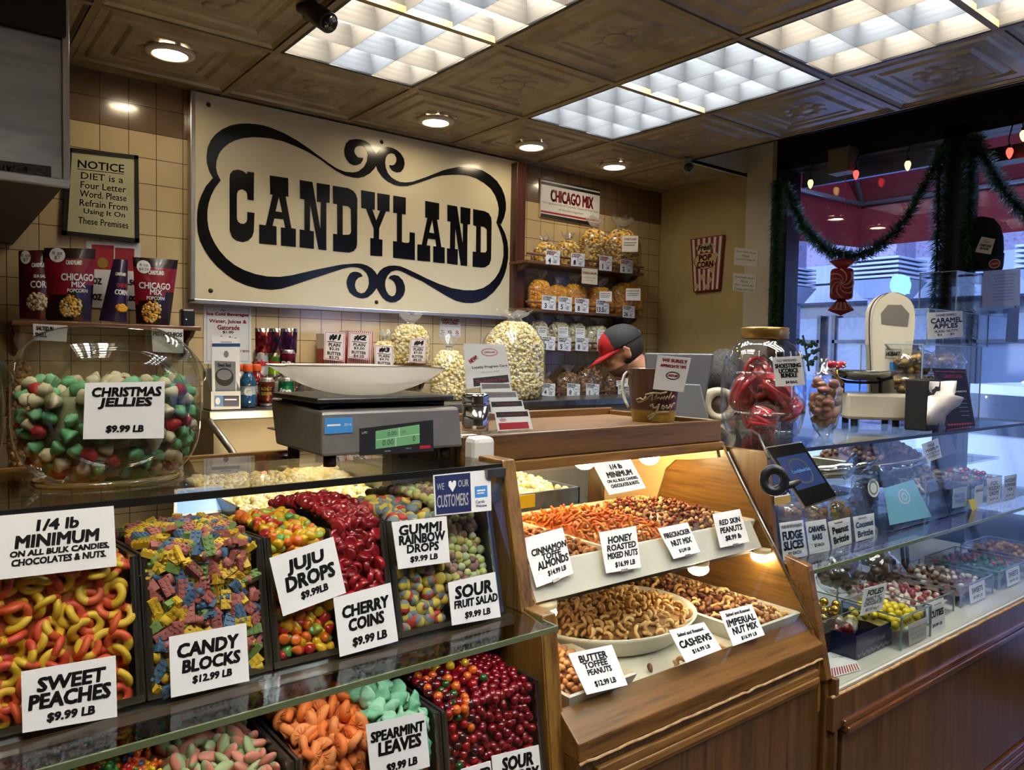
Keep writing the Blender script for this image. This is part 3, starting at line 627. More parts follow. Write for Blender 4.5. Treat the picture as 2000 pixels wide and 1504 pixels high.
jc = [('juju yellow', 'd8a818', 'yellow'), ('juju orange', 'd8651a', 'orange'), ('juju red', 'a81c20', 'red'), ('juju green', '5f9a50', 'green'), ('juju lime', '9aa83c', 'lime')]
pr = [(drop_mesh(cm(a, b, .32, coat=.25), .0095, .021), n) for a, b, n in jc]; pr += [pr[0], pr[1], pr[1], pr[0]]
a, b = UB[2]; mid = a+(b-a)*.52
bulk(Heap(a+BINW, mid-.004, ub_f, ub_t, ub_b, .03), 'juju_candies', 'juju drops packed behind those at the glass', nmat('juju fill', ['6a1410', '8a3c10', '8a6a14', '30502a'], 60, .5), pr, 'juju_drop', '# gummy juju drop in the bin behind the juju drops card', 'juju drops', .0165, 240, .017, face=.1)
cr = coin_mesh(cm('cherry', '86121c', .22, coat=.4)); cr2 = coin_mesh(cm('cherry bright', 'a01a26', .22, coat=.4))
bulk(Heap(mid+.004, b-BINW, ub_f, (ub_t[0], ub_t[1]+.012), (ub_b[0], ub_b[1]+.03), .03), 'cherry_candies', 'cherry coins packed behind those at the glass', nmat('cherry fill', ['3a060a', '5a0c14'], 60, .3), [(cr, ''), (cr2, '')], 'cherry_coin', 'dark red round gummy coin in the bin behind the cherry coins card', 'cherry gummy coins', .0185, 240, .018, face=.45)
single('bin_divider', MB().slab([(mid-.001, *ub_f), (mid-.001, *ub_t), (mid-.001, *ub_b), (mid-.001, ub_b[0], ub_f[1])], .002), steel, 'thin steel divider between the juju drops and the cherry coins', 'divider')
rc = [mat('candy rb yellow', 'c8ae48', .6), mat('candy rb blue', '6f7c84', .6), mat('candy rb red', 'b03430', .6)]
p1_ = drop_mesh([rc[1], rc[0], rc[2]], .0125, .026, 12, [0, 0, 1, 1, 0, 0, 2]); p2_ = drop_mesh([rc[0], rc[1], rc[2]], .0125, .026, 12, [2, 2, 2, 0, 0, 1, 1]); p3_ = drop_mesh([rc[1], rc[0], rc[2]], .0125, .026, 12, [1, 1, 0, 0, 1, 1, 1])
a, b = UB[3]; mid = a+(b-a)*.50
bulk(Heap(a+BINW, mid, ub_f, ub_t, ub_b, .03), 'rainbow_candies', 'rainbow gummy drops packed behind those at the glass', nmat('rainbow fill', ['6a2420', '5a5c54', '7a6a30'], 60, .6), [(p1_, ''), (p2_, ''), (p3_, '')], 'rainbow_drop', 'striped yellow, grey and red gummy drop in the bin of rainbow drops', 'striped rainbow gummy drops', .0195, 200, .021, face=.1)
fc = [('salad green', 'aab48c', 'pale green'), ('salad lime', 'b6bc78', 'lime'), ('salad purple', '7a5a58', 'dusky purple'), ('salad pink', '9c7870', 'dusky pink'), ('salad yellow', 'bcae68', 'pale yellow')]
pr = [(ball_mesh(mat('candy '+a_, b_, .7), .0092, 12), n_) for a_, b_, n_ in fc]
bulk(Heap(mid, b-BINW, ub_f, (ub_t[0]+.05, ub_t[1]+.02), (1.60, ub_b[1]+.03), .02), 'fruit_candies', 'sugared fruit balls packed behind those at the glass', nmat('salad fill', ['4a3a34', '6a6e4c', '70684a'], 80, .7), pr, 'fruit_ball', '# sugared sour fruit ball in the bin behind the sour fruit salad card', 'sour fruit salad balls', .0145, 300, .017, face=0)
# lower row
LB = [(-.02, .464), (.468, .738), (.742, .972)]
lb_f, lb_t, lb_b = (1.098, -.86), (1.130, -.648), (1.44, -.655)
for (a, b), s in zip(LB, ('of mixed gummies and watermelon pieces in the lower row', 'of orange slices and spearmint leaves in the lower row', 'of sour cherry balls in the lower row at the oak post')):
    cbin('candy_bin', 'steel bin '+s, a, b, lb_f, lb_t, lb_b[0], lb_b[1], pane=True)
h = Heap(LB[0][0]+BINW, LB[0][1]-BINW, lb_f, (lb_t[0]+.004, lb_t[1]-.012), lb_b, .02)
gb = [(bear_mesh(cm('bear '+n, c, .3, coat=.3)), n) for n, c in (('orange', 'd8641c'), ('blue', '2f62a0'), ('yellow', 'd8b41c'), ('red', 'b0181c'), ('green', '3f8a3c'))]
x2 = LB[0][0]+(LB[0][1]-LB[0][0])*.66
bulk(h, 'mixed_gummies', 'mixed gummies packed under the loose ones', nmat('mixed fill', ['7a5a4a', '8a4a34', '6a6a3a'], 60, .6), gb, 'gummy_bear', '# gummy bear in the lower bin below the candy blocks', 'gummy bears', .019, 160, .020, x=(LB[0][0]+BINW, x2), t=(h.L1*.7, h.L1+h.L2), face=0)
wm = wedge_mesh(mat('candy melon pink', 'c88270', .7), mat('candy melon green', '9aa87c', .7)); wm2 = wedge_mesh(mat('candy melon green', '9aa87c', .7), mat('candy melon pink', 'c88270', .7))
h.scatter([(wm, ''), (wm2, '')], 'watermelon_gummy', 'sugared pink and green watermelon gummy in the lower bin', 'candy', 'watermelon gummies', .0185, 150, .022, x=(x2, LB[0][1]-BINW), t=(h.L1*.5, h.L1+h.L2), inset=.006, face=0)
h.scatter([(wm, ''), (wm2, '')], 'watermelon_gummy', 'sugared pink and green watermelon gummy in the lower bin', 'candy', 'watermelon gummies', .0185, 100, .022, x=(x2, LB[0][1]-BINW), t=(h.L1*.5, h.L1+h.L2), inset=.016, face=0)
a, b = LB[1]; mid = a+(b-a)*.5
h = Heap(a+BINW, b-BINW, lb_f, (lb_t[0]+.004, lb_t[1]-.004), lb_b, .045)
osl = slice_mesh(mat('candy orange slice', 'd8702e', .6)); osl2 = slice_mesh(mat('candy orange slice pale', 'dc8446', .6))
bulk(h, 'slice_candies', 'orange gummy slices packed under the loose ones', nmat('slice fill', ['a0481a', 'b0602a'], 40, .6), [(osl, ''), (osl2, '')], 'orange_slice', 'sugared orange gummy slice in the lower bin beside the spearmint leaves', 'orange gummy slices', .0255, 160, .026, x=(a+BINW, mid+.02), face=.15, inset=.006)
lf = leaf_mesh(mat('candy spearmint', '6fae8c', .65)); lf2 = leaf_mesh(mat('candy spearmint pale', '8cc0a2', .65))
for ins in (.002, .018): h.scatter([(lf, ''), (lf2, '')], 'spearmint_leaf', 'sugared green spearmint gummy leaf in the lower bin', 'candy', 'spearmint gummy leaves', .0235, 90, .03, x=(mid, b-BINW), t=(h.L1*.6, h.L1+h.L2), face=.2, inset=ins)
a, b = LB[2]; h = Heap(a+BINW, b-BINW, lb_f, (lb_t[0]+.004, lb_t[1]), lb_b, .03)
sb = [(ball_mesh(mat('candy sour '+n, c, .16, coat=.5), .0088), n) for n, c in (('yellow', 'c8a41c'), ('orange', 'd0601c'), ('dark green', '1f4a20'), ('red', '9a1018'), ('plum', '3c141c'))]
x2 = a+(b-a)*.36
ch = ball_mesh(mat('candy sour cherry', '7a0a18', .16, coat=.5), .0088)
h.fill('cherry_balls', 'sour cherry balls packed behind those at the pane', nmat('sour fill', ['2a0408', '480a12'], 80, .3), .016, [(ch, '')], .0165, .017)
h.scatter(sb, 'sour_ball', '# glossy sour ball in the lower bin beside the cherry ones', 'candy', 'mixed sour balls', .0155, 190, .017, x=(a+BINW, x2), face=0)
h.scatter(sb+[sb[1], sb[3], sb[3]], 'sour_ball', '# glossy sour ball in the lower bin beside the cherry ones', 'candy', 'mixed sour balls', .022, 50, .017, x=(x2, b-.08), t=(h.L1+.03, h.L1+h.L2), inset=.0, face=0)
h.scatter([(ch, '')], 'cherry_ball', 'glossy dark red sour cherry ball in the lower bin at the oak post', 'candy', 'sour cherry balls', .0162, 300, .017, x=(x2, b-BINW), face=0)
# price cards on the case
fo, fn_ = Vector((0, FY(-.533)-.0105, -.533)), Vector((0, -.3, .076)).normalized()
lo_, ln_ = Vector((0, lb_f[0]-.0115, lb_f[1])), Vector((0, -.212, .032)).normalized()
def pc(pts, label, lines, o=fo, n=fn_, **k): return card('price_card', label, pquad(pts, o, n), lines, 'price card', **k)
QM = [('1/4 lb', .5, .19, .15, .30), ('MINIMUM', .5, .42, .17, .66), ('ON ALL BULK CANDIES,', .5, .60, .10, .78), ('CHOCOLATES & NUTS.', .5, .73, .10, .76)]
pc([(-18, 1009), (222, 988), (228, 1106), (-16, 1134)], 'white quarter-pound minimum card hung on the candy case over the peach rings', [('1/4 lb', .52, .21, .17, .34), ('MINIMUM', .52, .45, .19, .68), ('ON ALL BULK CANDIES,', .54, .64, .10, .80), ('CHOCOLATES & NUTS.', .53, .77, .10, .76)])
pc([(41, 1312), (226, 1280), (229, 1400), (44, 1432)], 'white price card for sweet peaches low on the candy case', [('SWEET', .52, .27, .22, .72), ('PEACHES', .50, .54, .23, .86), ('$9.99 LB', .50, .83, .15, .50)])
pc([(330, 1244), (481, 1217), (487, 1330), (334, 1363)], 'white price card for candy blocks on the upper row', [('CANDY', .49, .27, .22, .78), ('BLOCKS', .52, .54, .20, .74), ('$12.99 LB', .52, .79, .13, .50)])
pc([(526, 1090), (651, 1048), (676, 1158), (553, 1204)], 'tilted white price card for juju drops', [('JUJU', .50, .27, .24, .58), ('DROPS', .52, .53, .23, .76), ('$9.99LB', .53, .79, .13, .42)])
pc([(651, 1168), (763, 1138), (778, 1252), (664, 1283)], 'white price card for cherry coins', [('CHERRY', .52, .29, .19, .80), ('COINS', .50, .53, .19, .60), ('$9.99 LB', .52, .83, .15, .58)])
pc([(765, 1020), (872, 1008), (879, 1098), (778, 1112)], 'white price card for gummi rainbow drops', [('GUMMI', .50, .20, .20, .78), ('RAINBOW', .51, .41, .19, .86), ('DROPS', .50, .61, .17, .60), ('$9.99 LB', .50, .84, .13, .52)])
pc([(875, 1138), (967, 1117), (978, 1205), (883, 1222)], 'white price card for sour fruit salad beside the oak post', [('SOUR', .50, .28, .27, .76), ('FRUIT SALAD', .53, .55, .17, .90), ('$9.99 LB', .53, .83, .15, .52)])
def weheart(q, mb):
    q.rect(mb, .02, .03, .63, .97, 7, .0004)
    for s, u, v, h, w in (('WE', .11, .30, .16, .12), ('OUR', .50, .27, .17, .18)): q.text(mb, s, u, v, h, w, 6, .005, .1, .0009)
    q.text(mb, 'CUSTOMERS', .31, .66, .30, .54, 6, .004, .1, .0009)
    q.poly(mb, [(.31, .46), (.245, .30), (.25, .20), (.285, .18), (.31, .24), (.335, .18), (.375, .20), (.375, .30)], 6, .0009)
    q.rect(mb, .70, .38, .93, .66, 8); q.rect(mb, .74, .47, .89, .51, 6, .0008); q.rect(mb, .74, .54, .87, .57, 6, .0008)
    q.text(mb, 'Cards', .79, .76, .07, .16, 7, .01, 0); q.text(mb, 'Welcome', .81, .86, .07, .20, 7, .01, 0)
card('customer_sticker', 'navy and white sticker about customers at the top corner of the candy case', pquad([(846, 928), (958, 917), (960, 997), (850, 1008)], fo, fn_), (), 'sticker', deco=weheart)
pc([(714, 1416), (830, 1390), (840, 1497), (726, 1530)], 'white price card for spearmint leaves on the lower row', [('SPEARMINT', .51, .24, .17, .90), ('LEAVES', .52, .47, .22, .72), ('$9.99 LB', .52, .83, .15, .52)], lo_, ln_)
pc([(960, 1477), (1052, 1455), (1060, 1545), (968, 1570)], 'white price card for sour cherry balls on the lower row', [('SOUR', .52, .24, .27, .64), ('CHERRY', .52, .56, .25, .86)], lo_, ln_)
pc([(900, 1503), (958, 1486), (966, 1565), (908, 1580)], 'white price card half hidden beside the sour cherry card', [('ASSORTED', .36, .22, .20, 1.1)] if False else [('ED', .78, .24, .22, .34)], lo_, ln_)
# ------------------------------------------------------------------ on top of the candy case
ZT = -.233
jarg = glass('jar glass', (.86, .885, .85), .015, .07, .02)
def cookie_jar(label, c, w, dp, hgt, lines, jl, fillh, seed, cpts=None, n=120):
    """squat glass jar with a flat oval front, lying on its flat foot, mouth turned away"""
    random.seed(seed); c = Vector(c); t = thing('candy_jar', label, 'jar', c, 'glass candy jars')
    zc = c.z+hgt*.49
    def sup(d, e=.62): return Vector((math.copysign(abs(d.x)**e, d.x), math.copysign(abs(d.y)**e, d.y), math.copysign(abs(d.z)**e, d.z)))
    def shape(d, k=1.0):
        p = sup(d); p = Vector((p.x*w/2*k, p.y*dp/2*k, p.z*hgt/2*k))
        r = math.hypot(p.x/(w/2), p.z/(hgt/2)); p.y *= 1-.10*min(1.2, r)**3
        p.z = max(p.z, -hgt*.485*k); return p
    m = MB(); m.ball((c.x, c.y, zc), 1, 40, 28, fn=lambda q, d: shape(d)); part('glass_body', m, jarg, t)
    m = MB(); pts = [(c.x+w*.36*math.cos(a), c.y-dp*.455, zc+hgt*.36*math.sin(a)) for a in [2*math.pi*k/36 for k in range(36)]]
    m.tube(pts, .0035, 6, closed=True); part('front_ridge', m, jarg, t)
    m = MB(); pts = [(c.x+w*.40*math.cos(a), c.y+dp*.38*math.sin(a), c.z+.004) for a in [2*math.pi*k/36 for k in range(36)]]; m.tube(pts, .006, 6, closed=True); part('foot_ring', m, mat('thick glass', (.9, .75, .35), .08, trans=.9, coat=.5), t)
    m = MB(); m.lathe([(dp*.27, 0), (dp*.32, .010), (dp*.32, .020), (dp*.2, .030), (dp*.06, .034)], 30, (c.x+w*.35, c.y+.01, zc+hgt*.27), cap0=False, ax=(.72, .15, .68)); part('lid', m, jarg, t)
    k = 0; seen = []
    zf = c.z+hgt*fillh
    for _ in range(n*60):
        if k >= n: break
        d = Vector((random.gauss(0, 1), random.gauss(0, 1), random.gauss(0, 1))).normalized()
        if d.y > .35: continue
        p = shape(d, .885)+Vector((c.x, c.y, zc))
        if p.z > zf:
            p = Vector((c.x+random.uniform(-.42, .42)*w, c.y+random.uniform(-.42, .3)*dp, zf+random.uniform(-.012, .012)))
            if ((p.x-c.x)/(w*.42))**2+((p.y-c.y)/(dp*.42))**2 > 1: continue
        if any((p-q).length < .0195 for q in seen): continue
        seen.append(p); k += 1; me, nm = random.choice(jl)
        put(me, 'jelly_candy', p, rot_rand(), random.uniform(.95, 1.1), nm+' in the '+lines, 'candy', 'jellies in the '+lines)
    m = MB(); m.ball((c.x, c.y, zc), 1, 24, 18, fn=lambda q, d: (lambda s: Vector((s.x, s.y, min(s.z, zf-zc-.012))))(shape(d, .80)))
    single('jelly_fill', m, nmat('jelly fill '+str(seed), ['2c4a30', '8a8468', '5a7a58'] if seed == 1 else ['5a1a14', '7a3a2a'], 40, .6), 'jellies packed in the middle of the '+lines, 'candy', kind='stuff')
    return t
def bell(c):
    pr = [(.0115, -.010), (.0125, -.006), (.0095, 0), (.008, .006), (.004, .011)]; m = MB(); m.lathe(pr, 8); return candy_mesh('jelly_candy', m, [c])
jgreen, jwhite, jred = mat('jelly green', '5c9e6c', .6), mat('jelly white', 'c8bfa0', .6), mat('jelly red', 'a02028', .6)
jg2 = mat('jelly mint', '7ab58a', .6)
JL = [(bell(jgreen), 'green sugared jelly'), (lump_mesh(jgreen, .012, .0095, .010, 3, .4), 'green sugared jelly'), (lump_mesh(jg2, .012, .009, .011, 5, .4), 'mint green sugared jelly'), (bell(jwhite), 'cream white sugared jelly'), (lump_mesh(jwhite, .011, .010, .011, 8, .35), 'cream white sugared jelly'), (bell(jwhite), 'cream white sugared jelly'), (bell(jred), 'red sugared jelly')]
JX, JY = .268, 1.475
cookie_jar('squat glass jar of green and white Christmas jellies on the candy case', (JX, JY, ZT), .292, .205, .272, 'jar of Christmas jellies', JL, .60, 1, n=190)
cookie_jar('glass jar of red jellies cut off by the picture edge on the candy case', (JX-.302, JY-.01, ZT), .292, .205, .272, 'jar at the picture edge', [JL[6], (lump_mesh(jred, .012, .01, .011, 4, .3), 'red sugared jelly'), JL[6]], .60, 2, n=70)
card('price_card', 'white price card for Christmas jellies on the glass jar', pquad([(166, 748), (322, 745), (320, 856), (162, 858)], (0, JY-.112, 0), (0, 1, 0)), [('CHRISTMAS', .52, .17, .155, .86), ('JELLIES', .50, .37, .185, .66), ('$9.99 LB', .50, .83, .13, .46)], 'price card')
# electronic counter scale
SY = 1.395
xl, xr = PY(629, 880, SY).x, PY(905, 840, SY).x; zb, zt_, yb = PY(629, 893, SY).z, PY(628, 806, SY).z, 1.70
grey = nmat('scale grey paint', ['77736e', '807c77'], 30, .38, .5); sc = thing('counter_scale', 'grey electronic scale with a white scoop pan on the candy case', 'scale', ((xl+xr)/2, 1.55, ZT))
part('body', MB().hexa([(xl, SY, zb), (xr, SY, zb), (xr+.005, yb-.06, zb), (xl, yb-.06, zb), (xl+.004, SY+.012, zt_), (xr-.004, SY+.012, zt_), (xr, yb, zt_+.012), (xl+.01, yb, zt_+.012)]), grey, sc, .006)
for x in (xl+.03, xr-.03):
    for y in (SY+.03, yb-.09): part('foot', MB().cyl((x, y, ZT), (x, y, zb), .013, 14), rubber, sc)
q = pquad([(703, 837), (846, 820), (847, 881), (703, 890)], (0, SY-.0015, zb), (0, 1, -.12)); 
dp_ = part('display_panel', q.board(.004), blackp, sc)
lcd = mat('lcd green', '5c8a60', .3, emit=.12, ecol=hx('6fae74'))
q2 = Quad(q.at(.2, .16, .001), q.at(.80, .10, .001), q.at(.80, .72, .001), q.at(.2, .80, .001))
part('lcd', q2.board(.001), lcd, dp_, .0006)
m = MB()
for s, u, v, h in (('0.00', .36, .26, .24), ('0.00', .27, .72, .30), ('0', .86, .70, .30), ('0.00', .62, .26, .10)):
    q2.text(m, s, u, v, h, None, 0, .0, 0)
q2.rect(m, .0, .49, 1, .51, 6, .0004); q2.rect(m, .52, 0, .53, .5, 6, .0004); q2.rect(m, .44, .5, .45, 1, 6, .0004)
q.text(m, 'L-PC', .06, .17, .08, None, 6, .005, 0); q.text(m, 'PRICE/lb', .36, .90, .05, None, 6, .003, 0); q.text(m, 'TOTAL $', .64, .86, .05, None, 6, .003, 0); q.rect(m, .80, .80, .96, .90, 1)
part('lettering', m, PAL, sc)
q = pquad([(633, 815), (690, 813), (690, 846), (633, 850)], (0, SY-.001, zb), (0, 1, -.12)); m = MB(); q.rect(m, .02, .05, .98, .95, 8); q.rect(m, .1, .42, .55, .52, 6, .0007); q.text(m, '2014', .80, .47, .16, None, 6, .0, 0, .0008)
part('inspection_sticker', m, PAL, sc)
cx, cy = (xl+xr)/2, (SY+yb)/2; zp = PY(740, 768, cy).z
part('pan_post', MB().box(cx-.03, cx+.03, cy-.03, cy+.03, zt_, zp-.012), blackp, sc, .004)
part('platter', MB().box(cx-.165, cx+.165, cy-.12, cy+.12, zp-.012, zp), nmat('platter steel', ['3a3836', '45423f'], 20, .3, .7), sc, .004)
m = MB(); m.tube([(cx-.15, cy-.1, zp-.02), (cx-.02, cy, zp-.018), (cx+.15, cy+.1, zp-.02)], .006, 6); m.tube([(cx-.15, cy+.1, zp-.02), (cx+.15, cy-.1, zp-.02)], .006, 6); part('spider', m, blackp, sc)
# the scoop pan: a dished trough, pointed at one end
pw = PY(832, 722, cy).x-PY(538, 718, cy).x; px0 = PY(538, 718, cy).x; zr = PY(680, 712, cy).z; m = MB(); NX, NY = 24, 12; vs = []; fs = []
for sgn, off in ((0, 0), (1, -.003)):
    for i in range(NX+1):
        u = i/NX; half = .125*(math.sin(math.pi*min(1, .08+u*.62))**.55); dep = (zr-zp)*(1-(abs(u-.52)/.52)**2.0)*.98+.002
        if u > .8: half *= 1-.25*((u-.8)/.2)**2
        for j in range(NY+1):
            v = -1+2*j/NY; z = zr-dep*(1-abs(v)**4.5)-.02*max(0, u-.75)
            vs.append((px0+pw*u, cy+half*v, z+off))
K = (NX+1)*(NY+1)
for i in range(NX):
    for j in range(NY):
        a = i*(NY+1)+j; fs.append((a, a+NY+1, a+NY+2, a+1)); fs.append((K+a, K+a+1, K+a+NY+2, K+a+NY+1))
m.add(vs, fs, 0, True); part('scoop_pan', m, mat('white pan plastic', 'e6e2d6', .4, sub=.5, subr=(.02, .02, .018)), sc)
# steel shaker with a ridged lid, white roll holder, loyalty card stand
c = PZ(930, 846, -.205); c = Vector((1.085, 1.52, -.19)); r = .033
t = thing('steel_shaker', 'round steel canister with a ridged lid beside the loyalty cards', 'canister', c)
zt0 = PY(930, 768, 1.52).z
part('body', MB().lathe([(r*.97, 0), (r, .003), (r, (zt0-c.z)*.72)], 28, c), chrome, t)
zl = (zt0-c.z)
part('lid', MB().lathe([(r*1.04, zl*.70), (r*1.06, zl*.72)]+[(r*(1.06 if k % 2 else 1.0), zl*(.74+.055*k)) for k in range(5)]+[(r*.95, zl)], 28, c), chrome, t)
wh = mat('white plastic', 'd4d2cc', .35)
c = Vector((1.012, 1.40, ZT))
single('roll_dispenser', MB().box(c.x-.035, c.x+.025, c.y-.03, c.y+.06, c.z-.012, c.z+.045), wh, 'small rounded white plastic box at the corner of the candy case by the scale', 'dispenser', bev=.012)
# ------------------------------------------------------------------ nut case
NXL, NXR = 1.026, 1.917
def NYf(z): return 1.085+.298*(z+.728)/.45      # raked front glass
nc = thing('nut_case', 'lit wooden nut case with raked glass and a white tray shelf', 'display case', (1.47, 1.4, -CH))
creamp = nmat('nut case cream paint', ['c9a877', 'd2b488'], 3, .45); whitep = nmat('white enamel', ['c4c0b2', 'd2cec0'], 6, .35)
oaky = wood('oak side', '7a5826', '533814', 'y'); oakd = wood('oak ledge', '66461e', '38230b', 'x', 30, .3)
m = MB(); m.box(NXL-.06, NXR, 1.406, 1.426, -.252, -.188); m.box(NXL-.06, NXR, 1.86, 1.88, -.252, -.180); m.box(NXR-.02, NXR, 1.426, 1.86, -.252, -.188); m.box(NXL-.06, NXL-.04, 1.426, 1.86, -.252, -.188)
part('top_frame', m, oakd, nc, .004)
part('top_board', MB().box(NXL-.04, NXR-.02, 1.426, 1.86, -.245, -.203), wood('worn top', '7c6248', '5c4630', 'x', 20, .3), nc)
part('top_lip', MB().box(NXL, NXR, 1.392, 1.42, -.278, -.253), oakx, nc, .003)
prof_side = [(1.06, -.80), (1.085, -.728), (1.383, -.278), (1.40, -.252), (1.88, -.252), (1.88, -.95), (1.06, -.95)]
part('side_panel', xprism(NXR-.014, NXR, prof_side), oaky, nc); part('side_panel', xprism(NXL, NXL+.012, [(1.30, -.80), (1.44, -.30), (1.44, -.252), (1.88, -.252), (1.88, -.8)]), creamp, nc)
# cream lining of the far side with its arched cut-out
ar = [(1.58+.10*math.cos(a), -.46+.10*math.sin(a)) for a in [math.pi-math.pi*.5*k/8 for k in range(9)]]
lin = [(1.47, -.62), (1.47, -.40), (1.395, -.30), (1.41, -.268), (1.87, -.268), (1.87, -.62), (1.70, -.62)]
part('side_lining', xprism(NXR-.022, NXR-.0145, [(1.40, -.30), (1.41, -.262), (1.87, -.262), (1.87, -.54), (1.66, -.54), (1.60, -.36), (1.56, -.325), (1.50, -.318)]), creamp, nc)
m = MB(); m.box(NXL+.012, NXR-.02, 1.42, 1.86, -.262, -.252); part('ceiling_lining', m, creamp, nc)
part('front_glass', MB().slab([(NXL+.01, NYf(-.728), -.728), (NXR-.002, NYf(-.728), -.728), (NXR-.002, NYf(-.282), -.282), (NXL+.01, NYf(-.282), -.282)], .005), GL, nc)
m = MB(); m.tube([(NXR-.004, NYf(-.728)-.002, -.728), (NXR-.004, NYf(-.282)-.002, -.282)], .004, 6); part('glass_edge', m, alu, nc)
part('sill', MB().hexa([(NXL-.01, 1.055, -.80), (NXR, 1.055, -.80), (NXR, 1.13, -.80), (NXL-.01, 1.13, -.80), (NXL-.01, 1.058, -.764), (NXR, 1.058, -.764), (NXR, 1.12, -.715), (NXL-.01, 1.12, -.715)]), oakd, nc, .003)
part('deck', MB().box(NXL+.012, NXR-.016, 1.10, 1.86, -.75, -.738), whitep, nc)
part('base', MB().box(NXL-.01, NXR, 1.062, 1.86, -CH, -.80), lam, nc)
m = MB()
m.box(NXL+.04, NXR-.03, 1.050, 1.064, -.845, -.825); m.box(NXL+.04, NXR-.03, 1.046, 1.064, -.863, -.845); m.box(NXL+.04, NXR-.03, 1.052, 1.064, -.875, -.863)
part('moulding', m, oakx, nc, .003)
part('worn_edge', MB().tube([(NXL-.01+(NXR-NXL)*k/40, 1.054+.002*noise.noise(Vector((k*.8, 0, 0))), -.803+.004*noise.noise(Vector((k*.7, 5, 0)))) for k in range(41)], .0035, 5), nmat('bare wood', ['b89a70', '8a6238'], 40, .7), nc)
part('end_stile', xprism(NXR+.001, NXR+.022, [(1.104, -.575), (1.052, -.86), (1.046, -.91), (1.046, -1.5), (1.20, -1.5), (1.20, -.575)]), lam, nc, .004)
part('end_stile', xprism(NXR-.006, NXR+.022, [(1.108, -.565), (1.04, -.86), (1.06, -.87), (1.18, -.55)]), oakd, nc, .003)
# tray shelf
part('tray_shelf', MB().box(NXL+.014, NXR-.022, 1.26, 1.72, -.535, -.525), whitep, nc)
part('tray_front', MB().slab([(NXL+.014, 1.222, -.530), (NXR-.05, 1.222, -.530), (NXR-.05, 1.262, -.462), (NXL+.014, 1.262, -.462)], .006), whitep, nc)
part('vent_strip', MB().box(NXL+.02, NXR-.03, 1.245, 1.255, -.548, -.535), mat('vent dark', '241c16', .5), nc)
bulb = mat('warm bulb', (1, 1, 1), emit=L_BULB, ecol=(1, .72, .36)); bulb2 = mat('warm small bulb', (1, 1, 1), emit=L_BULB*.6, ecol=(1, .80, .52)); porc = mat('porcelain', 'cdbb98', .3)
for px, py in ((988, 905), (1142, 893), (1268, 885)):
    c = PZ(px, py, -.292)
    s_ = part('lamp_socket', MB().lathe([(.034, .034), (.034, .018), (.026, .008), (.02, 0)], 20, (c.x, c.y, c.z)), porc, nc)
    mb = MB(); mb.ball((c.x, c.y, c.z-.010), (.031, .031, .026), 18, 10); part('bulb', mb, bulb, s_)
for px, py in ((1063, 1190), (1364, 1106), (1486, 1082)):
    c = PZ(px, py, -.556)
    s_ = part('lamp_socket', MB().lathe([(.028, .018), (.028, .006), (.02, 0)], 20, (c.x, c.y, c.z)), porc, nc)
    mb = MB(); mb.ball((c.x, c.y, c.z-.006), (.028, .028, .018), 18, 10); part('bulb', mb, bulb2, s_)
# trays with nuts (upper)
def tray(name, label, x0, x1, y0, y1, z0, z1):
    m = MB(); r = .012; O = [(x0, y0, z1), (x1, y0, z1), (x1, y1, z1), (x0, y1, z1)]; I = [(x0+r, y0+r, z0), (x1-r, y0+r, z0), (x1-r, y1-r, z0), (x0+r, y1-r, z0)]
    O2 = [(a+(-.004 if a == x0 else .004), b+(-.004 if b == y0 else .004), c-.004) for a, b, c in O]; I2 = [(a, b, c-.004) for a, b, c in I]
    m.add(O+I+O2+I2, [(0, 1, 5, 4), (1, 2, 6, 5), (2, 3, 7, 6), (3, 0, 4, 7), (4, 5, 6, 7), (9, 8, 12, 13), (10, 9, 13, 14), (11, 10, 14, 15), (8, 11, 15, 12), (15, 14, 13, 12), (1, 0, 8, 9), (2, 1, 9, 10), (3, 2, 10, 11), (0, 3, 11, 8)])
    return single(name, m, whitep, label, 'tray', 'enamel nut trays')
class Mound:
    def __init__(s, x0, x1, y0, y1, z, h, tilt=0.0): s.b = (x0, x1, y0, y1); s.z, s.h, s.tilt = z, h, tilt
    def at(s, x, y):
        x0, x1, y0, y1 = s.b; u, v = (x-x0)/(x1-x0), (y-y0)/(y1-y0)
        return Vector((x, y, s.z+s.h*(math.sin(math.pi*min(1, max(0, u)))*math.sin(math.pi*min(1, max(0, v))))**.5+s.tilt*v+.006*noise.noise(Vector((x*30, y*30, 1)))))
    def fill(s, name, label, m, drop=.006, inside=None):
        mb = MB(); n = 16; x0, x1, y0, y1 = s.b; vs = [s.at(x0+(x1-x0)*i/n, y0+(y1-y0)*j/n)-Vector((0, 0, drop)) for j in range(n+1) for i in range(n+1)]
        fs = [(j*(n+1)+i, j*(n+1)+i+1, (j+1)*(n+1)+i+1, (j+1)*(n+1)+i) for j in range(n) for i in range(n)]
        if inside: fs = [f for f in fs if all(inside(vs[i].x, vs[i].y) for i in f)]
        mb.add(vs, fs, 0, True); return single(name, mb, m, label, 'nuts', kind='stuff')
    def scatter(s, protos, name, label, group, r, n, lift=0.0, inside=None, x=None):
        x0, x1, y0, y1 = s.b
        if x: x0, x1 = x
        for a, b in poisson((x0+.006, x1-.006, y0+.006, y1-.006), r, n):
            if inside and not inside(a, b): continue
            me, lb = random.choice(protos); put(me, name, s.at(a, b)+Vector((0, 0, lift+random.uniform(-.002, .003))), rot_rand(), random.uniform(.88, 1.1), label.replace('#', lb), 'nut', group)
def nm(n, c, r=.5): return mat('nut '+n, c, r, coat=.1)
alm = [(nut_mesh(nm('almond', '6e3e1e'), .0115, .0075, .006), ''), (nut_mesh(nm('almond dark', '5a2e14'), .011, .0075, .006), '')]
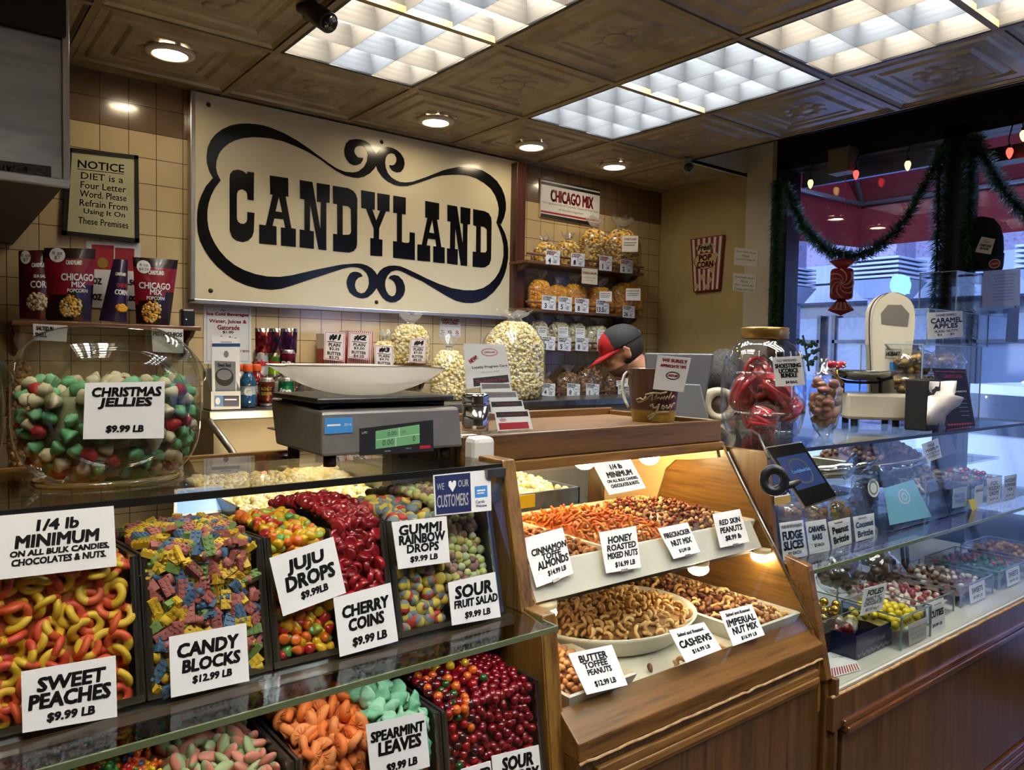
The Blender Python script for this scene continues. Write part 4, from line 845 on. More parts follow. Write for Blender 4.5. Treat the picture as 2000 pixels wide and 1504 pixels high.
hon = [(nut_mesh(nm('honey', '8a4a16'), .011, .007, .006, 'honey_nut'), ''), (cashew_mesh(nm('honey light', 'a8642a')), ''), (nut_mesh(nm('honey dark', '5e2c10'), .012, .007, .0065, 'honey_nut'), '')]
stk = [(stick_mesh(nm('stick', 'c8651a')), 'orange sesame stick'), (stick_mesh(nm('stick deep', 'b4521a')), 'orange sesame stick'), (stick_mesh(nm('stick gold', 'b8782a')), 'golden sesame stick'), (nut_mesh(nm('firenut', 'a05a20'), .009, .006, .0055, 'nut'), 'spiced peanut')]
red = [(nut_mesh(nm('redskin', '5c2014'), .0075, .006, .0055, 'peanut'), 'red-skinned'), (nut_mesh(nm('redskin pale', '7a3018'), .0075, .006, .0055, 'peanut'), 'red-skinned'), (nut_mesh(nm('peeled', 'c49a64'), .0072, .0058, .0055, 'peanut'), 'pale peeled')]  # two red skin tones and a peeled one, mixed at random
ZS = -.525
X1, X2 = NXL+.02, NXR-.03
TX = (1.03, 1.315, 1.62, X2)
tray('nut_tray', 'white enamel tray of cinnamon almonds and honey nuts on the upper shelf', X1, 1.30, 1.265, 1.60, ZS+.002, ZS+.065)
tray('nut_tray', 'white enamel tray of orange sesame sticks and red skin peanuts on the upper shelf', 1.31, X2, 1.265, 1.70, ZS+.002, ZS+.065)
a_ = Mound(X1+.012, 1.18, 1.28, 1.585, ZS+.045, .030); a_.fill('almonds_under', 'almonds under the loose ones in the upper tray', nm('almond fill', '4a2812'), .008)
a_.scatter(alm, 'almond', 'cinnamon toffee almond in the upper tray behind its card', 'cinnamon almonds', .0135, 130)
b_ = Mound(1.16, 1.31, 1.27, 1.59, ZS+.040, .030); b_.fill('honey_nuts_under', 'honey nuts under the loose ones in the upper tray', nm('honey fill', '52290e'), .008)
b_.scatter(hon, 'honey_nut', 'honey roasted nut in the upper tray beside the almonds', 'honey roasted nuts', .014, 160)
c_ = Mound(1.325, 1.615, 1.275, 1.685, ZS+.045, .045); c_.fill('snack_mix_under', 'sesame sticks under the loose ones', nm('stick fill', '8a4412'), .008)
c_.scatter(stk, 'sesame_stick', '# of the firecracker mix in the upper tray', 'firecracker mix pieces', .0135, 300)
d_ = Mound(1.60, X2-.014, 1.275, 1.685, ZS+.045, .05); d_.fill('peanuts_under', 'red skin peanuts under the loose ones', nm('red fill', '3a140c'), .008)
d_.scatter(red, 'peanut', '# peanut in the upper tray at the far end', 'red skin peanuts', .0118, 300)
# lower deck: oval bowl of cashews, trays beside it
bc_, br = Vector((1.45, 1.40, -.738)), (.245, .205)
m = MB(); m.lathe([(.60, 0), (.80, .010), (.97, .050), (1.0, .060), (1.02, .058), (.99, .048), (.83, .004), (.6, -.0035)], 48, (0, 0, 0), cap0=False, cap1=False); m.add([(0.6*math.cos(2*math.pi*k/48), .6*math.sin(2*math.pi*k/48), 0) for k in range(48)], [tuple(range(48))])
m.v = [Vector((bc_.x+v.x*br[0], bc_.y+v.y*br[1], bc_.z+.004+v.z)) for v in m.v]
single('nut_bowl', m, whitep, 'wide shallow white bowl of cashews on the lower deck', 'bowl')
ins = lambda x, y: ((x-bc_.x)/(br[0]*.93))**2+((y-bc_.y)/(br[1]*.93))**2 < 1
cs1 = [(cashew_mesh(nm('cashew', 'c69c60')), ''), (cashew_mesh(nm('cashew light', 'd4b078')), ''), (cashew_mesh(nm('cashew tan', 'b88a50')), '')]
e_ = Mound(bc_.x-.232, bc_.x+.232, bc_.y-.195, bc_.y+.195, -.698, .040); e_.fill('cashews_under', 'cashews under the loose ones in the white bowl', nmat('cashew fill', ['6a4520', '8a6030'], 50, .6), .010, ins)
e_.scatter(cs1, 'cashew', 'salted roasted cashew in the white bowl', 'cashews in the bowl', .0170, 300, .003, ins)
tray('nut_tray', 'white tray of imperial nut mix at the far end of the lower deck', 1.66, NXR-.022, 1.12, 1.64, -.736, -.690)
imp = cs1+[(nut_mesh(nm('pecan', '5a2c16'), .0125, .008, .006, 'nut'), ''), (nut_mesh(nm('almond skin', '7a4420'), .0115, .0075, .006, 'nut'), ''), (nut_mesh(nm('hazel', '8a5a30'), .0085, .008, .008, 'nut'), '')]
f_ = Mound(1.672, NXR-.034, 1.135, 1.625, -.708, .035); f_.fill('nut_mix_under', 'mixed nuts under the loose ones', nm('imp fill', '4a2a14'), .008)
f_.scatter(imp, 'mixed_nut', 'roasted nut of the imperial mix on the lower deck', 'imperial nut mix', .0158, 260)
tray('nut_tray', 'white tray of butter toffee peanuts at the near corner of the lower deck', NXL+.016, 1.235, 1.115, 1.40, -.736, -.692)
btp = [(nut_mesh(nm('toffee', '9a6238'), .0085, .0075, .0072, 'peanut'), ''), (nut_mesh(nm('toffee pale', 'ae7848'), .0082, .0072, .007, 'peanut'), '')]  # two toffee tones picked at random
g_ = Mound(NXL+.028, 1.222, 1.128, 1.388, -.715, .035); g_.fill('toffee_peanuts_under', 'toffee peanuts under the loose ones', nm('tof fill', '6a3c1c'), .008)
g_.scatter(btp, 'toffee_peanut', 'butter toffee peanut in the near tray of the lower deck', 'butter toffee peanuts', .0142, 220)
for px, py in ((1270, 1305), (1313, 1300), (1330, 1293), (1356, 1285), (1377, 1280), (1415, 1262)):
    p = PZ(px, py, -.728); put(random.choice(imp)[0], 'stray_nut', p, rot_rand(), 1.0, 'stray nut lying on the deck near the glass', 'nut', 'stray nuts on the deck')
# cards in the nut case
no, nn = Vector((0, NYf(-.5)-.008, -.5)), Vector((0, -.45, .298)).normalized()
def ncard(pts, label, lines, off=0.0, **k): return card('price_card', label, pquad(pts, no-nn*off, nn), lines, 'price card', **k)
to, tn = Vector((0, 1.204, -.530)), Vector((0, -.068, .04)).normalized()
def tcard(pts, label, lines): 
    q = pquad(pts, to, tn); t = card('price_card', label, q, lines, 'price card')
    part('clip', MB().slab([q.at(.42, .97, .002), q.at(.42, 1.03, .002), q.at(.60, 1.03, .002), q.at(.60, .97, .002)], .004), alu, t); return t
ncard([(1157, 905), (1232, 897), (1262, 953), (1190, 967)], 'white quarter-pound minimum card hung inside the lit nut case', [('1/4 lb', .52, .18, .15, .30), ('MINIMUM', .52, .42, .17, .66), ('ON ALL BULK CANDIES,', .52, .62, .10, .80), ('CHOCOLATES & NUTS.', .52, .77, .10, .74)])
tcard([(1020, 1052), (1099, 1030), (1120, 1120), (1048, 1148)], 'white card for cinnamon almonds on the nut tray front', [('CINNAMON', .55, .34, .13, .88), ('TOFFE', .57, .48, .12, .48), ('ALMONDS', .56, .63, .15, .80), ('$14.99 LB', .60, .83, .11, .48)])
tcard([(1170, 1040), (1242, 1027), (1252, 1108), (1184, 1120)], 'white card for honey roasted mixed nuts on the nut tray front', [('HONEY', .52, .24, .16, .66), ('ROASTED', .53, .43, .14, .80), ('MIXED NUTS', .53, .62, .14, .84), ('$16.99 LB', .56, .85, .13, .56)])
tcard([(1284, 1032), (1343, 1020), (1368, 1078), (1316, 1092)], 'white card for firecracker nut mix on the nut tray front', [('FIRECRACKER', .50, .28, .15, .86), ('NUT MIX', .52, .55, .17, .70), ('$12.99 LB', .50, .82, .11, .40)])
tcard([(1392, 1004), (1445, 994), (1464, 1058), (1407, 1070)], 'white card for red skin peanuts on the nut tray front', [('RED SKIN', .52, .30, .15, .74), ('PEANUTS', .50, .53, .16, .76), ('$8.99 lb', .50, .78, .15, .54)])
ncard([(1109, 1277), (1195, 1259), (1226, 1338), (1146, 1357)], 'white card for butter toffee peanuts low on the nut case glass', [('BUTTER', .48, .19, .16, .62), ('TOFFEE', .48, .36, .14, .54), ('PEANUTS', .50, .53, .13, .56), ('$12.99 LB', .52, .82, .14, .50)])
ncard([(1306, 1231), (1375, 1215), (1410, 1268), (1340, 1295)], 'white card for salted cashews low on the nut case glass', [('Salted and Roasted', .50, .20, .10, .72), ('CASHEWS', .50, .49, .21, .86), ('$16.99 LB', .52, .78, .13, .48)], -.012)
ncard([(1405, 1195), (1468, 1180), (1494, 1240), (1432, 1262)], 'white card for imperial nut mix low on the nut case glass', [('Salted and Roasted', .50, .14, .09, .74), ('IMPERIAL', .50, .38, .19, .86), ('NUT MIX', .52, .63, .19, .76), ('$16.99 LB', .54, .88, .11, .48)])
# ------------------------------------------------------------------ back wall: hood, shelves, popcorn, drinks
def zpx(px, py, y): return PY(px, py, y).z
steelh = nmat('hood stainless', ['a5a7aa', 'bcbdbe', '95979a'], 3, .42, .85, stretch=(1, 1, 6), bump=.05, bscale=80)
hX = PY(27, 476, YW).x; hY = hX/(ray(131, 361).x/ray(131, 361).y); hz = zpx(131, 361, hY); hz2 = zpx(80, 66, hY)-.18
hd = thing('exhaust_hood', 'stainless exhaust hood with a dark nameplate hanging over the popcorn corner', 'hood', (hX-.6, hY+.5, hz))
part('front_panel', MB().box(hX-1.8, hX, hY, hY+.03, hz, hz2+.18), steelh, hd, .004)
part('lip', MB().box(hX-1.8, hX+.004, hY-.012, hY+.002, hz-.01, hz+.012), steelh, hd, .003)
part('corner_trim', MB().box(hX-.012, hX+.006, hY-.010, hY+.004, hz, HC-.01), alu, hd, .003)
part('canopy', MB().hexa([(hX-1.8, hY+.03, hz), (hX-.004, hY+.03, hz), (hX-.004, YW-.002, hz-.02), (hX-1.8, YW-.002, hz-.02), (hX-1.8, hY+.03, hz2+.17), (hX-.004, hY+.03, hz2+.17), (hX-.004, YW-.002, hz2+.17), (hX-1.8, YW-.002, hz2+.17)]), mat('hood underside', '15120f', .5), hd)
part('duct_cover', MB().box(hX-1.8, hX-.004, hY-.03, YW-.002, hz2+.18, HC-.004), mat('hood black', (.006, .006, .006), .5), hd)
q = pquad([(-60, 306), (100, 325), (100, 353), (-60, 338)], (0, hY-.002, 0), (0, 1, 0)); np_ = part('nameplate', q.board(.002), mat('plate brown', '24120e', .35), hd)
m = MB(); q.text(m, 'CAPTIVE-AIRE', .48, .42, .42, .86, 2, .03, .2); q.text(m, 'www.captiveaire.com', .70, .82, .14, .45, 2, .0, 0); part('lettering', m, PAL, np_)
shelfw = wood('shelf walnut', '6a4424', '3c2210', 'x', 26, .4)
def wshelf(name, label, x0, x1, yf, z, bracket=True, rail=False, th=.018):
    t = thing(name, label, 'shelf', ((x0+x1)/2, YW, z)); part('board', MB().box(x0, x1, yf, YW-.002, z-th, z), shelfw, t, .003)
    if rail:
        m = MB(); m.box(x0, x1, yf, yf+.012, z+.030, z+.042); part('front_rail', m, shelfw, t, .003)
        for k in range(7): x = x0+.04+(x1-x0-.08)*k/6; part('spindle', MB().lathe([(.005, 0), (.007, .012), (.004, .030)], 8, (x, yf+.006, z)), shelfw, t)
    if bracket:
        for x in (x0+.015, x1-.035):
            part('bracket', xprism(x, x+.018, [(yf+.02, z-th), (yf+.06, z-th-.03), (YW-.05, z-th-.05), (YW-.02, z-th-.11), (YW-.002, z-th-.12), (YW-.002, z-th)]), shelfw, t, .002)
    return t
PYS = 3.40                      # front of the wall shelves
ls_z = zpx(250, 633, PYS); lx0, lx1 = PY(22, 622, PYS).x, PY(393, 642, PYS).x
wshelf('display_shelf', 'small wooden wall shelf holding the dark red popcorn pouches', lx0, lx1, PYS, ls_z)
part_end = MB(); 
def pouch(label, quad, y, base, lines, win, deco=None, sticker=None):
    q = pquad(quad, (0, y, 0), (0, 1, 0)); q.bulge = lambda u, v: .030*math.sin(math.pi*min(1, max(0, u)))**.8*math.sin(math.pi*min(1, max(0, .08+v*.72)))
    t = thing('popcorn_pouch', label, 'pouch', q.at(.5, 1, 0), 'popcorn pouches on the wall shelf'); m = MB(); n, k = 12, 14; vs = []; fs = []
    for s_ in (1, -1):
        for j in range(k+1):
            for i in range(n+1):
                u, v = i/n, j/k; p = q.at(u, v, 0); b = q.bulge(u, v)
                vs.append(p if s_ > 0 else p-q.n*2*b)
    K = (n+1)*(k+1)
    for j in range(k):
        for i in range(n): a = j*(n+1)+i; fs.append((a, a+n+1, a+n+2, a+1)); fs.append((K+a, K+a+1, K+a+n+2, K+a+n+1))
    m.add(vs, fs, [1 if deco and k*.10 < (i//2)//n < k*(.66-.22*((i//2) % n)/n) else 0 for i in range(len(fs))], True); part('film', m, [base, mar2], t); m = MB()
    for L in lines: q.text(m, *L[:5], L[5] if len(L) > 5 else 6, L[6] if len(L) > 6 else .012, 0, .002)
    if sticker: q.ellipse(m, sticker[0], sticker[1], .15, .10, 6, .002); q.text(m, sticker[2], sticker[0], sticker[1]-.03, .05, None, 0, .0, 0, .003); q.text(m, sticker[3], sticker[0], sticker[1]+.04, .05, None, 0, .0, 0, .003)
    part('print', m, PAL+[base], t); m = MB(); wu, wv, wr, cols = win
    for _ in range(110):
        a, r = random.uniform(0, 6.28), math.sqrt(random.random())*.9; uu, vv = wu+wr*r*math.cos(a), wv+wr*q.w/q.h*r*math.sin(a)
        m.ball(q.at(uu, vv, -.002), .0068, 6, 4, random.randrange(len(cols)), fn=lambda p, d: p*(1+.3*noise.noise(d*2+Vector((a, r, 0)))))
    part('window_popcorn', m, cols, t, kind='stuff'); return t
mar = mat('pouch maroon', '4a1016', .22, coat=.4); mar2 = mat('pouch red', '7c1420', .22, coat=.4); drk = mat('pouch dark', '1c090a', .22, coat=.4); purp = mat('pouch purple', '2a1c3c', .25, coat=.4)
pc_y, pc_o, pc_w, pc_b = mat('corn yellow', 'deb034', .6), mat('corn orange', 'e0921c', .6), mat('corn white', 'cfc39c', .6), mat('corn caramel', '7a4a20', .5)
def band(q, m): q.poly(m, [(0.02, .62), (.98, .42), (.98, .1), (.02, .1)], 1, .0012)
PS = (3.44, 3.47)
pouch('dark maroon pouch of sea salt caramel corn at the near end of the wall shelf', [(36, 490), (100, 488), (106, 624), (38, 622)], 3.47, mar, [('CANDYLAND', .62, .22, .06, .5), ('SEA SALT', .62, .38, .045, .42), ('CORN', .62, .50, .10, .62)], (.5, .76, .34, [pc_w, pc_b, pc_w]), None, (.2, .10, '8 oz', '$7'))
pouch('big maroon popcorn pouch reading Chicago Mix with a round price sticker', [(86, 484), (187, 486), (178, 628), (92, 626)], 3.45, drk, [('CANDYLAND', .56, .20, .06, .32), ('CHICAGO', .64, .40, .095, .68), ('MIX', .66, .50, .075, .30), ('POPCORN', .64, .585, .05, .44)], (.50, .80, .26, [pc_y, pc_b, pc_y, pc_w]), band, (.24, .10, '8 oz', '$7'))
pouch('narrow purple pouch of cheese corn turned sideways on the wall shelf', [(222, 506), (250, 508), (248, 630), (193, 626)], 3.45, purp, [('CANDYLAND', .55, .24, .05, .6), ('CHEESE', .66, .42, .06, .55, 1), ('CORN', .66, .53, .08, .62)], (.72, .78, .26, [pc_o, pc_y]), None, None)
pouch('maroon popcorn pouch reading Chicago Mix at the far end of the wall shelf', [(259, 502), (348, 508), (331, 636), (266, 632)], 3.44, drk, [('CANDYLAND', .50, .22, .065, .36), ('CHICAGO', .48, .42, .095, .76), ('MIX', .50, .515, .08, .30), ('POPCORN', .50, .605, .05, .46)], (.42, .82, .28, [pc_y, pc_b, pc_o, pc_w]), band, (.22, .14, '4 oz', '$4.50'))
def pposter(q, m):
    q.rect(m, .10, .05, .50, .42, 1); q.rect(m, .52, .08, .88, .42, 1); q.ellipse(m, .3, .32, .1, .08, 3, .0008)
card('price_poster', 'white poster of popcorn prices behind the pouches on the tiled wall', pquad([(168, 470), (275, 476), (272, 605), (168, 600)], (0, YW-.003, 0), (0, 1, 0)), [('4OZ', .17, .60, .09, .22, 0, 0), ('8OZ', .17, .84, .09, .22, 0, 0), ('$4.50', .78, .60, .09, .30, 0, 0), ('$7.00', .78, .84, .09, .30, 0, 0)], 'poster', deco=pposter)
t = thing('small_speaker', 'small black gadget standing at the end of the pouch shelf', 'speaker', PY(366, 636, 3.46)); c = PY(366, 636, 3.46)
m = MB(); m.box(c.x-.028, c.x+.028, c.y-.02, c.y+.03, ls_z, ls_z+.075); part('body', m, blackp, t, .008); m = MB(); m.ball((c.x-.01, c.y-.021, ls_z+.03), .0025, 8, 5); part('status_light', m, mat('blue led', (.1, .3, 1), emit=2.0, ecol=(.15, .4, 1)), t)
card('price_card', 'white card for salted peanuts in the shell under the pouch shelf', pquad([(64, 632), (132, 636), (130, 668), (66, 664)], (0, 3.395, 0), (0, 1, 0)), [('SALTED IN', .34, .26, .24, .5), ('SHELL', .22, .66, .24, .34)], 'price card')
card('price_card', 'white card for pistachios pinned under the pouch shelf', pquad([(296, 640), (358, 643), (358, 690), (298, 687)], (0, 3.395, 0), (0, 1, 0)), [('PISTACHIOS', .50, .24, .17, .92), ('$15.00', .72, .54, .17, .44)], 'price card')
# posters on the tile
def bev_deco(q, m): q.frame(m, .012, .0015, 2); q.text(m, '~', .4, .10, .03, .1, 2, .01, 0)
card('beverage_poster', 'white poster of ice cold beverages with red writing on the tiled wall', pquad([(398, 593), (491, 597), (491, 711), (398, 711)], (0, YW-.003, 0), (0, 1, 0)), [('Ice Cold Beverages', .50, .17, .06, .86, 1, 0, .03), ('Water, Juices &', .50, .29, .075, .78, 1, 0, .02), ('Gatorade', .51, .385, .075, .46, 1, 0, .02), ('$1.00', .50, .465, .05, .22, 0, 0, .02), ('Sodas', .50, .57, .075, .36, 1, 0, .02), ('ROOT BEER', .78, .78, .035, .36, 1, 0, .01)], 'poster', deco=bev_deco)
card('popcorn_notice', 'small white notice about popcorn under the corner of the big wall sign', pquad([(859, 618), (900, 621), (899, 659), (858, 657)], (0, YW-.003, 0), (0, 1, 0)), [('CANDYLAND', .5, .15, .13, .86, 1, 0), ('POPCORN!', .5, .31, .13, .70, 1, 0), ('our secret is in the popping', .5, .46, .05, .9, 0, 0, .0), ('%', .15, .75, .2, .2, 1, 0, .0), ('&', .85, .75, .2, .2, 1, 0, .0), ('CL', .5, .75, .13, .2, 1, 0)], 'notice')
def cm_deco(q, m): q.rect(m, 0, 0, 1, .05, 0); q.rect(m, 0, .09, 1, .16, 0); q.rect(m, 0, .83, 1, .88, 1); q.rect(m, 0, .91, 1, 1, 0)
cmq = pquad([(1057, 347), (1172, 371), (1170, 443), (1056, 423)], (0, YW-.012, 0), (0, 1, 0))
card('mix_sign', 'white sign reading Chicago Mix with black and red bars above the popcorn shelves', cmq, [('CHICAGO MIX', .52, .40, .30, .72, 1, 0, .02), ('Our signature mix of Caramel, Cheese & Plain Corn', .5, .62, .07, .96, 0, 0, .0), ('all blended together!', .5, .74, .07, .42, 0, 0, .0)], th=.01, deco=cm_deco)
# popcorn bags
film = glass('bag film', (.97, .97, .96), .12, .06, haze=.05); ruff = glass('bag ruffle', (.9, .9, .9), .15, .08, haze=.22)
def bag(label, x0, x1, yt, yb_, y, cols, group, neck=.22, dens=1.0, zb=None, sticker=None, dp=.62, tie=True):
    A, Bp = PY(x0, yb_, y), PY(x1, yb_, y); w = (Bp-A).length; xm = (A.x+Bp.x)/2; z0 = zb if zb is not None else A.z; H = PY((x0+x1)/2, yt, y).z-z0; h = H*(1-neck)
    c = Vector((xm, y, z0)); t = thing('popcorn_bag', label, 'bag of popcorn', c, group)
    def R(v): return .5*w*(min(1, .80+v*1.2) if v < .16 else 1.0 if v < .62 else max(.10, math.cos((v-.62)/.38*1.45)**.62))
    prof = [(R(k/12), h*k/12) for k in range(13)]
    def wob(p, k): return 1+.05*noise.noise(Vector((p[0]*18+xm*7, p[1]*18, p[2]*18)))
    m = MB(); m.lathe([(r*1.03, z) for r, z in prof]+[(.10*w, h*1.0+.004), (.07*w, h+H*neck*.25), (.20*w, h+H*neck*.62), (.30*w, H)], 20, (0, 0, 0), scl=(1, dp), cap1=False)
    m.v = [Vector((c.x+v.x*wob(v, 0), c.y+v.y*wob(v, 0), c.z+v.z+(.012*math.sin(6*math.atan2(v.y, v.x)+xm*9) if v.z > h else 0))) for v in m.v]; m.mi = [1 if all(m.v[i].z > c.z+h-.001 for i in f) else 0 for f in m.f]; part('clear_bag', m, [film, ruff], t)
    if tie: m = MB(); m.tube([(c.x+.075*w*math.cos(a), c.y+.075*w*dp*math.sin(a), c.z+h+H*neck*.22) for a in [2*math.pi*i/10 for i in range(10)]], .0025, 5, closed=True); part('twist_tie', m, mat('tie red', '5a1a1a', .5), t)
    m = MB(); kr = .0092; n = int(dens*w*h*2.6/(kr*kr)*.34)
    core = [(r*.86, z+.004) for r, z in prof]; core[-1] = (core[-1][0], h-.012); m.lathe(core, 14, c, 0, scl=(1, dp))
    for k in range(n):
        v = random.random(); a = math.atan2(-c.y, -c.x)+random.uniform(-1.75, 1.75); r = R(v)*.93-.003; sd = random.random()*40
        m.ball((c.x+r*math.cos(a), c.y+r*dp*math.sin(a), c.z+min(h-.012, max(.010, v*h))), kr*random.uniform(.75, 1.15), 7, 5, random.randrange(len(cols)), fn=lambda p, d: p*(1+.38*noise.noise(d*2.3+Vector((sd, 0, 0)))))
    part('popcorn', m, cols, t, kind='stuff')
    vd = Vector((-c.x, -c.y, 0)).normalized(); rt_ = Vector((-vd.y, vd.x, 0))
    if sticker: q = Quad(*[Vector((c.x+dx*w, c.y-.52*w*dp, c.z+dz*h)) for dx, dz in ()]) if False else Quad(*[c+vd*(.47*w)+rt_*(dx*w)+Vector((0, 0, dz*h)) for dx, dz in ((0, .78), (.34, .78), (.34, .42), (0, .42))]); m = MB(); m.add(q.board(.001).v, q.board(.001).f, 6); q.text(m, 'CANDYLAND', .5, .2, .14, .8, 1, .01, 0); q.rect(m, .1, .4, .9, .46, 2); q.rect(m, .1, .55, .8, .61, 2); part('label_sticker', m, PAL, t)
    return t
def zp5(p): return (1000+p[0]/2.892, 300+p[1]/2.892)
mix, chz, wht, car, pln = [pc_y, pc_y, pc_b, pc_w], [pc_o, mat('corn cheese', 'eaa824', .6)], [pc_w, mat('corn cheddar', 'd6cba4', .6)], [mat('corn dark caramel', '5e3a1a', .4), pc_b, mat('corn pale caramel', 'a07a48', .5)], [mat('corn plain', 'd8cb98', .6), mat('corn butter', 'cfb868', .6), mat('corn pale', 'e0d8b8', .6)]
YS = 3.36
rows = [
 (mix, 'Chicago mix popcorn', 'top', (70, 600), (745, 672), [(130, 245, 465, 597), (255, 375, 450, 608), (385, 545, 365, 630), (528, 706, 360, 640)], [('4', 'OZ', 193, 272, 543, 630), ('8', 'OZ', 335, 412, 560, 640), ('1', 'LB', 495, 566, 575, 664), ('2', 'LB', 613, 684, 597, 678)], 'CHICAGO', 'MIX', 1),
 (chz, 'orange cheese popcorn', 'second', (65, 870), (740, 915), [(95, 215, 665, 860), (205, 305, 700, 872), (292, 415, 690, 884), (420, 562, 710, 893), (558, 720, 678, 905)], [('3', 'OZ', 170, 250, 800, 885), ('5', 'OZ', 263, 340, 807, 892), ('8', 'OZ', 358, 435, 816, 901), ('13.5', 'OZ', 477, 550, 825, 906), ('26', 'OZ', 627, 695, 857, 930)], 'CHEESE', 'CORN', 0),
 (wht, 'white cheddar popcorn', 'third', (150, 1095), (720, 1112), [(92, 200, 900, 1060), (198, 320, 905, 1080), (302, 412, 915, 1085), (405, 552, 935, 1092), (555, 714, 925, 1100)], [('3', 'OZ', 168, 245, 1030, 1112), ('5', 'OZ', 260, 335, 1035, 1116), ('8', 'OZ', 360, 433, 1037, 1118), ('13.5', 'OZ', 482, 556, 1042, 1120)], 'WHITE', 'CHEDDAR', 0),
 (car, 'brown caramel popcorn', 'bottom', (128, 1370), (720, 1384), [(124, 232, 1240, 1368), (253, 372, 1195, 1372), (366, 498, 1150, 1372), (522, 652, 1200, 1376)], [('4', 'OZ', 170, 245, 1295, 1372), ('8', 'OZ', 312, 385, 1297, 1373), ('1', 'LB', 420, 494, 1297, 1375), ('2', 'LB', 600, 672, 1303, 1376)], 'CARAMEL', 'CORN', 0)]
cnt = ('first', 'second', 'third', 'fourth', 'fifth')
for cols, nm_, rw, a, b, bags, cards, t1, t2, ik in rows:
    A, Bq = PY(*zp5(a), YS), PY(*zp5(b), YS); z = (A.z+Bq.z)/2
    wshelf('popcorn_shelf', rw+' wooden shelf of bagged '+nm_, A.x+.02, min(Bq.x, XY-.05), YS, z, True, rw != 'bottom' or True)
    for k, (x0, x1, yt, yb2) in enumerate(bags):
        p0, p1 = zp5((x0, yt)), zp5((x1, yb2)); bag('%s clear bag of %s on the %s shelf, counted from the dark post' % (cnt[k], nm_, rw), p0[0], p1[0], p0[1], p1[1], YS+.095, cols, 'bags of '+nm_, zb=z, sticker=(rw == 'third' or k > 2))
    for n_, un, x0, x1, y0, y1 in cards:
        sl = 6
        q = pquad([zp5((x0, y0)), zp5((x1, y0+sl)), zp5((x1-3, y1)), zp5((x0-2, y1-sl))], (0, YS-.006, 0), (0, 1, 0))
        def dec(q, m, cols=cols): q.ellipse(m, .72, .42, .24, .26, 2 if cols in (wht, car) else 3); q.ellipse(m, .72, .42, .21, .23, 6, .0008); q.rect(m, .60, .40, .84, .46, 2, .001)
        card('price_card', 'small white price card for %s %s of %s' % ({'4': 'four', '8': 'eight', '1': 'one', '2': 'two', '3': 'three', '5': 'five', '13.5': 'thirteen and a half', '26': 'twenty-six'}[n_], 'ounces' if un == 'OZ' else 'pound', nm_), q, [(t1, .36, .12, .12, .62, 1 if ik else 0, 0, .03), (t2, .34, .28, .13, .56, 1 if ik else 0, 0, .03), (n_, .26 if len(n_) < 3 else .32, .72, .34, None, 0, 0, .02), (un, .66, .80, .16, None, 0, 0, .02)], 'price card', deco=dec)
q = pquad([zp5((395, 645)), zp5((484, 653)), zp5((482, 742)), zp5((393, 732))], (0, YS-.012, 0), (0, 1, 0))
card('mix_card', 'cream card about cheese and caramel hanging between the upper popcorn shelves', q, [('CHEESE & CARAMEL', .5, .3, .13, .9, 1, 0, .02), ('corn also sold together', .5, .6, .09, .86, 0, 0, 0), ('just ask', .5, .78, .09, .4, 0, 0, 0)], board=mat('cream card', 'd4c6a8', .5))
single('wooden_post', MB().box(PY(1004, 330, 3.50).x, PY(1022, 330, 3.50).x, 3.47, YW-.002, -.9, HC-.03), wood('post mahogany', '4a2414', '220c06', 'z', 26, .35), 'dark reddish wooden post between the big sign and the popcorn shelves', 'post', bev=.004)
nz_ = zpx(370, 893, PYS); display_nuts = wshelf('display_shelf', 'lower wooden wall shelf behind the candy jar with bags of nuts', lx0, lx1, PYS, nz_)
nutc = [mat('shell peanut', 'a8824e', .7), mat('shell peanut dark', '8a6436', .7)]; pis = [mat('pistachio', 'a89a6c', .6), mat('pistachio shell', 'b8a884', .6)]
bag('clear bag of peanuts in the shell on the lower wall shelf', 14, 70, 648, 880, 3.48, nutc, 'bags of nuts on the lower shelf', zb=nz_, neck=.2)
bag('clear bag of pistachios on the lower wall shelf seen through the jar', 296, 352, 694, 890, 3.48, pis, 'bags of nuts on the lower shelf', zb=nz_, neck=.2)
# lower wall shelf with numbered popcorn, big bags
mz = zpx(740, 712, PYS); wshelf('display_shelf', 'wooden wall shelf of numbered popcorn sizes below the big sign', PY(598, 705, PYS).x, PY(862, 735, PYS).x, PYS, mz)
bag('tall clear bag of plain popcorn with the number four card', 762, 838, 612, 712, 3.455, pln, 'bags of plain popcorn', zb=mz, neck=.2, dp=.42)
bag('small clear bag of plain popcorn with the number three card', 730, 772, 645, 712, 3.47, pln, 'bags of plain popcorn', zb=mz, neck=.3)
BCZ = zpx(440, 803, 3.02)
bag('largest clear sack of plain popcorn with the number six card', 945, 1056, 606, 792, 3.20, pln, 'bags of plain popcorn', zb=BCZ, neck=.12)
bag('clear sack of plain popcorn beside the loyalty cards', 843, 908, 655, 790, 3.25, pln, 'bags of plain popcorn', zb=BCZ, neck=.22)
def num(n, label, quad, y, a, b):
    def dec(q, m): q.frame(m, .004, .002, 1); q.text(m, '~', .5, .36, .05, .7, 0, .0, 0)
    card('size_card', label, pquad(quad, (0, y, 0), (0, 1, 0)), [('#'+n, .52, .19, .20, .54, 0, .2, .04), ('PLAIN', .50, .46, .11, .54, 0, 0, .02), (a, .50, .60, .10, .48, 0, 0, .02), ('BUTTER', .50, .76, .11, .66, 0, 0, .02), (b, .50, .90, .10, .48, 0, 0, .02)], 'price card', deco=dec, board=mat('pale pink card', 'd6cdca', .45))
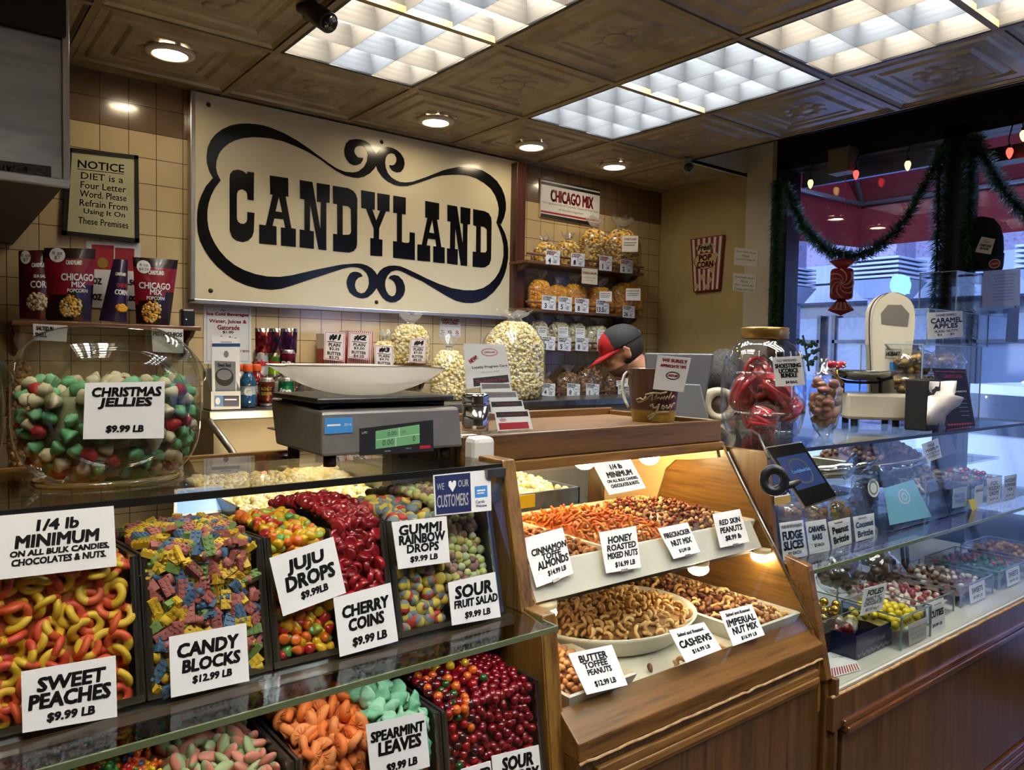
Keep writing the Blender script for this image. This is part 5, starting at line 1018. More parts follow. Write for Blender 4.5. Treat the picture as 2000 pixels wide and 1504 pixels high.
stripe = mat('carton stripes', 'c8b8b4', .5); _t2 = NT(stripe); _v = _t2.coord((1, 1, 1)); _w = _t2.new('ShaderNodeTexWave', bands_direction='X'); _w.inputs['Scale'].default_value = 28; _t2.link(_v, _w.inputs[0]); _t2.link(_t2.ramp(_w.outputs['Fac'], [(.45, hx('b03a44')), (.55, hx('d8d0ca'))]), _t2.p.inputs['Base Color'])
for lb_, x0, x1, yt in (('small striped popcorn carton with the number one card', 634, 676, 652), ('taller striped popcorn carton with the number two card', 679, 727, 646)):
    A, Bq = PY(x0, 712, 3.44), PY(x1, 712, 3.44); h_ = zpx(x0, yt, 3.44)-mz
    single('popcorn_carton', MB().hexa([(A.x, 3.45, mz), (Bq.x, 3.45, mz), (Bq.x, 3.52, mz), (A.x, 3.52, mz), (A.x-.005, 3.44, mz+h_), (Bq.x+.005, 3.44, mz+h_), (Bq.x+.005, 3.53, mz+h_), (A.x-.005, 3.53, mz+h_)]), stripe, lb_, 'carton')
num('1', 'number one popcorn price card on a small carton', [(634, 646), (674, 650), (672, 706), (632, 702)], 3.425, '$2.25', '$2.75')
num('2', 'number two popcorn price card on the striped carton', [(682, 648), (724, 652), (721, 703), (679, 699)], 3.425, '$3.50', '$4.25')
num('3', 'number three popcorn price card half behind the scoop pan', [(731, 673), (768, 676), (769, 722), (732, 719)], 3.40, '$4.75', '$6.25')
num('4', 'number four popcorn price card leaning on a tall bag', [(802, 660), (834, 662), (831, 709), (798, 707)], 3.37, '$7.00', '$8.50')
num('6', 'number six popcorn price card tilted on the largest sack', [(1013, 681), (1038, 684), (1031, 728), (1003, 724)], 3.11, '$22.00', '$26.00')
# back counter with drinks
bx0, bx1 = PY(408, 803, 3.02).x, PY(1290, 800, 3.02).x
t = thing('back_counter', 'steel-topped back counter along the tiled wall', 'counter', ((bx0+bx1)/2, 3.3, -CH))
part('worktop', MB().box(bx0, bx1, 3.02, YW-.005, BCZ-.035, BCZ), steel, t, .004); part('cabinet', MB().box(bx0+.03, bx1, 3.06, YW-.005, -CH, BCZ-.035), nmat('counter cream', ['a89878', 'b4a686'], 4, .5), t)
part('pipe', MB().tube([(bx0+.0, 3.03, BCZ-.03), (bx0+.08, 2.98, BCZ-.16), (bx0+.17, 2.95, BCZ-.30)], .014, 10), nmat('pipe chrome', ['6a6660', 'a09a92'], 20, .3, .8), t)
t = thing('work_counter', 'dark work counter behind the candy case', 'counter', (.3, 2.4, -CH)); part('worktop', MB().box(-.6, 2.2, 2.05, 2.75, -.63, -.60), steel, t, .003); part('cabinet', MB().box(-.6, 2.2, 2.10, 2.75, -CH, -.63), dark, t)
def can(x, y, z, cols, lines, label, face=0.0):
    t = thing('drink_can', label, 'can', (x, y, z), 'soda cans'); r, h = .033, .122
    m = MB(); m.lathe([(r*.76, 0), (r*.88, .006), (r, .014), (r, .035), (r, .06), (r, .085), (r, .106), (r*.84, .117), (r*.82, h), (r*.80, h), (r*.78, h-.004), (.002, h-.004)], 24, (x, y, z), [2, 2, 0, cols[0] and 0, 1, 0, 2, 2, 2, 2, 2], cap1=False)
    part('body', m, [mat('can '+cols[0], cols[0], .25, .5), mat('can '+cols[1], cols[1], .25, .5), alu], t)
    if lines:
        vd = Vector((-x, -y, 0)).normalized(); rt_ = Vector((-vd.y, vd.x, 0)); q = Quad(*[Vector((x, y, z+dz))+vd*(r+.0006)+rt_*dx for dx, dz in ((-r*.8, .1), (r*.8, .1), (r*.8, .02), (-r*.8, .02))])
        def bl(u, v): return -(r+.0006)*(1-math.sqrt(max(0, 1-((u-.5)*1.6)**2)))
        q.bulge = bl; m = MB()
        for L in lines: q.text(m, *L)
        part('lettering', m, PAL, t)
def bx(px, y): return PY(px, 760, y).x
cy2 = 3.24
can(bx(521, cy2-.03), cy2-.03, BCZ, ('5a2414', '3a1810'), [('ROOT', .5, .3, .16, .8, 3, .02, 0), ('BEER', .5, .55, .16, .8, 3, .02, 0)], 'brown root beer can standing in front of the other cans')
can(bx(546, cy2+.04), cy2+.04, BCZ, ('c8c6c2', 'c8c6c2'), [('Diet', .5, .4, .2, .8, 2, .02, .2)], 'white diet soda can between the brown and the green can')
can(bx(559, cy2), cy2, BCZ, ('0f5a34', '157044'), [('ite', .4, .45, .3, .9, 6, .03, .2)], 'green lemon-lime soda can in the bottom row')
can(bx(509, cy2+.05), cy2+.05, BCZ, ('3a1c14', '2a120c'), None, 'dark cola can at the back of the bottom row')
can(bx(509, cy2+.04), cy2+.04, BCZ+.122, ('b8b8ba', 'b8b8ba'), [('Coke', .42, .45, .34, 1.1, 1, .03, .2)], 'silver diet cola can with red writing in the upper row')
can(bx(535, cy2+.05), cy2+.05, BCZ+.122, ('7aa81c', '3c7a1c'), [('Dew', .5, .45, .3, .9, 1, .03, .3)], 'lime green soda can in the upper row')
can(bx(562, cy2+.02), cy2+.02, BCZ+.122, ('6a1024', '4a0c18'), [('DPr', .45, .5, .26, 1.0, 6, .03, .2)], 'maroon soda can in the upper row')
def juice(px0, px1, label, cs_):
    q = pquad([(px0, 641), (px1, 642), (px1-2, 697), (px0+1, 696)], (0, cy2+.02, 0), (0, 1, 0)); q.bulge = lambda u, v: .022*math.sin(math.pi*u)*math.sin(math.pi*min(1, .1+v*.8)); t = thing('juice_pouch', label, 'juice pouch', q.at(.5, 1, 0), 'foil juice pouches')
    m = MB(); n = 8
    vs = [q.at(i/n, j/n, 0)-(q.n*2*q.bulge(i/n, j/n) if s_ else q.n*0) for s_ in (0, 1) for j in range(n+1) for i in range(n+1)]; K = (n+1)**2; fs = []; mi = []
    for j in range(n):
        for i in range(n):
            a = j*(n+1)+i; fs += [(a, a+n+1, a+n+2, a+1), (K+a, K+a+1, K+a+n+2, K+a+n+1)]; mi += [0 if j in (0, n-1) else 1+((i+2*j) % 5 == 0)+((i*3+j) % 7 == 0)]*2
    m.add(vs, fs, mi, True); part('foil', m, [chrome]+[mat('foil '+c, c, .2, .7) for c in cs_], t)
    m = MB(); m.tube([q.at(.56, .06, .006), q.at(.52, .95, .006)], .0022, 6); part('straw', m, mat('straw yellow', 'b8882a', .4), t)
juice(498, 534, 'foil juice pouch with a yellow straw on top of the silver can', ['5a1420', '8a2a2c', '3a3a6a']); juice(528, 556, 'dark foil juice pouch in the middle of the three', ['2a2a3c', '6a1c34', '4a5a6a']); juice(552, 581, 'purple foil juice pouch at the end of the cans', ['3a1c4c', '5a2444', '2a2a4a'])
def bottle(px, y, c, label):
    x = bx(px, y); r, h = .034, .155; t = thing('drink_bottle', label, 'bottle', (x, y, BCZ), 'sports drink bottles'); m = MB()
    m.lathe([(r*.85, 0), (r, .01), (r, .05), (r*.9, .055), (r*.9, .09), (r, .097), (r*.95, .115), (r*.6, .138), (r*.5, .146), (r*.5, .15)], 22, (x, y, BCZ), [0, 0, 0, 1, 0, 0, 0, 0, 0]); part('body', m, [mat('drink '+c, c, .12, coat=.5, trans=.2), mat('drink label', '8a98a0', .4)], t)
    m = MB(); m.lathe([(r*.55, .150), (r*.58, .152), (r*.58, .176), (r*.5, .18)], 18, (x, y, BCZ)); part('cap', m, mat('cap orange', 'c8501a', .4), t)
    vd = Vector((-x, -y, 0)).normalized(); rt_ = Vector((-vd.y, vd.x, 0)); q = Quad(*[Vector((x, y, BCZ+dz))+vd*(r*.93)+rt_*dx for dx, dz in ((-.02, .09), (.02, .09), (.02, .045), (-.02, .045))]); m = MB(); q.text(m, 'G', .5, .5, .6, None, 6, .05, 0); part('lettering', m, PAL, t)
bottle(484, 3.17, '14486e', 'blue sports drink bottle with an orange cap'); bottle(501, 3.26, '7a1620', 'red sports drink bottle behind the blue one'); bottle(467, 3.30, 'a8a49a', 'pale drink bottle behind the brochure holder')
for px, y, g_ in ((580, 3.24, 'first'), (596, 3.27, 'second')):
    x = bx(px, y); single('water_bottle', MB().lathe([(.03, 0), (.032, .01), (.03, .05), (.032, .07), (.028, .1), (.014, .13), (.014, .145)], 18, (x, y, BCZ)), glass('clear bottle', (.9, .92, .92), .03, .06), g_+' clear water bottle beside the green can', 'bottle')
# brochure holder
t = thing('brochure_holder', 'white brochure holder full of leaflets on the back counter', 'leaflet holder', PY(440, 800, 3.08)); q = pquad([(412, 765), (470, 765), (470, 800), (412, 800)], (0, 3.06, 0), (0, 1, 0)); w_ = q.w
m = MB(); a, b = q.c[3], q.c[1]; x0, x1, z0, z1 = a.x, b.x, BCZ, q.c[0].z
m.box(x0, x1, 3.06, 3.064, z0, z1); m.box(x0, x1, 3.16, 3.164, z0, z1+.09); m.add([(x0, 3.06, z0), (x0, 3.16, z0), (x0, 3.16, z1+.08), (x0, 3.06, z1)], [(0, 1, 2, 3)]); m.add([(x1, 3.06, z0), (x1, 3.16, z0), (x1, 3.16, z1+.08), (x1, 3.06, z1)], [(0, 3, 2, 1)]); m.box(x0, x1, 3.06, 3.16, z0, z0+.003); part('box', m, wh, t)
qq = Quad(*[v+Vector((0, -.0015, 0)) for v in q.c]); m = MB(); qq.rect(m, .12, .22, .40, .82, 8); qq.rect(m, .40, .22, .94, .82, 7); qq.rect(m, .45, .40, .86, .48, 6, .0008); qq.ellipse(m, .22, .52, .08, .2, 6, .0008); part('label', m, PAL, t)
for k, (quad, y, dd) in enumerate((([(412, 655), (468, 662), (466, 775), (414, 775)], 3.145, 0), ([(414, 664), (469, 664), (468, 775), (414, 775)], 3.12, 1), ([(413, 700), (462, 702), (462, 775), (415, 775)], 3.085, 2))):
    def dec(q, m, k=k):
        if k == 2: q.rect(m, .12, .06, .96, .98, 2, .0003); q.ellipse(m, .5, .48, .38, .24, 0, .0008); q.ellipse(m, .5, .42, .30, .14, 2, .001); q.text(m, 'Seed Bed', .5, .16, .09, .5, 0, .02, 0, .001)
        elif k == 1: q.rect(m, .0, .06, 1, .12, 5); q.rect(m, .3, .03, .7, .045, 2); q.ellipse(m, .5, .25, .09, .06, 2)
    card('leaflet', ('white leaflet at the back of the brochure holder', 'white leaflet with a blue stripe in the brochure holder', 'grey leaflet with a round picture in the brochure holder')[k], pquad(quad, (0, y, 0), (0, 1, 0)), (), 'leaflet', deco=dec)
# popcorn warmer seen through the case glass, and the steel popcorn box behind the nut case
def popheap(m, x0, x1, y0, y1, z, h, n, cols):
    for _ in range(n):
        x, y = random.uniform(x0, x1), random.uniform(y0, y1); sd = random.random()*50
        m.ball((x, y, z+h*(y-y0)/(y1-y0)+.008*noise.noise(Vector((x*20, y*20, 0)))), .0135*random.uniform(.8, 1.2), 7, 5, random.randrange(len(cols)), fn=lambda p, d: p*(1+.38*noise.noise(d*2.3+Vector((sd, 0, 0)))))
t = thing('popcorn_bin', 'steel bin heaped with fresh popcorn behind the candy case', 'popcorn bin', (.98, 2.35, -.6))
m = MB(); m.box(.70, 1.27, 2.12, 2.13, -.6, -.53); m.box(.70, .71, 2.12, 2.70, -.6, -.44); m.box(1.26, 1.27, 2.12, 2.70, -.6, -.40); m.box(.70, 1.27, 2.69, 2.70, -.6, -.40); part('tub', m, steel, t)
m = MB(); m.box(.712, 1.258, 2.132, 2.688, -.58, -.54); popheap(m, .72, 1.25, 2.14, 2.68, -.515, .07, 1300, pln); part('popcorn', m, pln, t, kind='stuff'); part('warming_tube', MB().cyl((1.02, 2.64, -.30), (1.25, 2.64, -.30), .012, 10), mat('warming lamp', (1, 1, 1), emit=45.0, ecol=(1, .78, .45)), t); m = MB(); m.box(1.255, 1.262, 2.60, 2.69, -.40, -.285); m.box(1.0, 1.262, 2.60, 2.69, -.285, -.28); part('lamp_hood', m, steel, t)
t = thing('popcorn_box', 'grey steel popcorn box behind the nut case with a wire basket under it', 'popcorn box', (1.7, 2.1, -.6)); x0, x1 = PY(1000, 1000, 2.05).x, PY(1132, 1000, 2.05).x; z1 = zpx(1060, 960, 2.05); z0 = -.60
m = MB(); m.box(x0-.1, x1, 2.05, 2.06, z0+.05, z1); m.box(x1-.01, x1, 2.05, 2.5, z0+.05, z1); m.box(x0-.1, x1, 2.49, 2.5, z0+.05, z1); m.box(x0-.1, x1, 2.05, 2.5, z0+.04, z0+.05); part('box', m, nmat('galvanised', ['6a6f74', '7f848a', '5a5f64'], 12, .35, .6), t, .002)
m = MB(); m.box(x0-.08, x1-.02, 2.07, 2.48, z1-.06, z1-.03); popheap(m, x0, x1-.02, 2.08, 2.45, z1-.02, .03, 260, pln); part('popcorn', m, pln, t, kind='stuff')
m = MB(); m.box(x0-.1, x0+.10, 2.045, 2.05, z1-.05, z1-.004); part('yellow_sticker', m, mat('sticker yellow', 'c8a81c', .4), t)
t = thing('tablet', 'small white tablet with a pale blue screen lying behind the candy bins', 'tablet', PY(390, 992, 1.85)); c = PY(392, 990, 2.3); q = Quad(c+Vector((-.06, .05, .05)), c+Vector((.08, .05, .05)), c+Vector((.06, -.06, -.01)), c+Vector((-.09, -.06, -.01))); part('body', q.board(.008), wh, t); m = MB(); q.rect(m, .06, .08, .94, .92, 0); part('screen', m, mat('tablet glow', '6a8ab8', .2, emit=.6, ecol=hx('8fb0e0')), t)
# ------------------------------------------------------------------ long glass case by the window
RXL, RXR, RZ = 1.932, 4.10, -.27
def RY(z): return 1.252-.044*(RZ-z)/.31 if z > -.582 else 1.118-.062*(-.585-z)/.32      # stepped front: upper glass set back, lower glass below the ledge
rcase = thing('chocolate_case', 'long glass chocolate case with a dark wood base running to the window', 'display case', (3.0, 1.4, -CH))
part('top_glass', MB().box(RXL, RXR, 1.25, 1.98, RZ-.009, RZ), GL, rcase)
m = MB(); m.box(RXL, RXR, 1.246, 1.2505, RZ-.010, RZ+.001); part('glass_edging', m, rubber, rcase)
for za, zb_2 in ((-.580, RZ-.011), (-.905, -.595)): part('front_glass', MB().slab([(RXL+.01, RY(za), za), (RXR, RY(za), za), (RXR, RY(zb_2), zb_2), (RXL+.01, RY(zb_2), zb_2)], .005), GL, rcase)
part('glass_shelf', MB().box(RXL+.008, RXR, 1.112, 1.66, -.592, -.583), GL, rcase)
m = MB(); m.box(RXL+.008, RXR, 1.108, 1.1125, -.593, -.582); part('shelf_edge', m, GLE, rcase)
part('back_shelf', MB().box(RXL+.05, RXR, 1.40, 1.78, -.462, -.452), GL, rcase)
part('deck', MB().box(RXL, RXR, 1.05, 1.78, -.925, -.907), nmat('deck white', ['c2c0b4', 'cfcdc4'], 4, .3, coat=.3), rcase)
part('end_panel', xprism(RXL-.012, RXL+.006, [(1.252, -.268), (1.208, -.575), (1.112, -.585), (1.05, -.91), (1.05, -1.0), (1.98, -1.0), (1.98, -.268)]), wood('end panel', '5c3e1c', '34200c', 'z', 24, .35), rcase)
part('back_door', MB().box(RXL, RXR, 1.79, 1.80, -.90, RZ-.02), GL, rcase)
part('base', MB().box(RXL, RXR, 1.045, 1.80, -CH+.1, -.925), lam, rcase)
part('apron', MB().box(RXL-.005, RXR, 1.028, 1.046, -1.0, -.910), lam, rcase)
part('worn_edge', MB().tube([(RXL-.005+(RXR-RXL)*k/50, 1.034+.002*noise.noise(Vector((k*.8, 3, 0))), -.908+.003*noise.noise(Vector((k*.7, 7, 0)))) for k in range(51)], .005, 5), _M['bare wood'], rcase)
glossw = wood('glossy moulding', '5a361c', '2c1608', 'x', 26, .16, .6)
def mould(x0, x1, z, nm_='moulding'):
    m = MB(); m.box(x0, x1, 1.018, 1.046, z-.012, z+.006); m.box(x0+.006, x1, 1.010, 1.046, z-.030, z-.012); m.box(x0+.012, x1, 1.022, 1.046, z-.042, z-.030); part(nm_, m, glossw, rcase, .004)
mould(1.975, RXR, -.985); part('recessed_panel', MB().box(1.99, RXR, 1.034, 1.047, -1.46, -1.02), lam, rcase); mould(3.02-.06, RXR, -1.475); mould(2.9, RXR, -1.50, 'base_moulding')
part('kickboard', MB().box(RXL, RXR, 1.06, 1.8, -CH, -CH+.1), dark, rcase)
part('end_post', xprism(NXR+.023, NXR+.040, [(1.03, -.86), (1.03, -1.5), (1.10, -1.5), (1.10, -.86)]), lam, rcase, .003)
# price cards on the glass shelf
def rcard(pts, label, lines, y=1.222, **k): return card('price_card', label, pquad(pts, (0, y, 0), (0, 1, 0)), lines, 'price card', **k)
rcard([(1522, 1022), (1568, 1016), (1578, 1085), (1530, 1095)], 'white price card for fudge slices on the glass shelf', [('PLAIN OR WITH WALNUTS', .5, .12, .08, .86, 0, 0, .01), ('FUDGE', .48, .36, .22, .80, 0, 0, .03), ('SLICES', .48, .63, .22, .80, 0, 0, .03), ('$3 EACH', .48, .86, .10, .52, 0, 0, .02)])
rcard([(1573, 1020), (1613, 1014), (1622, 1075), (1582, 1083)], 'white price card for caramel bars on the glass shelf', [('CARAMEL', .50, .25, .17, .82, 0, 0, .03), ('BARS', .46, .50, .17, .46, 0, 0, .03), ('$3 EACH', .50, .76, .11, .46, 0, 0, .02)])
rcard([(1617, 1020), (1660, 1010), (1664, 1060), (1627, 1073)], 'white price card for peanut brittle on the glass shelf', [('Handmade', .45, .10, .07, .38, 0, 0, .01), ('Peanut', .50, .36, .24, .74, 0, 0, .03), ('Brittle', .48, .72, .24, .74, 0, 0, .03)])
rcard([(1666, 1010), (1707, 1002), (1710, 1048), (1672, 1058)], 'white price card for coconut brittle on the glass shelf', [('Handmade', .42, .10, .07, .38, 0, 0, .01), ('Coconut', .50, .36, .22, .84, 0, 0, .03), ('Brittle', .50, .74, .24, .74, 0, 0, .03)])
def crinkle(m, c, r, seed, mi=0, seg=16, rings=12, amp=.22):
    m.ball(c, r, seg, rings, mi, fn=lambda q, d: q*(1+amp*noise.noise(d*2.6+Vector((seed*1.7, 0, seed)))+.5*amp*noise.noise(d*6+Vector((seed, 3, 0)))))
def sweets(label, c, r, lumps, cols, seed, name='sweet_bag', group=None, lr=.02, tail=True):
    random.seed(seed); c = Vector(c); t = thing(name, label, 'bag of sweets', c-Vector((0, 0, r[2])), group); m = MB(); crinkle(m, c, r, seed)
    if tail:
        top = c+Vector((0, 0, r[2]*.9)); tl = min(r[2]*.55, .04); m.lathe([(r[0]*.25, 0), (r[0]*.12, tl*.33), (r[0]*.38, tl)], 10, top, cap0=False, cap1=False, ax=(random.uniform(-.4, .4), random.uniform(-.3, .3), 1))
    part('clear_bag', m, sfilm, t); m = MB(); k = 0
    while k < lumps:
        d = Vector((random.uniform(-1, 1), random.uniform(-1, 1), random.uniform(-1, .7)))
        if d.length > 1: continue
        p = c+Vector((d.x*r[0]*.80, d.y*r[1]*.80, d.z*r[2]*.80)); s_ = random.random()*30; k += 1
        m.ball(p, (lr*random.uniform(.7, 1.2), lr*random.uniform(.6, 1.1), lr*random.uniform(.5, .9)), 8, 6, random.randrange(len(cols)), fn=lambda q, d: q*(1+.35*noise.noise(d*2+Vector((s_, 0, 0)))))
    part('sweets', m, cols, t, kind='stuff'); return t
sfilm = glass('cellophane', (.96, .96, .95), .06, .10, haze=.03)
MZ = -.583
sweets('clear bag of brown fudge slices behind the fudge card', PZ(1545, 1000, -.54)*1.08, (.055, .04, .040), 26, [mat('fudge', '6a4426', .5), mat('fudge light', '8a6038', .5)], 11, lr=.018)
sweets('clear bag of caramel bars behind the caramel card', PZ(1592, 1000, -.54)*1.08, (.055, .04, .040), 26, [mat('caramel bar', '8a6440', .4), mat('caramel pale', 'a07c54', .4)], 12, lr=.017)
sweets('clear bag of golden peanut brittle behind its card', PZ(1638, 996, -.535)*1.09, (.065, .04, .048), 30, [mat('brittle gold', 'a8823c', .35), mat('brittle brown', '7c5a28', .35)], 13, lr=.018)
t = sweets('clear bag of dark chocolates with a round white label behind the coconut brittle card', PZ(1687, 962, -.485)*1.12, (.075, .05, .085), 40, [mat('dark choc', '24140e', .35), mat('choc', '3a2016', .35)], 14, lr=.02)
q = pquad([(1692, 938), (1714, 932), (1720, 968), (1698, 974)], PZ(1687, 962, -.485)*1.06, (-.8, -.55, .1)); m = MB(); q.ellipse(m, .5, .5, .5, .5, 6); q.ellipse(m, .5, .5, .38, .38, 2, .0008); q.ellipse(m, .5, .5, .28, .28, 6, .001); part('round_label', m, PAL, t)
# steel scoops and pecans on the back shelf
def scoop(label, c, L, r, rz, tilt=0.0):
    c = Vector(c); t = thing('steel_scoop', label, 'scoop', c, 'steel candy scoops'); M = Matrix.Translation(c) @ Matrix.Rotation(rz, 4, 'Z') @ Matrix.Rotation(tilt, 4, 'Y')
    m = MB(M); vs = []; fs = []; n, k = 14, 10
    for i in range(n+1):
        u = i/n; rr = r*(.35+.65*min(1, u*3.2)**.6)*(1-.15*max(0, u-.8)*5)
        for j in range(k+1): a = math.pi*(1.02+.96*j/k); vs.append((L*(u-.5), rr*math.cos(a), rr*.85*math.sin(a)+r*.85))
    for i in range(n):
        for j in range(k): a = i*(k+1)+j; fs.append((a, a+k+1, a+k+2, a+1))
    b = len(vs); vs.append((-L*.52, 0, r*.6)); fs += [(b, j+1, j) for j in range(k)]; m.add(vs, fs, 0, True)
    o = part('bowl', m, chrome, t); sm = o.modifiers.new('s', 'SOLIDIFY'); sm.thickness = .0015
    m = MB(M); m.tube([(-L*.50, 0, r*.6), (-L*.62, 0, r*.75), (-L*.98, 0, r*.95)], [.006, .009, .011], 10); part('handle', m, chrome, t)
BZ = -.452
scoop('big round steel scoop at the wooden end of the chocolate case', Vector((2.74, 1.49, BZ+.004)), .15, .055, 2.4, .1)
scoop('long open steel scoop beside the glazed pecans', Vector((2.96, 1.50, BZ+.012)), .20, .05, .2, -.25)
scoop('small steel scoop lying in front of the glazed pecans', Vector((3.10, 1.42, BZ+.004)), .14, .035, 2.9, .0)
pe = Mound(3.09, 3.51, 1.50, 1.76, BZ+.03, .085); pecs = [(lump_mesh(mat('pecan glaze', '8a6450', .45), .0125, .0105, .010, 2, .4, 8, 6), ''), (lump_mesh(mat('pecan glaze pale', 'a07e68', .5), .012, .010, .010, 6, .4, 8, 6), '')]
tray('steel_tray', 'shallow tray of glazed pecans on the back shelf of the chocolate case', 3.06, 3.54, 1.48, 1.775, BZ+.002, BZ+.03)
pe.fill('pecans_under', 'glazed pecans under the loose ones', mat('pecan fill', '5a3c2c', .6), .008)
pe.scatter(pecs, 'glazed_pecan', 'sugar-glazed pecan heaped behind the steel scoops', 'glazed pecans', .0195, 240)
# clear tubs of pretzels and holiday candy
acr = glass('acrylic', (.97, .98, .985), .02, .02); acre = mat('acrylic edge', '9fb4c0', .1, coat=.3, trans=.5)
def tub(name, label, x0, x1, y0, y1, z0, z1, cat='tub', group=None, lid=False):
    t = thing(name, label, cat, ((x0+x1)/2, (y0+y1)/2, z0), group); m = MB()
    for a in ((x0, x1, y0, y0+.004, z0, z1), (x0, x1, y1-.004, y1, z0, z1), (x0, x0+.004, y0, y1, z0, z1), (x1-.004, x1, y0, y1, z0, z1), (x0, x1, y0, y1, z0, z0+.004))+(((x0, x1, y0, y1, z1-.005, z1),) if lid else ()): m.box(*a)
    part('walls', m, acr, t); m = MB()
    for a in ((x0, y0), (x1, y0), (x1, y1), (x0, y1)): m.box(a[0]-.0025, a[0]+.0025, a[1]-.0025, a[1]+.0025, z0, z1)
    for (a, b, c_, d) in ((x0, x1, y0, y0), (x0, x1, y1, y1), (x0, x0, y0, y1), (x1, x1, y0, y1)): m.box(a-.002, b+.002, c_-.002, d+.002, z1-.004, z1)
    part('edges', m, acre, t); return t
pA = PZ(1812, 1002, MZ); tub('acrylic_tub', 'clear tub of coated pretzels on the glass shelf', pA.x, pA.x+.42, max(1.24, pA.y+.01), max(1.24, pA.y+.01)+.27, MZ+.001, MZ+.12, group='clear candy tubs')
pz = Mound(pA.x+.02, pA.x+.40, max(1.24, pA.y+.01)+.02, max(1.24, pA.y+.01)+.25, MZ+.08, .05); prm = mat('pretzel coat', '8f8378', .5); prd = mat('pretzel dark', '4a3c34', .5)
pz.fill('pretzels_under', 'coated pretzels under the loose ones', mat('pretzel fill', '5a4e44', .6), .01); mm_ = []
for c_ in (prm, prd, mat('pretzel pale', 'a39a90', .5)): m = MB(); m.tube([(-.022, 0, 0), (-.010, .004, 0), (.010, -.003, 0), (.022, .002, 0)], .0065, 7); mm_.append((candy_mesh('pretzel', m, [c_]), ''))
pz.scatter(mm_+mm_[:1], 'pretzel', 'coated pretzel piece in the clear tub', 'coated pretzels', .022, 150)
hb = [(ball_mesh(mat('foil '+n, c, .25, .6), .012, 10), n) for n, c in (('red', 'a01c24'), ('green', '2c6a3a'), ('silver', 'c8c8c8'))]
for k, (px, lb_) in enumerate(((1906, 'dark candy in the clear tub beside the pretzels'), (1932, 'holiday drops in their clear tub'), (1962, 'holiday candies in the last clear tub'))):
    a = PZ(px, 995-4*k, MZ); x0, x1 = a.x+.01, a.x+.155; tub('acrylic_tub', 'clear tub of '+('dark candy', 'red and green holiday drops', 'holiday candies by the window')[k], x0, x1, 1.24, 1.48, MZ+.001, MZ+.10, group='clear candy tubs')
    hm = Mound(x0+.012, x1-.012, 1.255, 1.465, MZ+.075, .04); hm.fill('holiday_under', lb_+', below', mat('holiday fill', '3a2420', .6), .01); hm.scatter(hb if k else [(pecs[0][0], 'brown')], 'holiday_drop', '# '+lb_, 'sweets in tub %s' % ('one', 'two', 'three')[k], .022, 70)
rcard([(1862, 955), (1889, 950), (1887, 988), (1860, 993)], 'pale card in front of the pretzel tub', [('PRETZEL', .5, .4, .2, .8, 8, 0, .02), ('TWISTS', .5, .68, .2, .7, 8, 0, .02)], 1.225, board=mat('pale blue card', 'a9b4cc', .4))
rcard([(1905, 950), (1921, 946), (1919, 984), (1902, 990)], 'narrow white card beside the holiday drops card', [('MINGLE', .55, .25, .14, .9, 0, 0, .02)], 1.225)
rcard([(1928, 935), (1957, 931), (1953, 981), (1928, 987)], 'white price card for foil holiday drops', [('FOIL', .5, .20, .14, .5, 0, 0, .02), ('HOLIDAY', .5, .40, .15, .8, 0, 0, .02), ('DROPS', .5, .59, .15, .66, 0, 0, .02), ('$9.99 LB', .5, .82, .09, .6, 0, 0, .01)], 1.225)
rcard([(1962, 930), (1986, 926), (1983, 974), (1960, 980)], 'white price card for holiday mix at the end of the shelf', [('HOLIDAY', .5, .20, .13, .85, 0, 0, .02), ('NONPAREIL', .5, .38, .12, .9, 0, 0, .02), ('MIX', .5, .56, .12, .4, 0, 0, .02), ('$9.99 LB', .5, .80, .09, .6, 0, 0, .01)], 1.225)
rcard([(1800, 868), (1832, 856), (1840, 893), (1812, 903)], 'white quarter-pound minimum card standing in the chocolate case', [('1/4 LB', .5, .2, .13, .4, 0, 0, .02), ('MINIMUM', .5, .42, .15, .8, 0, 0, .02), ('ON ALL BULK CANDIES', .5, .62, .1, .84, 0, 0, .01), ('CHOCOLATES & NUTS', .5, .78, .1, .8, 0, 0, .01)], 1.26)
card('brown_card', 'brown picture card beside the quarter-pound card in the chocolate case', pquad([(1834, 852), (1856, 846), (1868, 884), (1842, 893)], (0, 1.262, 0), (0, 1, 0)), (), 'card', board=nmat('brown print', ['2c1410', '50281e'], 30, .3))
def decal(q, m): q.ellipse(m, .52, .34, .16, .20, 6, .0006, 28); q.ellipse(m, .52, .34, .13, .165, 9, .0009, 28); q.ellipse(m, .52, .34, .08, .10, 6, .0012, 24); q.ellipse(m, .52, .34, .055, .07, 9, .0015, 24)
PAL.append(mat('decal blue', '7fc0d4', .3))
card('blue_decal', 'light blue sheet with a white ring emblem behind the front glass of the chocolate case', pquad([(1726, 954), (1784, 937), (1820, 1009), (1738, 1026)], (0, RY(-.5)+.010, -.5), Vector((0, -.31, .044))), (), 'decal', board=PAL[9], deco=decal)
card('yellow_tag', 'small yellow tag on the glass shelf edge', pquad([(1892, 977), (1903, 974), (1908, 995), (1899, 998)], (0, 1.205, 0), (0, 1, 0)), (), 'tag', board=mat('tag yellow', 'd8c81c', .4))
def visa(q, m): q.text(m, 'VISA', .55, .36, .34, .9, 7, .03, .2); q.rect(m, 0, .6, 1, 1, 3)
card('payment_sticker', 'payment sticker with a gold foot half behind the black touch screen', pquad([(1512, 948), (1541, 944), (1545, 982), (1514, 988)], (0, RY(-.42)-.008, -.42), Vector((0, -.31, .044))), (), 'sticker', deco=visa)
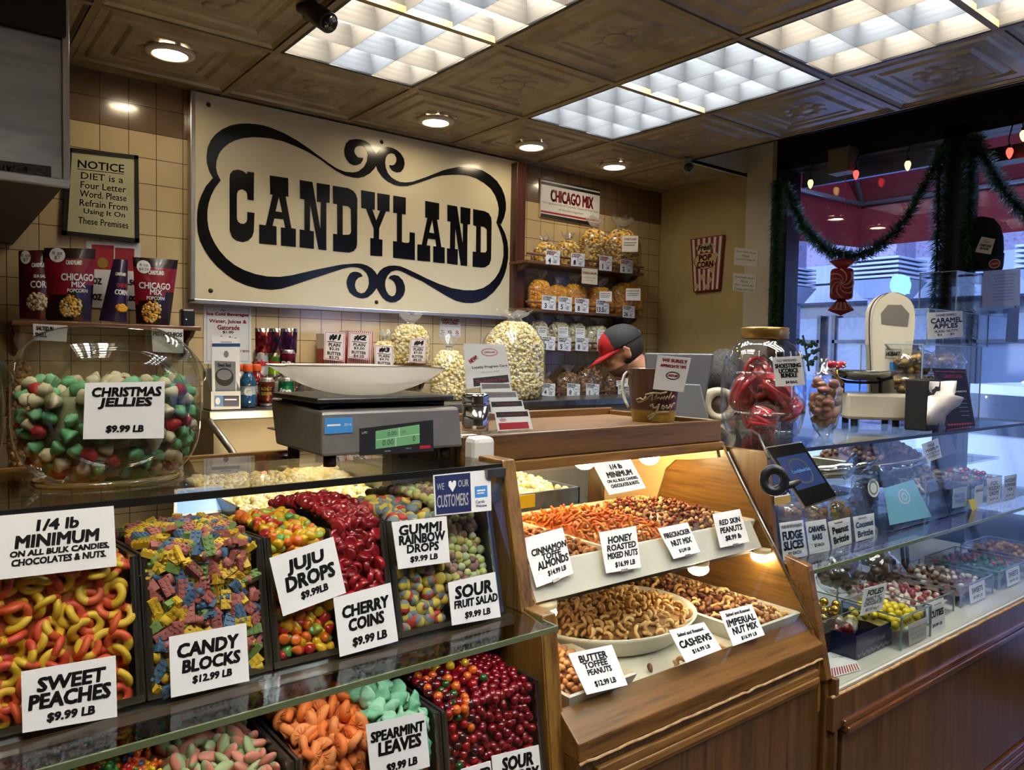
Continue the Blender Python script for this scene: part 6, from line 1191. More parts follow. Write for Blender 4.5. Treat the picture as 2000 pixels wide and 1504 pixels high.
# bottom deck
a, b = PZ(1674, 1290, -.906), PZ(1760, 1264, -.906); w_ = b.x-a.x; navym = mat('tin navy', '10163a', .3, coat=.4)
t = thing('candy_tin', 'open navy blue tin of wrapped sweets on the white deck', 'tin', (a.x+w_/2, a.y+.1, -.906)); m = MB(); h_ = .075; x0, x1, y0, y1 = a.x-.01, b.x, a.y, a.y+.20
for bx_ in ((x0, x1, y0, y0+.003, -.906, -.906+h_), (x0, x1, y1-.003, y1, -.906, -.906+h_), (x0, x0+.003, y0, y1, -.906, -.906+h_), (x1-.003, x1, y0, y1, -.906, -.906+h_), (x0, x1, y0, y1, -.906, -.903)): m.box(*bx_)
part('body', m, navym, t, .0015); m = MB(); m.box(x0-.002, x1+.002, y0-.002, y0+.004, -.906+h_-.014, -.906+h_-.010); part('bead', m, navym, t)
q = Quad((x0, y0-.0005, -.906+h_), (x1, y0-.0005, -.906+h_), (x1, y0-.0005, -.906), (x0, y0-.0005, -.906)); m = MB()
for k in range(26): q.ellipse(m, .06+.88*k/25, .82+.05*math.sin(k*1.7), .018, .07, 2, .0006, 8)
q.text(m, 'Danish Butter', .55, .45, .2, .5, 2, .0, .3); part('lettering', m, PAL, t)
random.seed(5)
for k, (dx, dy, c_, nm_) in enumerate(((.25, .5, '6a1c18', 'red'), (.42, .4, '7a2a1c', 'red'), (.34, .7, '5a1614', 'dark red'), (.62, .45, 'a8a098', 'silver'), (.78, .55, '9a9440', 'yellowish'), (.7, .75, 'b0aaa0', 'silver'))):
    m = MB(); crinkle(m, (0, 0, 0), (.026, .022, .018), k+2, amp=.3); put(candy_mesh('wrapped_sweet', m, [mat('wrap '+nm_, c_, .2, .2, coat=.5)]), 'wrapped_sweet', (x0+(x1-x0)*dx, y0+.2*dy, -.906+.05), rot_rand(), 1.0, nm_+' wrapped sweet in the navy tin', 'sweet', 'wrapped sweets in the tin')
lb0, lb1 = PZ(1762, 1272, -.906), PZ(1812, 1246, -.906); t = tub('acrylic_tub', 'clear tub of yellow lemon drops on the white deck', lb0.x, lb1.x+.02, lb0.y+.005, lb0.y+.20, -.906, -.80, group='clear candy tubs')
lm = Mound(lb0.x+.015-.12, lb1.x, lb0.y+.02, lb0.y+.19, -.845, .03); lem = ball_mesh(mat('candy lemon', 'c9b428', .4), .012, 10)
lm = Mound(lb0.x+.012, lb1.x+.008, lb0.y+.02, lb0.y+.19, -.84, .03); lm.fill('lemon_drops_under', 'yellow lemon drops under the loose ones', mat('lemon fill', '8a7a1c', .5), .01); lm.scatter([(lem, '')], 'lemon_drop', 'yellow lemon drop in the clear tub on the deck', 'lemon drops', .021, 60)
rcard([(1774, 1222), (1810, 1205), (1809, 1245), (1776, 1262)], 'handwritten grey note on the tub of lemon drops', [('Sunny', .4, .25, .16, .6, 2, .3, .0), ('Lemon Drops', .5, .5, .16, .9, 2, .3, .0), ('$9.99 LB', .5, .75, .15, .7, 2, .3, .0)], lb0.y, board=mat('note grey', 'a8a8a0', .5))
rcard([(1814, 1188), (1844, 1176), (1846, 1226), (1816, 1240)], 'white price card for cuties on the white deck', [('CUTIES', .5, .30, .24, .84, 0, 0, .03), ('$9.99 LB', .5, .74, .13, .6, 0, 0, .02)], lb0.y+.01)
random.seed(9)
for k, (c1, c2, nm_) in enumerate((('8a3a44', 'c8b8b0', 'pink and white sweets'), ('b8b4a8', '6a4a3c', 'white and brown sweets'), ('a03038', '3a6a44', 'red and green sweets'), ('c8a050', '8a5a34', 'amber sweets'))):
    x0 = 2.66+.36*k; tub('acrylic_tub', 'low clear tub of %s on the white deck' % nm_, x0, x0+.30, 1.14, 1.42, -.906, -.83, group='clear candy tubs'); lm = Mound(x0+.014, x0+.286, 1.155, 1.405, -.86, .03); cs_ = [(lump_mesh(mat('deck sweet '+c, c, .35, coat=.3), .013, .011, .010, k, .3, 8, 6), '') for c in (c1, c2)]
    lm.fill('sweets_under', nm_+' under the loose ones', mat('deck fill '+c1, c2, .5), .01); lm.scatter(cs_, 'deck_sweet', 'small sweet among the '+nm_+' in a low tub', nm_+' in the low tub', .025, 60)
    q = Quad((x0+.06, 1.136, -.835), (x0+.20, 1.136, -.835), (x0+.20, 1.128, -.90), (x0+.06, 1.128, -.90)); card('price_card', 'pale price card on the low tub of '+nm_, q, [('SWEETS', .5, .35, .28, .7, 0, 0, .02), ('$9.99 LB', .5, .75, .18, .6, 0, 0, .01)], 'price card')
ft = PZ(1590, 1160, -.80); fx = RXL+.03
t = thing('glass_dish', 'shallow glass dish of gold foil chocolates above the navy tin', 'dish', (fx+.16, 1.25, -.80)); part('dish', MB().hexa([(fx, 1.13, -.79), (fx+.30, 1.13, -.79), (fx+.30, 1.36, -.79), (fx, 1.36, -.79), (fx-.01, 1.12, -.745), (fx+.31, 1.12, -.745), (fx+.31, 1.37, -.745), (fx-.01, 1.37, -.745)]), acr, t)
part('stand', MB().box(fx+.02, fx+.28, 1.20, 1.34, -.906, -.792), mat('dish stand', (.01, .01, .01), .4), t)
m = MB(); m.tube([(fx-.01, 1.12, -.745), (fx+.31, 1.12, -.745), (fx+.31, 1.37, -.745), (fx-.01, 1.37, -.745)], .002, 5, closed=True); part('rim', m, GLE, t)
gf = mat('gold foil', 'b8963c', .22, .85)
GB = ball_mesh(gf, .0135, 12)
for k in range(24): put(GB, 'foil_chocolate', (fx+.03+.24*random.random(), 1.14+.18*random.random(), -.768+.012*(k % 3)), rot_rand(), 1.0, 'gold foil chocolate in the shallow glass dish', 'chocolate', 'gold foil chocolates')
rcard([(1688, 1150), (1733, 1138), (1723, 1190), (1680, 1203)], 'white price card for foiled fancy chocolates on the glass dish', [('FOILED', .52, .22, .20, .70, 0, .2, .03), ('FANCY PC.', .5, .45, .15, .72, 2, .1, .02), ('CHOCOLATES', .5, .62, .15, .80, 2, .1, .02), ('$3.50 each', .5, .85, .12, .62, 2, .2, .01)], 1.115)
for k, (px, py, r, cl, lb_) in enumerate(((1640, 1118, (.10, .07, .075), ['24140f', '3a1f16'], 'clear bag of dark chocolates on the deck under the glass shelf'), (1715, 1112, (.10, .07, .08), ['2a1510', '4a2a1c'], 'clear bag of chocolate clusters beside a plastic handle'), (1790, 1150, (.09, .06, .07), ['5a3424', '7a4a34'], 'clear crinkled bag behind the lemon drops'), (1765, 1190, (.05, .04, .045), ['9a5a2c', 'a87a4a'], 'clear bag of orange sweets beside the lemon drops'), (1850, 1170, (.10, .07, .07), ['6a3a34', '8a6a60'], 'clear bag of pink sweets in the blue reflection'))):
    p = PY(px, py, 1.38 if k < 3 else 1.27); sweets(lb_, p, r, 34, [mat('sw'+c_, c_, .4) for c_ in cl], 20+k, lr=.024)
q = Quad(PZ(1606, 1216, -.903), PZ(1640, 1228, -.903), PZ(1682, 1308, -.903), PZ(1614, 1326, -.903))
def pbag(q, m):
    for k in range(13): q.rect(m, .02+k*.075, .86, .055+k*.075, .99, 1)
    for k in range(6): q.rect(m, .1+k*.13, .0, .17+k*.13, .10, 1)
    q.ellipse(m, .45, .32, .4, .10, 1, .0005); q.ellipse(m, .45, .31, .34, .07, 6, .0008); q.text(m, 'KETTLE CORN', .5, .55, .06, .7, 2, .0, 0); q.text(m, 'fresh popped', .5, .68, .05, .5, 2, 0, 0)
card('paper_bag', 'flat white paper bag with red stripes lying at the wooden end of the deck', q, (), 'paper bag', deco=pbag)
m = MB(); p = PY(1765, 1085, 1.30); m.tube([p+Vector((-.02, 0, .05)), p+Vector((0, 0, -.03)), p+Vector((.02, 0, -.05)), p+Vector((.035, 0, -.03)), p+Vector((.02, 0, .05))], .007, 8); single('scoop_handle', m, blackp, 'black looped plastic handle under the glass shelf', 'handle')
# ------------------------------------------------------------------ on top of the chocolate case
jc = PZ(1504, 852, RZ)+Vector((.04, .06, 0)); R_ = .143; Hj = PY(1495, 660, jc.y).z-jc.z
t = thing('licorice_jar', 'big ribbed glass barrel jar of red licorice bundles with a gold lid', 'jar', jc); m = MB(); pr = []; n = 40
for r, z in ((.80, 0), (.86, .03), (.93, .12), (.985, .24), (1.0, .36), (.99, .5), (.975, .64), (.93, .76), (.84, .86), (.70, .93), (.52, .97), (.50, 1.0)): pr.append((r*R_, z*Hj))
m.lathe(pr, n, jc, cap1=False); m.v = [Vector((jc.x+(v.x-jc.x)*k_, jc.y+(v.y-jc.y)*k_, v.z)) for v in m.v for k_ in (1+.018*(1 if int((math.atan2(v.y-jc.y, v.x-jc.x)/(2*math.pi)*14) % 14*2) % 2 else -1)*(1 if v.z < jc.z+Hj*.8 else 0),)]
bigjar = glass('barrel glass', (.93, .95, .96), .01, .08, .02); part('glass_body', m, bigjar, t)
m = MB()
for k in range(14):
    a = 2*math.pi*k/14; m.tube([(jc.x+r*1.01*math.cos(a), jc.y+r*1.01*math.sin(a), jc.z+z) for r, z in pr[2:9]], .0035, 5)
part('ribs', m, bigjar, t)
m = MB(); 
for z in (.24, .64): m.tube([(jc.x+R_*.985*math.cos(2*math.pi*k/36), jc.y+R_*.985*math.sin(2*math.pi*k/36), jc.z+z*Hj) for k in range(36)], .004, 5, closed=True)
part('hoops', m, bigjar, t)
hl = PY(1495, 640, jc.y).z-jc.z; m = MB(); m.lathe([(.55*R_, Hj-.004), (.58*R_, Hj), (.56*R_, Hj+(hl-Hj)*.3), (.585*R_, Hj+(hl-Hj)*.5), (.56*R_, Hj+(hl-Hj)*.7), (.58*R_, Hj+(hl-Hj)*.9), (.54*R_, hl)], 36, jc, cap0=False); part('lid', m, nmat('lid gold', ['8a6a34', 'a98a50'], 12, .3, .8), t)
random.seed(3); lr_ = mat('licorice red', 'c41e2c', .35, coat=.3); lr2 = mat('licorice bright', 'd83444', .35, coat=.3)
for k, (dx, dy, dz, rx, rz_) in enumerate(((-.06, -.05, .07, .3, .4), (.055, -.055, .09, -.5, 1.2), (0, -.06, .155, .2, -.3), (.03, .05, .08, 1.2, .8), (-.05, .04, .15, .6, 2.0), (.05, -.02, .17, -.2, .2), (-.03, .0, .20, .5, 1.0), (.0, -.02, .045, 1.4, .1))):
    c = jc+Vector((dx, dy, dz)); b = thing('licorice_bundle', 'red licorice bundle in cellophane inside the barrel jar', 'licorice bundle', c, 'licorice bundles in the jar'); M = Matrix.Translation(c) @ Euler((rx, .3*k, rz_)).to_matrix().to_4x4()
    m = MB(M)
    for j in range(9): r1 = .050-.004*(j % 3); m.tube([(r1*math.cos(a)*1.35, r1*.8*math.sin(a), (j-4)*.006+.006*math.sin(2*a+j)) for a in [2*math.pi*i/18 for i in range(18)]], .0075, 6, j % 2, closed=True)
    crinkle(m, (0, 0, 0), (.055, .032, .03), k, 0, 10, 7); part('licorice', m, [lr_, lr2], b); m = MB(M); crinkle(m, (0, 0, 0), (.080, .058, .048), k+4, amp=.25); part('wrapper', m, sfilm, b)
vd = Vector((-jc.x, -jc.y, 0)).normalized()
card('price_card', 'white card for shoestring licorice bundles on the barrel jar', pquad([(1508, 698), (1565, 695), (1573, 752), (1515, 755)], jc+vd*(R_*1.08), vd), [('OLD FASHIONED', .48, .13, .08, .68, 0, 0, .01), ('SHOESTRING', .50, .31, .14, .86, 0, 0, .03), ('LICORICE', .50, .48, .14, .64, 0, 0, .03), ('BUNDLE', .50, .64, .14, .54, 0, 0, .03), ('$4 BAG', .55, .88, .10, .38, 0, 0, .02)], 'price card')
gb_ = PZ(1600, 860, RZ); gb_ = Vector((2.53, 1.42, RZ))
sweets('clear gift bag of caramel corn with a gold tie and red spotted bow', gb_+Vector((0, 0, .125)), (.065, .05, .125), 60, [mat('gift corn', 'a88a6a', .5), mat('gift corn pink', '9c6a60', .5)], 40, 'gift_bag', lr=.022)
t = thing('ribbon_bow', 'red spotted ribbon bow on the gift bag beside the barrel jar', 'bow', gb_+Vector((-.02, -.05, .22))); c = gb_+Vector((-.02, -.05, .245)); rb_ = mat('ribbon red', 'a01424', .4); m = MB()
for s_ in (-1, 1): m.ball(c+Vector((s_*.028, 0, .008)), (.028, .012, .018), 10, 6, fn=lambda q, d: Vector((q.x, q.y, q.z*(.4+.9*abs(d.x)))))
m.ball(c, .011, 8, 6); part('loops', m, rb_, t); m = MB()
for k in range(10): m.ball(c+Vector(((-1 if k % 2 else 1)*random.uniform(.012, .05), -.013, random.uniform(-.006, .02))), .0028, 6, 4)
part('dots', m, WHITE, t); m = MB(); m.tube([c, c+Vector((-.02, -.01, -.03)), c+Vector((.03, -.01, -.06))], .005, 6); part('gold_tie', m, gf, t)
# old counter scale with a tower
hc = PZ(1712, 834, RZ)+Vector((.08, .06, 0)); ham = nmat('scale enamel', ['b8b3a0', 'c6c2b2'], 3, .3, coat=.3); t = thing('tower_scale', 'old white enamel counter scale with a tall tower and steel pan by the window', 'scale', hc)
MX = Matrix.Translation(hc) @ Matrix.Rotation(math.radians(-48), 4, 'Z')
part('base', MB(MX).box(-.125, .115, -.10, .12, .028, .135), ham, t, .012)
for x in (-.085, .075):
    for y in (-.06, .08): part('foot', MB(MX).cyl((x, y, 0), (x, y, .03), .014, 10), blackp, t)
cx_, wd_, zs = .095, .086, .475
out = [(cx_-.064, .10), (cx_-wd_*.98, zs-.09)]+[(cx_+wd_*math.cos(a), zs-.03+.115*math.sin(a)**.8) for a in [math.pi*(1-k/14) for k in range(15)]]+[(cx_+wd_*.98, zs-.09), (cx_+.055, .10)]
m = MB(MX); m.prism([out], (0, .185, 0), (1, 0, 0), (0, 0, 1), .10); part('tower', m, ham, t, .008)
m = MB(MX); m.prism([[(cx_+(x-cx_)*1.02, z+(.003 if z > zs else 0)) for x, z in out]], (0, .125, 0), (1, 0, 0), (0, 0, 1), .012); part('tower_band', m, mat('band brown', '3a2018', .4), t)
win_ = [(cx_-wd_*.55, zs-.050), (cx_-wd_*.60, zs-.005), (cx_-wd_*.28, zs+.032), (cx_+wd_*.35, zs+.032), (cx_+wd_*.72, zs-.005), (cx_+wd_*.66, zs-.06)]; m = MB(MX); m.prism([win_], (0, .0855, 0), (1, 0, 0), (0, 0, 1), .002); part('dial_window', m, mat('dial glass', '6d6a64', .12, coat=.6), t)
q = Quad(*[MX @ Vector(v) for v in ((cx_-.028, .0835, zs-.155), (cx_+.036, .0835, zs-.155), (cx_+.036, .0835, zs-.195), (cx_-.028, .0835, zs-.195))]); m = MB(); q.frame(m, 0, .003, 2); q.text(m, 'HOBART', .5, .5, .42, .84, 0, .02, 0); q.rect(m, .3, 1.4, .72, 2.2, 8); q.rect(m, .34, 2.8, .58, 3.3, 3); part('lettering', m, PAL, t)
m = MB(MX); m.lathe([(.04, -.040), (.075, -.034), (.12, -.018), (.150, 0), (.152, .003), (.146, .002), (.116, -.014), (.07, -.028), (.001, -.032)], 36, (-.045, 0, .225), cap1=False); part('pan', m, chrome, t)
m = MB(MX)
for s_ in (-1, 1): m.tube([(-.045+s_*.12, 0, .20), (-.045+s_*.06, 0, .178), (-.045, 0, .176)], .006, 6); m.cyl((-.045+s_*.075, 0, .13), (-.045+s_*.075, 0, .182), .008, 8)
part('pan_cradle', m, blackp, t)
card('red_price_board', 'narrow red price board with white figures behind the tower scale', pquad([(1781, 676), (1795, 674), (1791, 738), (1775, 738)], (0, 1.86, 0), (0, 1, 0)), [('25', .62, .62, .10, .5, 6, .2, .02), ('7 50', .55, .78, .10, .7, 6, .2, .02), ('5/4', .55, .94, .10, .6, 6, .2, .02)], board=RED)
# napkins, menu, clear case of caramel corn
na = PZ(1768, 836, RZ); nb = PZ(1846, 834, RZ); yN = 1.30; n0 = PY(1812, 800, yN).x; n1 = n0+.11; nd = PX(1766, 800, n0).y-yN; nz = PY(1790, 742, yN).z
t = thing('napkin_dispenser', 'black napkin dispenser with white napkins pulled out', 'napkin dispenser', ((n0+n1)/2, yN+.08, RZ)); part('body', MB().box(n0, n1, yN, yN+nd, RZ, nz), mat('matt black', (.008, .008, .008), .6, spec=.25), t, .006)
m = MB(); vs = []; fs = []
for j, (py, xl_, xr_) in enumerate(((745, 1816, 1868), (762, 1814, 1866), (772, 1812, 1862), (776, 1812, 1881), (790, 1811, 1874), (800, 1811, 1858), (812, 1810, 1846), (830, 1810, 1843))):
    for i in range(6): u = i/5; p = PY(xl_+(xr_-xl_)*u, py, yN-.012+.020*math.sin(u*3+j*.8)); vs.append(p)
for j in range(7):
    for i in range(5): a = j*6+i; fs.append((a, a+1, a+7, a+6))
m.add(vs, fs, 0, True); o = part('napkin', m, mat('napkin white', 'd2cec8', .8), t); sm = o.modifiers.new('s', 'SOLIDIFY'); sm.thickness = .004
def menu(q, m):
    q.frame(m, .012, .002, 1); q.text(m, 'THE', .54, .06, .02, .10, 1, .0, 0); q.text(m, 'CANDYLAND', .54, .13, .055, .60, 1, .03, 0); q.text(m, 'Popcorn', .62, .39, .045, .55, 6, .03, 0)
    for k in range(5): q.rect(m, .5+.02*k, .52+.07*k, .86, .53+.07*k, 2)
    for k in range(9): q.ellipse(m, .12+.09*k, .95, .03, .018, 1)
card('menu_board', 'black menu board with red scrollwork leaning on the clear case', pquad([(1822, 719), (1886, 721), (1905, 832), (1848, 836)], (0, 1.365, 0), (0, 1, -.12)), (), 'menu', board=mat('menu black', (.008, .008, .009), .6, spec=.2), deco=menu)
yA = 1.41; a0, a1 = PY(1800, 750, yA).x, PY(1914, 750, yA).x; az1 = PY(1850, 674, yA).z
tub('acrylic_case', 'clear acrylic case of caramel popcorn bags on the chocolate case', a0, a1, yA, yA+.26, RZ+.001, az1, 'acrylic case', lid=True)
cc = [mat('cc gold', 'a07a34', .4), mat('cc pale', 'b8985c', .4), mat('cc deep', '7a5524', .4)]
for fz in range(3):
    for k in range(4):
        c = Vector((a0+.075+(a1-a0-.13)*k/3, yA+.085+.02*(k % 2), RZ+.072+fz*.096)); sweets('bag of caramel popcorn in the clear case, %s row, %s from the tower scale' % (('bottom', 'middle', 'top')[fz], ('first', 'second', 'third', 'fourth')[k]), c, (.078, .060, .058), 80, cc, 60+k+4*fz, 'caramel_corn_bag', 'bags of caramel popcorn', .016)
az2 = PY(1850, 606, yA+.04).z
tub('acrylic_tier', 'middle clear acrylic tier above the caramel popcorn', PY(1812, 640, yA+.04).x, PY(1930, 640, yA+.04).x, yA+.04, yA+.24, az1+.001, az2, 'acrylic case', lid=True)
tub('acrylic_tier', 'top clear acrylic tier under the black knit hat', PY(1868, 570, yA+.06).x, PY(1985, 570, yA+.06).x, yA+.06, yA+.22, az2+.001, PY(1900, 534, yA+.06).z, 'acrylic case', lid=True)
card('apple_sign', 'cream sign for hand dipped caramel apples on the clear tiers', pquad([(1811, 611), (1880, 607), (1881, 658), (1812, 663)], (0, yA+.030, 0), (0, 1, 0)), [('HAND DIPPED', .52, .12, .09, .58, 0, 0, .01), ('CARAMEL', .53, .32, .18, .88, 0, 0, .035), ('APPLES', .50, .53, .17, .68, 0, 0, .035), ('PLAIN  NUTTY', .52, .73, .09, .66, 0, 0, .01), ('$4      $5', .50, .86, .09, .48, 0, 0, .01)], 'sign', board=mat('sign ivory', 'd0ccb8', .4))
card('purple_card', 'narrow dark card standing in the middle clear tier', pquad([(1969, 604), (1991, 601), (1988, 668), (1964, 668)], (0, yA+.05, 0), (0, 1, 0)), [], board=mat('slate card', '3a3848', .4))
def note(q, m):
    for k in range(9): q.rect(m, .2+.05*(k % 3), .12+.085*k, .85-.06*(k % 2), .15+.085*k, 2)
card('allergy_note', 'beige notice with several lines in the top clear tier', pquad([(1921, 530), (1993, 524), (1992, 597), (1918, 601)], (0, yA+.055, 0), (0, 1, 0)), [], 'notice', board=mat('note beige', 'a89c88', .5), deco=note)
# knit hat on the top tier
hp = PY(1912, 528, yA+.14); t = thing('knit_hat', 'black knit beanie with a white tag displayed on the top clear tier', 'hat', hp); wz = PY(1912, 422, hp.y).z-hp.z; wr = 41/FPX*hp.dot(_f); knit = nmat('black knit', ['050506', '0c0c0e'], 120, .9, bump=.4)
hv_ = Vector((-hp.x, -hp.y, 0)).normalized(); HM = Matrix.Translation(hp) @ Matrix.Rotation(math.atan2(hv_.x, -hv_.y), 4, 'Z')
m = MB(HM); m.lathe([(wr*.94, .0), (wr*.98, .02), (wr*1.0, wz*.30)], 30, scl=(1, .6), cap1=False); part('cuff', m, knit, t)
m = MB(HM); m.lathe([(wr*.95, wz*.26), (wr*.97, wz*.4), (wr*.93, wz*.6), (wr*.80, wz*.80), (wr*.52, wz*.95), (wr*.12, wz)], 30, scl=(1, .6)); part('crown', m, knit, t)
hO = hp+hv_*(wr*.66)
q = pquad([(1917, 462), (1944, 467), (1935, 497), (1904, 492)], hO, hv_); o = q.board(.001); m = MB(); m.add(o.v, o.f, 6); q.text(m, 'CANDYLAND', .5, .5, .14, .8, 0, .02, 0); q.text(m, 'BEANIE', .5, .7, .14, .55, 0, .02, 0); q.text(m, 'Hot!', .45, .25, .16, .4, 1, .0, .2); part('tag', m, PAL, t)
q = pquad([(1930, 508), (1953, 504), (1955, 522), (1932, 526)], hO, hv_); m = MB(); q.ellipse(m, .5, .5, .5, .5, 6); q.ellipse(m, .5, .5, .42, .42, 1, .0008); q.text(m, 'CANDY', .5, .5, .2, .7, 6, .01, 0, .0012); part('badge', m, PAL, t)
# touch screen on a ring stand in front of the case
dn = Vector((-.72, -.55, .42)).normalized(); dO = PY(1565, 928, 1.055)
q = pquad([(1494, 873), (1566, 862), (1636, 970), (1571, 993)], dO, dn); t = thing('touch_screen', 'black touch screen with an emblem on a ring stand before the glass case', 'card reader', q.at(.5, 1)); part('casing', q.board(.012), [mat('casing silver', '8a8680', .3, .6)], t, .004)
q2 = Quad(*[q.at(u, v, .0006) for u, v in ((.03, .02), (.985, .02), (.985, .985), (.05, .985))]); part('face', q2.board(.0004), mat('face black', (.004, .004, .005), .12, coat=.4), t)
q3 = Quad(*[q.at(u, v, .0012) for u, v in ((.10, .20), (.92, .20), (.93, .74), (.11, .74))]); sc_ = part('display', q3.board(.0003), mat('screen blue', '1c2a50', .15, emit=.10, ecol=hx('3c58a0')), t); m = MB()
for s_ in (-1, 1):
    pts = [(.5+s_*.34*math.cos(a)*(1-.12*math.cos(2*a)), .5+.40*math.sin(a)*(1-.25*math.cos(a)**6)) for a in [math.pi*(-.5+k/14) for k in range(15)]]; 
    for k in range(14): (a_, b_), (c_, d_) = pts[k], pts[k+1]; q3.poly(m, [(a_, b_), (a_*.88+.06, b_*.86+.07), (c_*.88+.06, d_*.86+.07), (c_, d_)][::(1 if s_ < 0 else -1)], 0, .0006)
q3.text(m, 'Candyland Inc', .5, .5, .12, .62, 8, .02, 0, .0008); part('emblem', m, PAL, sc_)
rg = PY(1512, 938, 1.075); m = MB(); m.lathe([(.014, -.004), (.034, -.004), (.036, 0), (.034, .004), (.014, .004), (.014, -.004)], 30, rg, ax=(-.75, -.62, .1), cap0=False, cap1=False, scl=(1, 1.1)); part('ring_stand', m, mat('ring plastic', '181a20', .35), t)
part('arm', MB().tube([rg+Vector((.02, .02, -.03)), rg+Vector((.05, .0, -.02)), q.at(.5, .6, -.012)], .010, 8), blackp, t); part('wire', MB().tube([rg+Vector((.02, .03, .05)), PY(1482, 850, 1.30), PY(1470, 842, 1.42)], .004, 6), blackp, t)
# ------------------------------------------------------------------ shop window and the street beyond
XG = XWIN+.02
struct('window_1', MB().box(XG, XG+.008, 1.74, 2.72, -.75, 1.14), glass('window glass', (.97, .98, .98), .003, .06))
struct('window_2', MB().box(XG, XG+.008, -3.2, 1.62, -CH+.12, 1.14), _M['window glass'])
m = MB(); m.box(XWIN-.06, XWIN+.08, 1.62, 1.74, -CH, 1.20); m.box(XWIN-.06, XWIN+.08, 2.62, 2.80, -.75, 1.20); m.box(XWIN-.06, XWIN+.08, .05, .15, -CH, 1.2); m.box(XWIN-.06, XWIN+.08, -1.6, -1.5, -CH, 1.2)
struct('trim_1', m, dark)
struct('trim_2', MB().box(XWIN-.05, XWIN+.06, -3.2, 1.62, .98, 1.05), dark)
# head bar of the window and things hung from it
steelb = mat('steel channel', '7f93b4', .3, .7)
single('window_channel', MB().box(XG+.04, XG+.07, 1.76, 2.60, 1.045, 1.135), steelb, 'long steel channel along the head of the window', 'steel channel')
t = thing('junction_box', 'beige electrical box under the window header', 'electrical box', (4.08, 2.38, 1.0)); p0, p1 = PX(1617, 300, 4.06), PX(1660, 300, 4.06); zt_, zb_ = PX(1640, 288, 4.06).z, PX(1640, 336, 4.06).z
part('body', MB().box(4.06, 4.158, p1.y, p0.y, zb_, max(1.15, zt_)), mat('box beige', '6a5f4c', .5), t, .003); part('lid', MB().box(4.055, 4.0595, p1.y+.005, p0.y-.005, zb_+.006, max(1.145, zt_-.01)), mat('box lid', '756a56', .5), t)
# garlands: a wire with thousands of short needles
gn = nmat('garland green', ['22552a', '347a40', '1a4020'], 60, .55, coat=.2)
def garland(label, pts, r, dens=2200):
    random.seed(len(pts)*7+int(pts[0].z*100)); t = thing('garland', label, 'garland', pts[-1], 'tinsel garlands'); L = []
    for i in range(len(pts)-1):
        a, b = pts[i], pts[i+1]; n = max(1, int((b-a).length*dens))
        for k in range(n): L.append((a.lerp(b, (k+random.random())/n), (b-a).normalized()))
    m = MB(); m.tube(pts, .005, 6); part('wire', m, mat('garland wire', '14180f', .6), t); m = MB()
    for p, d in L:
        o = d.orthogonal().normalized(); o = Matrix.Rotation(random.uniform(0, 6.28), 3, d) @ o; q = p+o*r*random.uniform(.5, 1.3)+d*r*random.uniform(-.4, .9); w = d.cross(o)*.0042
        h_ = (p+q)/2; m.add([p, h_+w, q, h_-w], [(0, 1, 2, 3)], 1 if random.random() < .06 else 0)
    part('needles', m, [gn, mat('tinsel glint', 'a8c0a0', .2, .6)], t, kind='stuff')
GX = 4.10
def gp(l): return [PX(x, y, GX) for x, y in l]
garland('straight tinsel garland down the dark frame beside the plaster wall', gp([(1520, 350), (1518, 420), (1517, 500), (1515, 570), (1513, 640), (1512, 700)]), .052)
garland('tinsel garland swagged between the dark frame and the middle post with a candy ornament below', gp([(1536, 362), (1548, 400), (1568, 440), (1592, 470), (1620, 492), (1655, 502), (1690, 495), (1722, 478), (1752, 450), (1778, 415), (1800, 372), (1822, 330), (1842, 290)]), .052, 2400)
garland('tinsel garland hanging straight beside the middle window post', gp([(1836, 290), (1834, 360), (1832, 430), (1830, 500), (1826, 570), (1822, 650)]), .050)
garland('tinsel garland hanging on the far side of the middle window post', gp([(1898, 270), (1895, 360), (1893, 440), (1890, 520), (1890, 600), (1890, 660)]), .050)
garland('tinsel garland swagged towards the picture edge', gp([(1905, 262), (1920, 300), (1938, 335), (1955, 365), (1975, 390), (2005, 420), (2040, 440)]), .052, 2400)
# coloured bulbs
for k, (px, py, c_, nm_) in enumerate(((1583, 357, (1, .62, .16), 'yellow bulb beside the electrical box'), (1672, 339, (1, .05, .04), 'red bulb just past the electrical box'), (1773, 321, (1, .66, .2), 'yellow bulb near the middle window post'), (1972, 296, (1, .06, .04), 'red bulb beyond the middle post'), (1999, 262, (1, .66, .2), 'yellow bulb at the picture edge'))):
    c = PX(px, py, 4.10); t = thing('string_light', 'glowing '+nm_, 'string light', c, 'coloured window bulbs'); m = MB(); m.lathe([(.002, -.034), (.010, -.022), (.015, -.006), (.015, .006), (.009, .016)], 14, c); part('bulb', m, mat('bulb '+str(c_), c_, .2, emit=2.2, ecol=c_), t)
    part('socket', MB().cyl(c+Vector((0, 0, .014)), c+Vector((0, 0, .032)), .009, 10), blackp, t); part('cord', MB().tube([c+Vector((0, 0, .03)), c+Vector((.01, .01, .06)), Vector((c.x+.03, c.y, 1.145))], .003, 5), blackp, t)
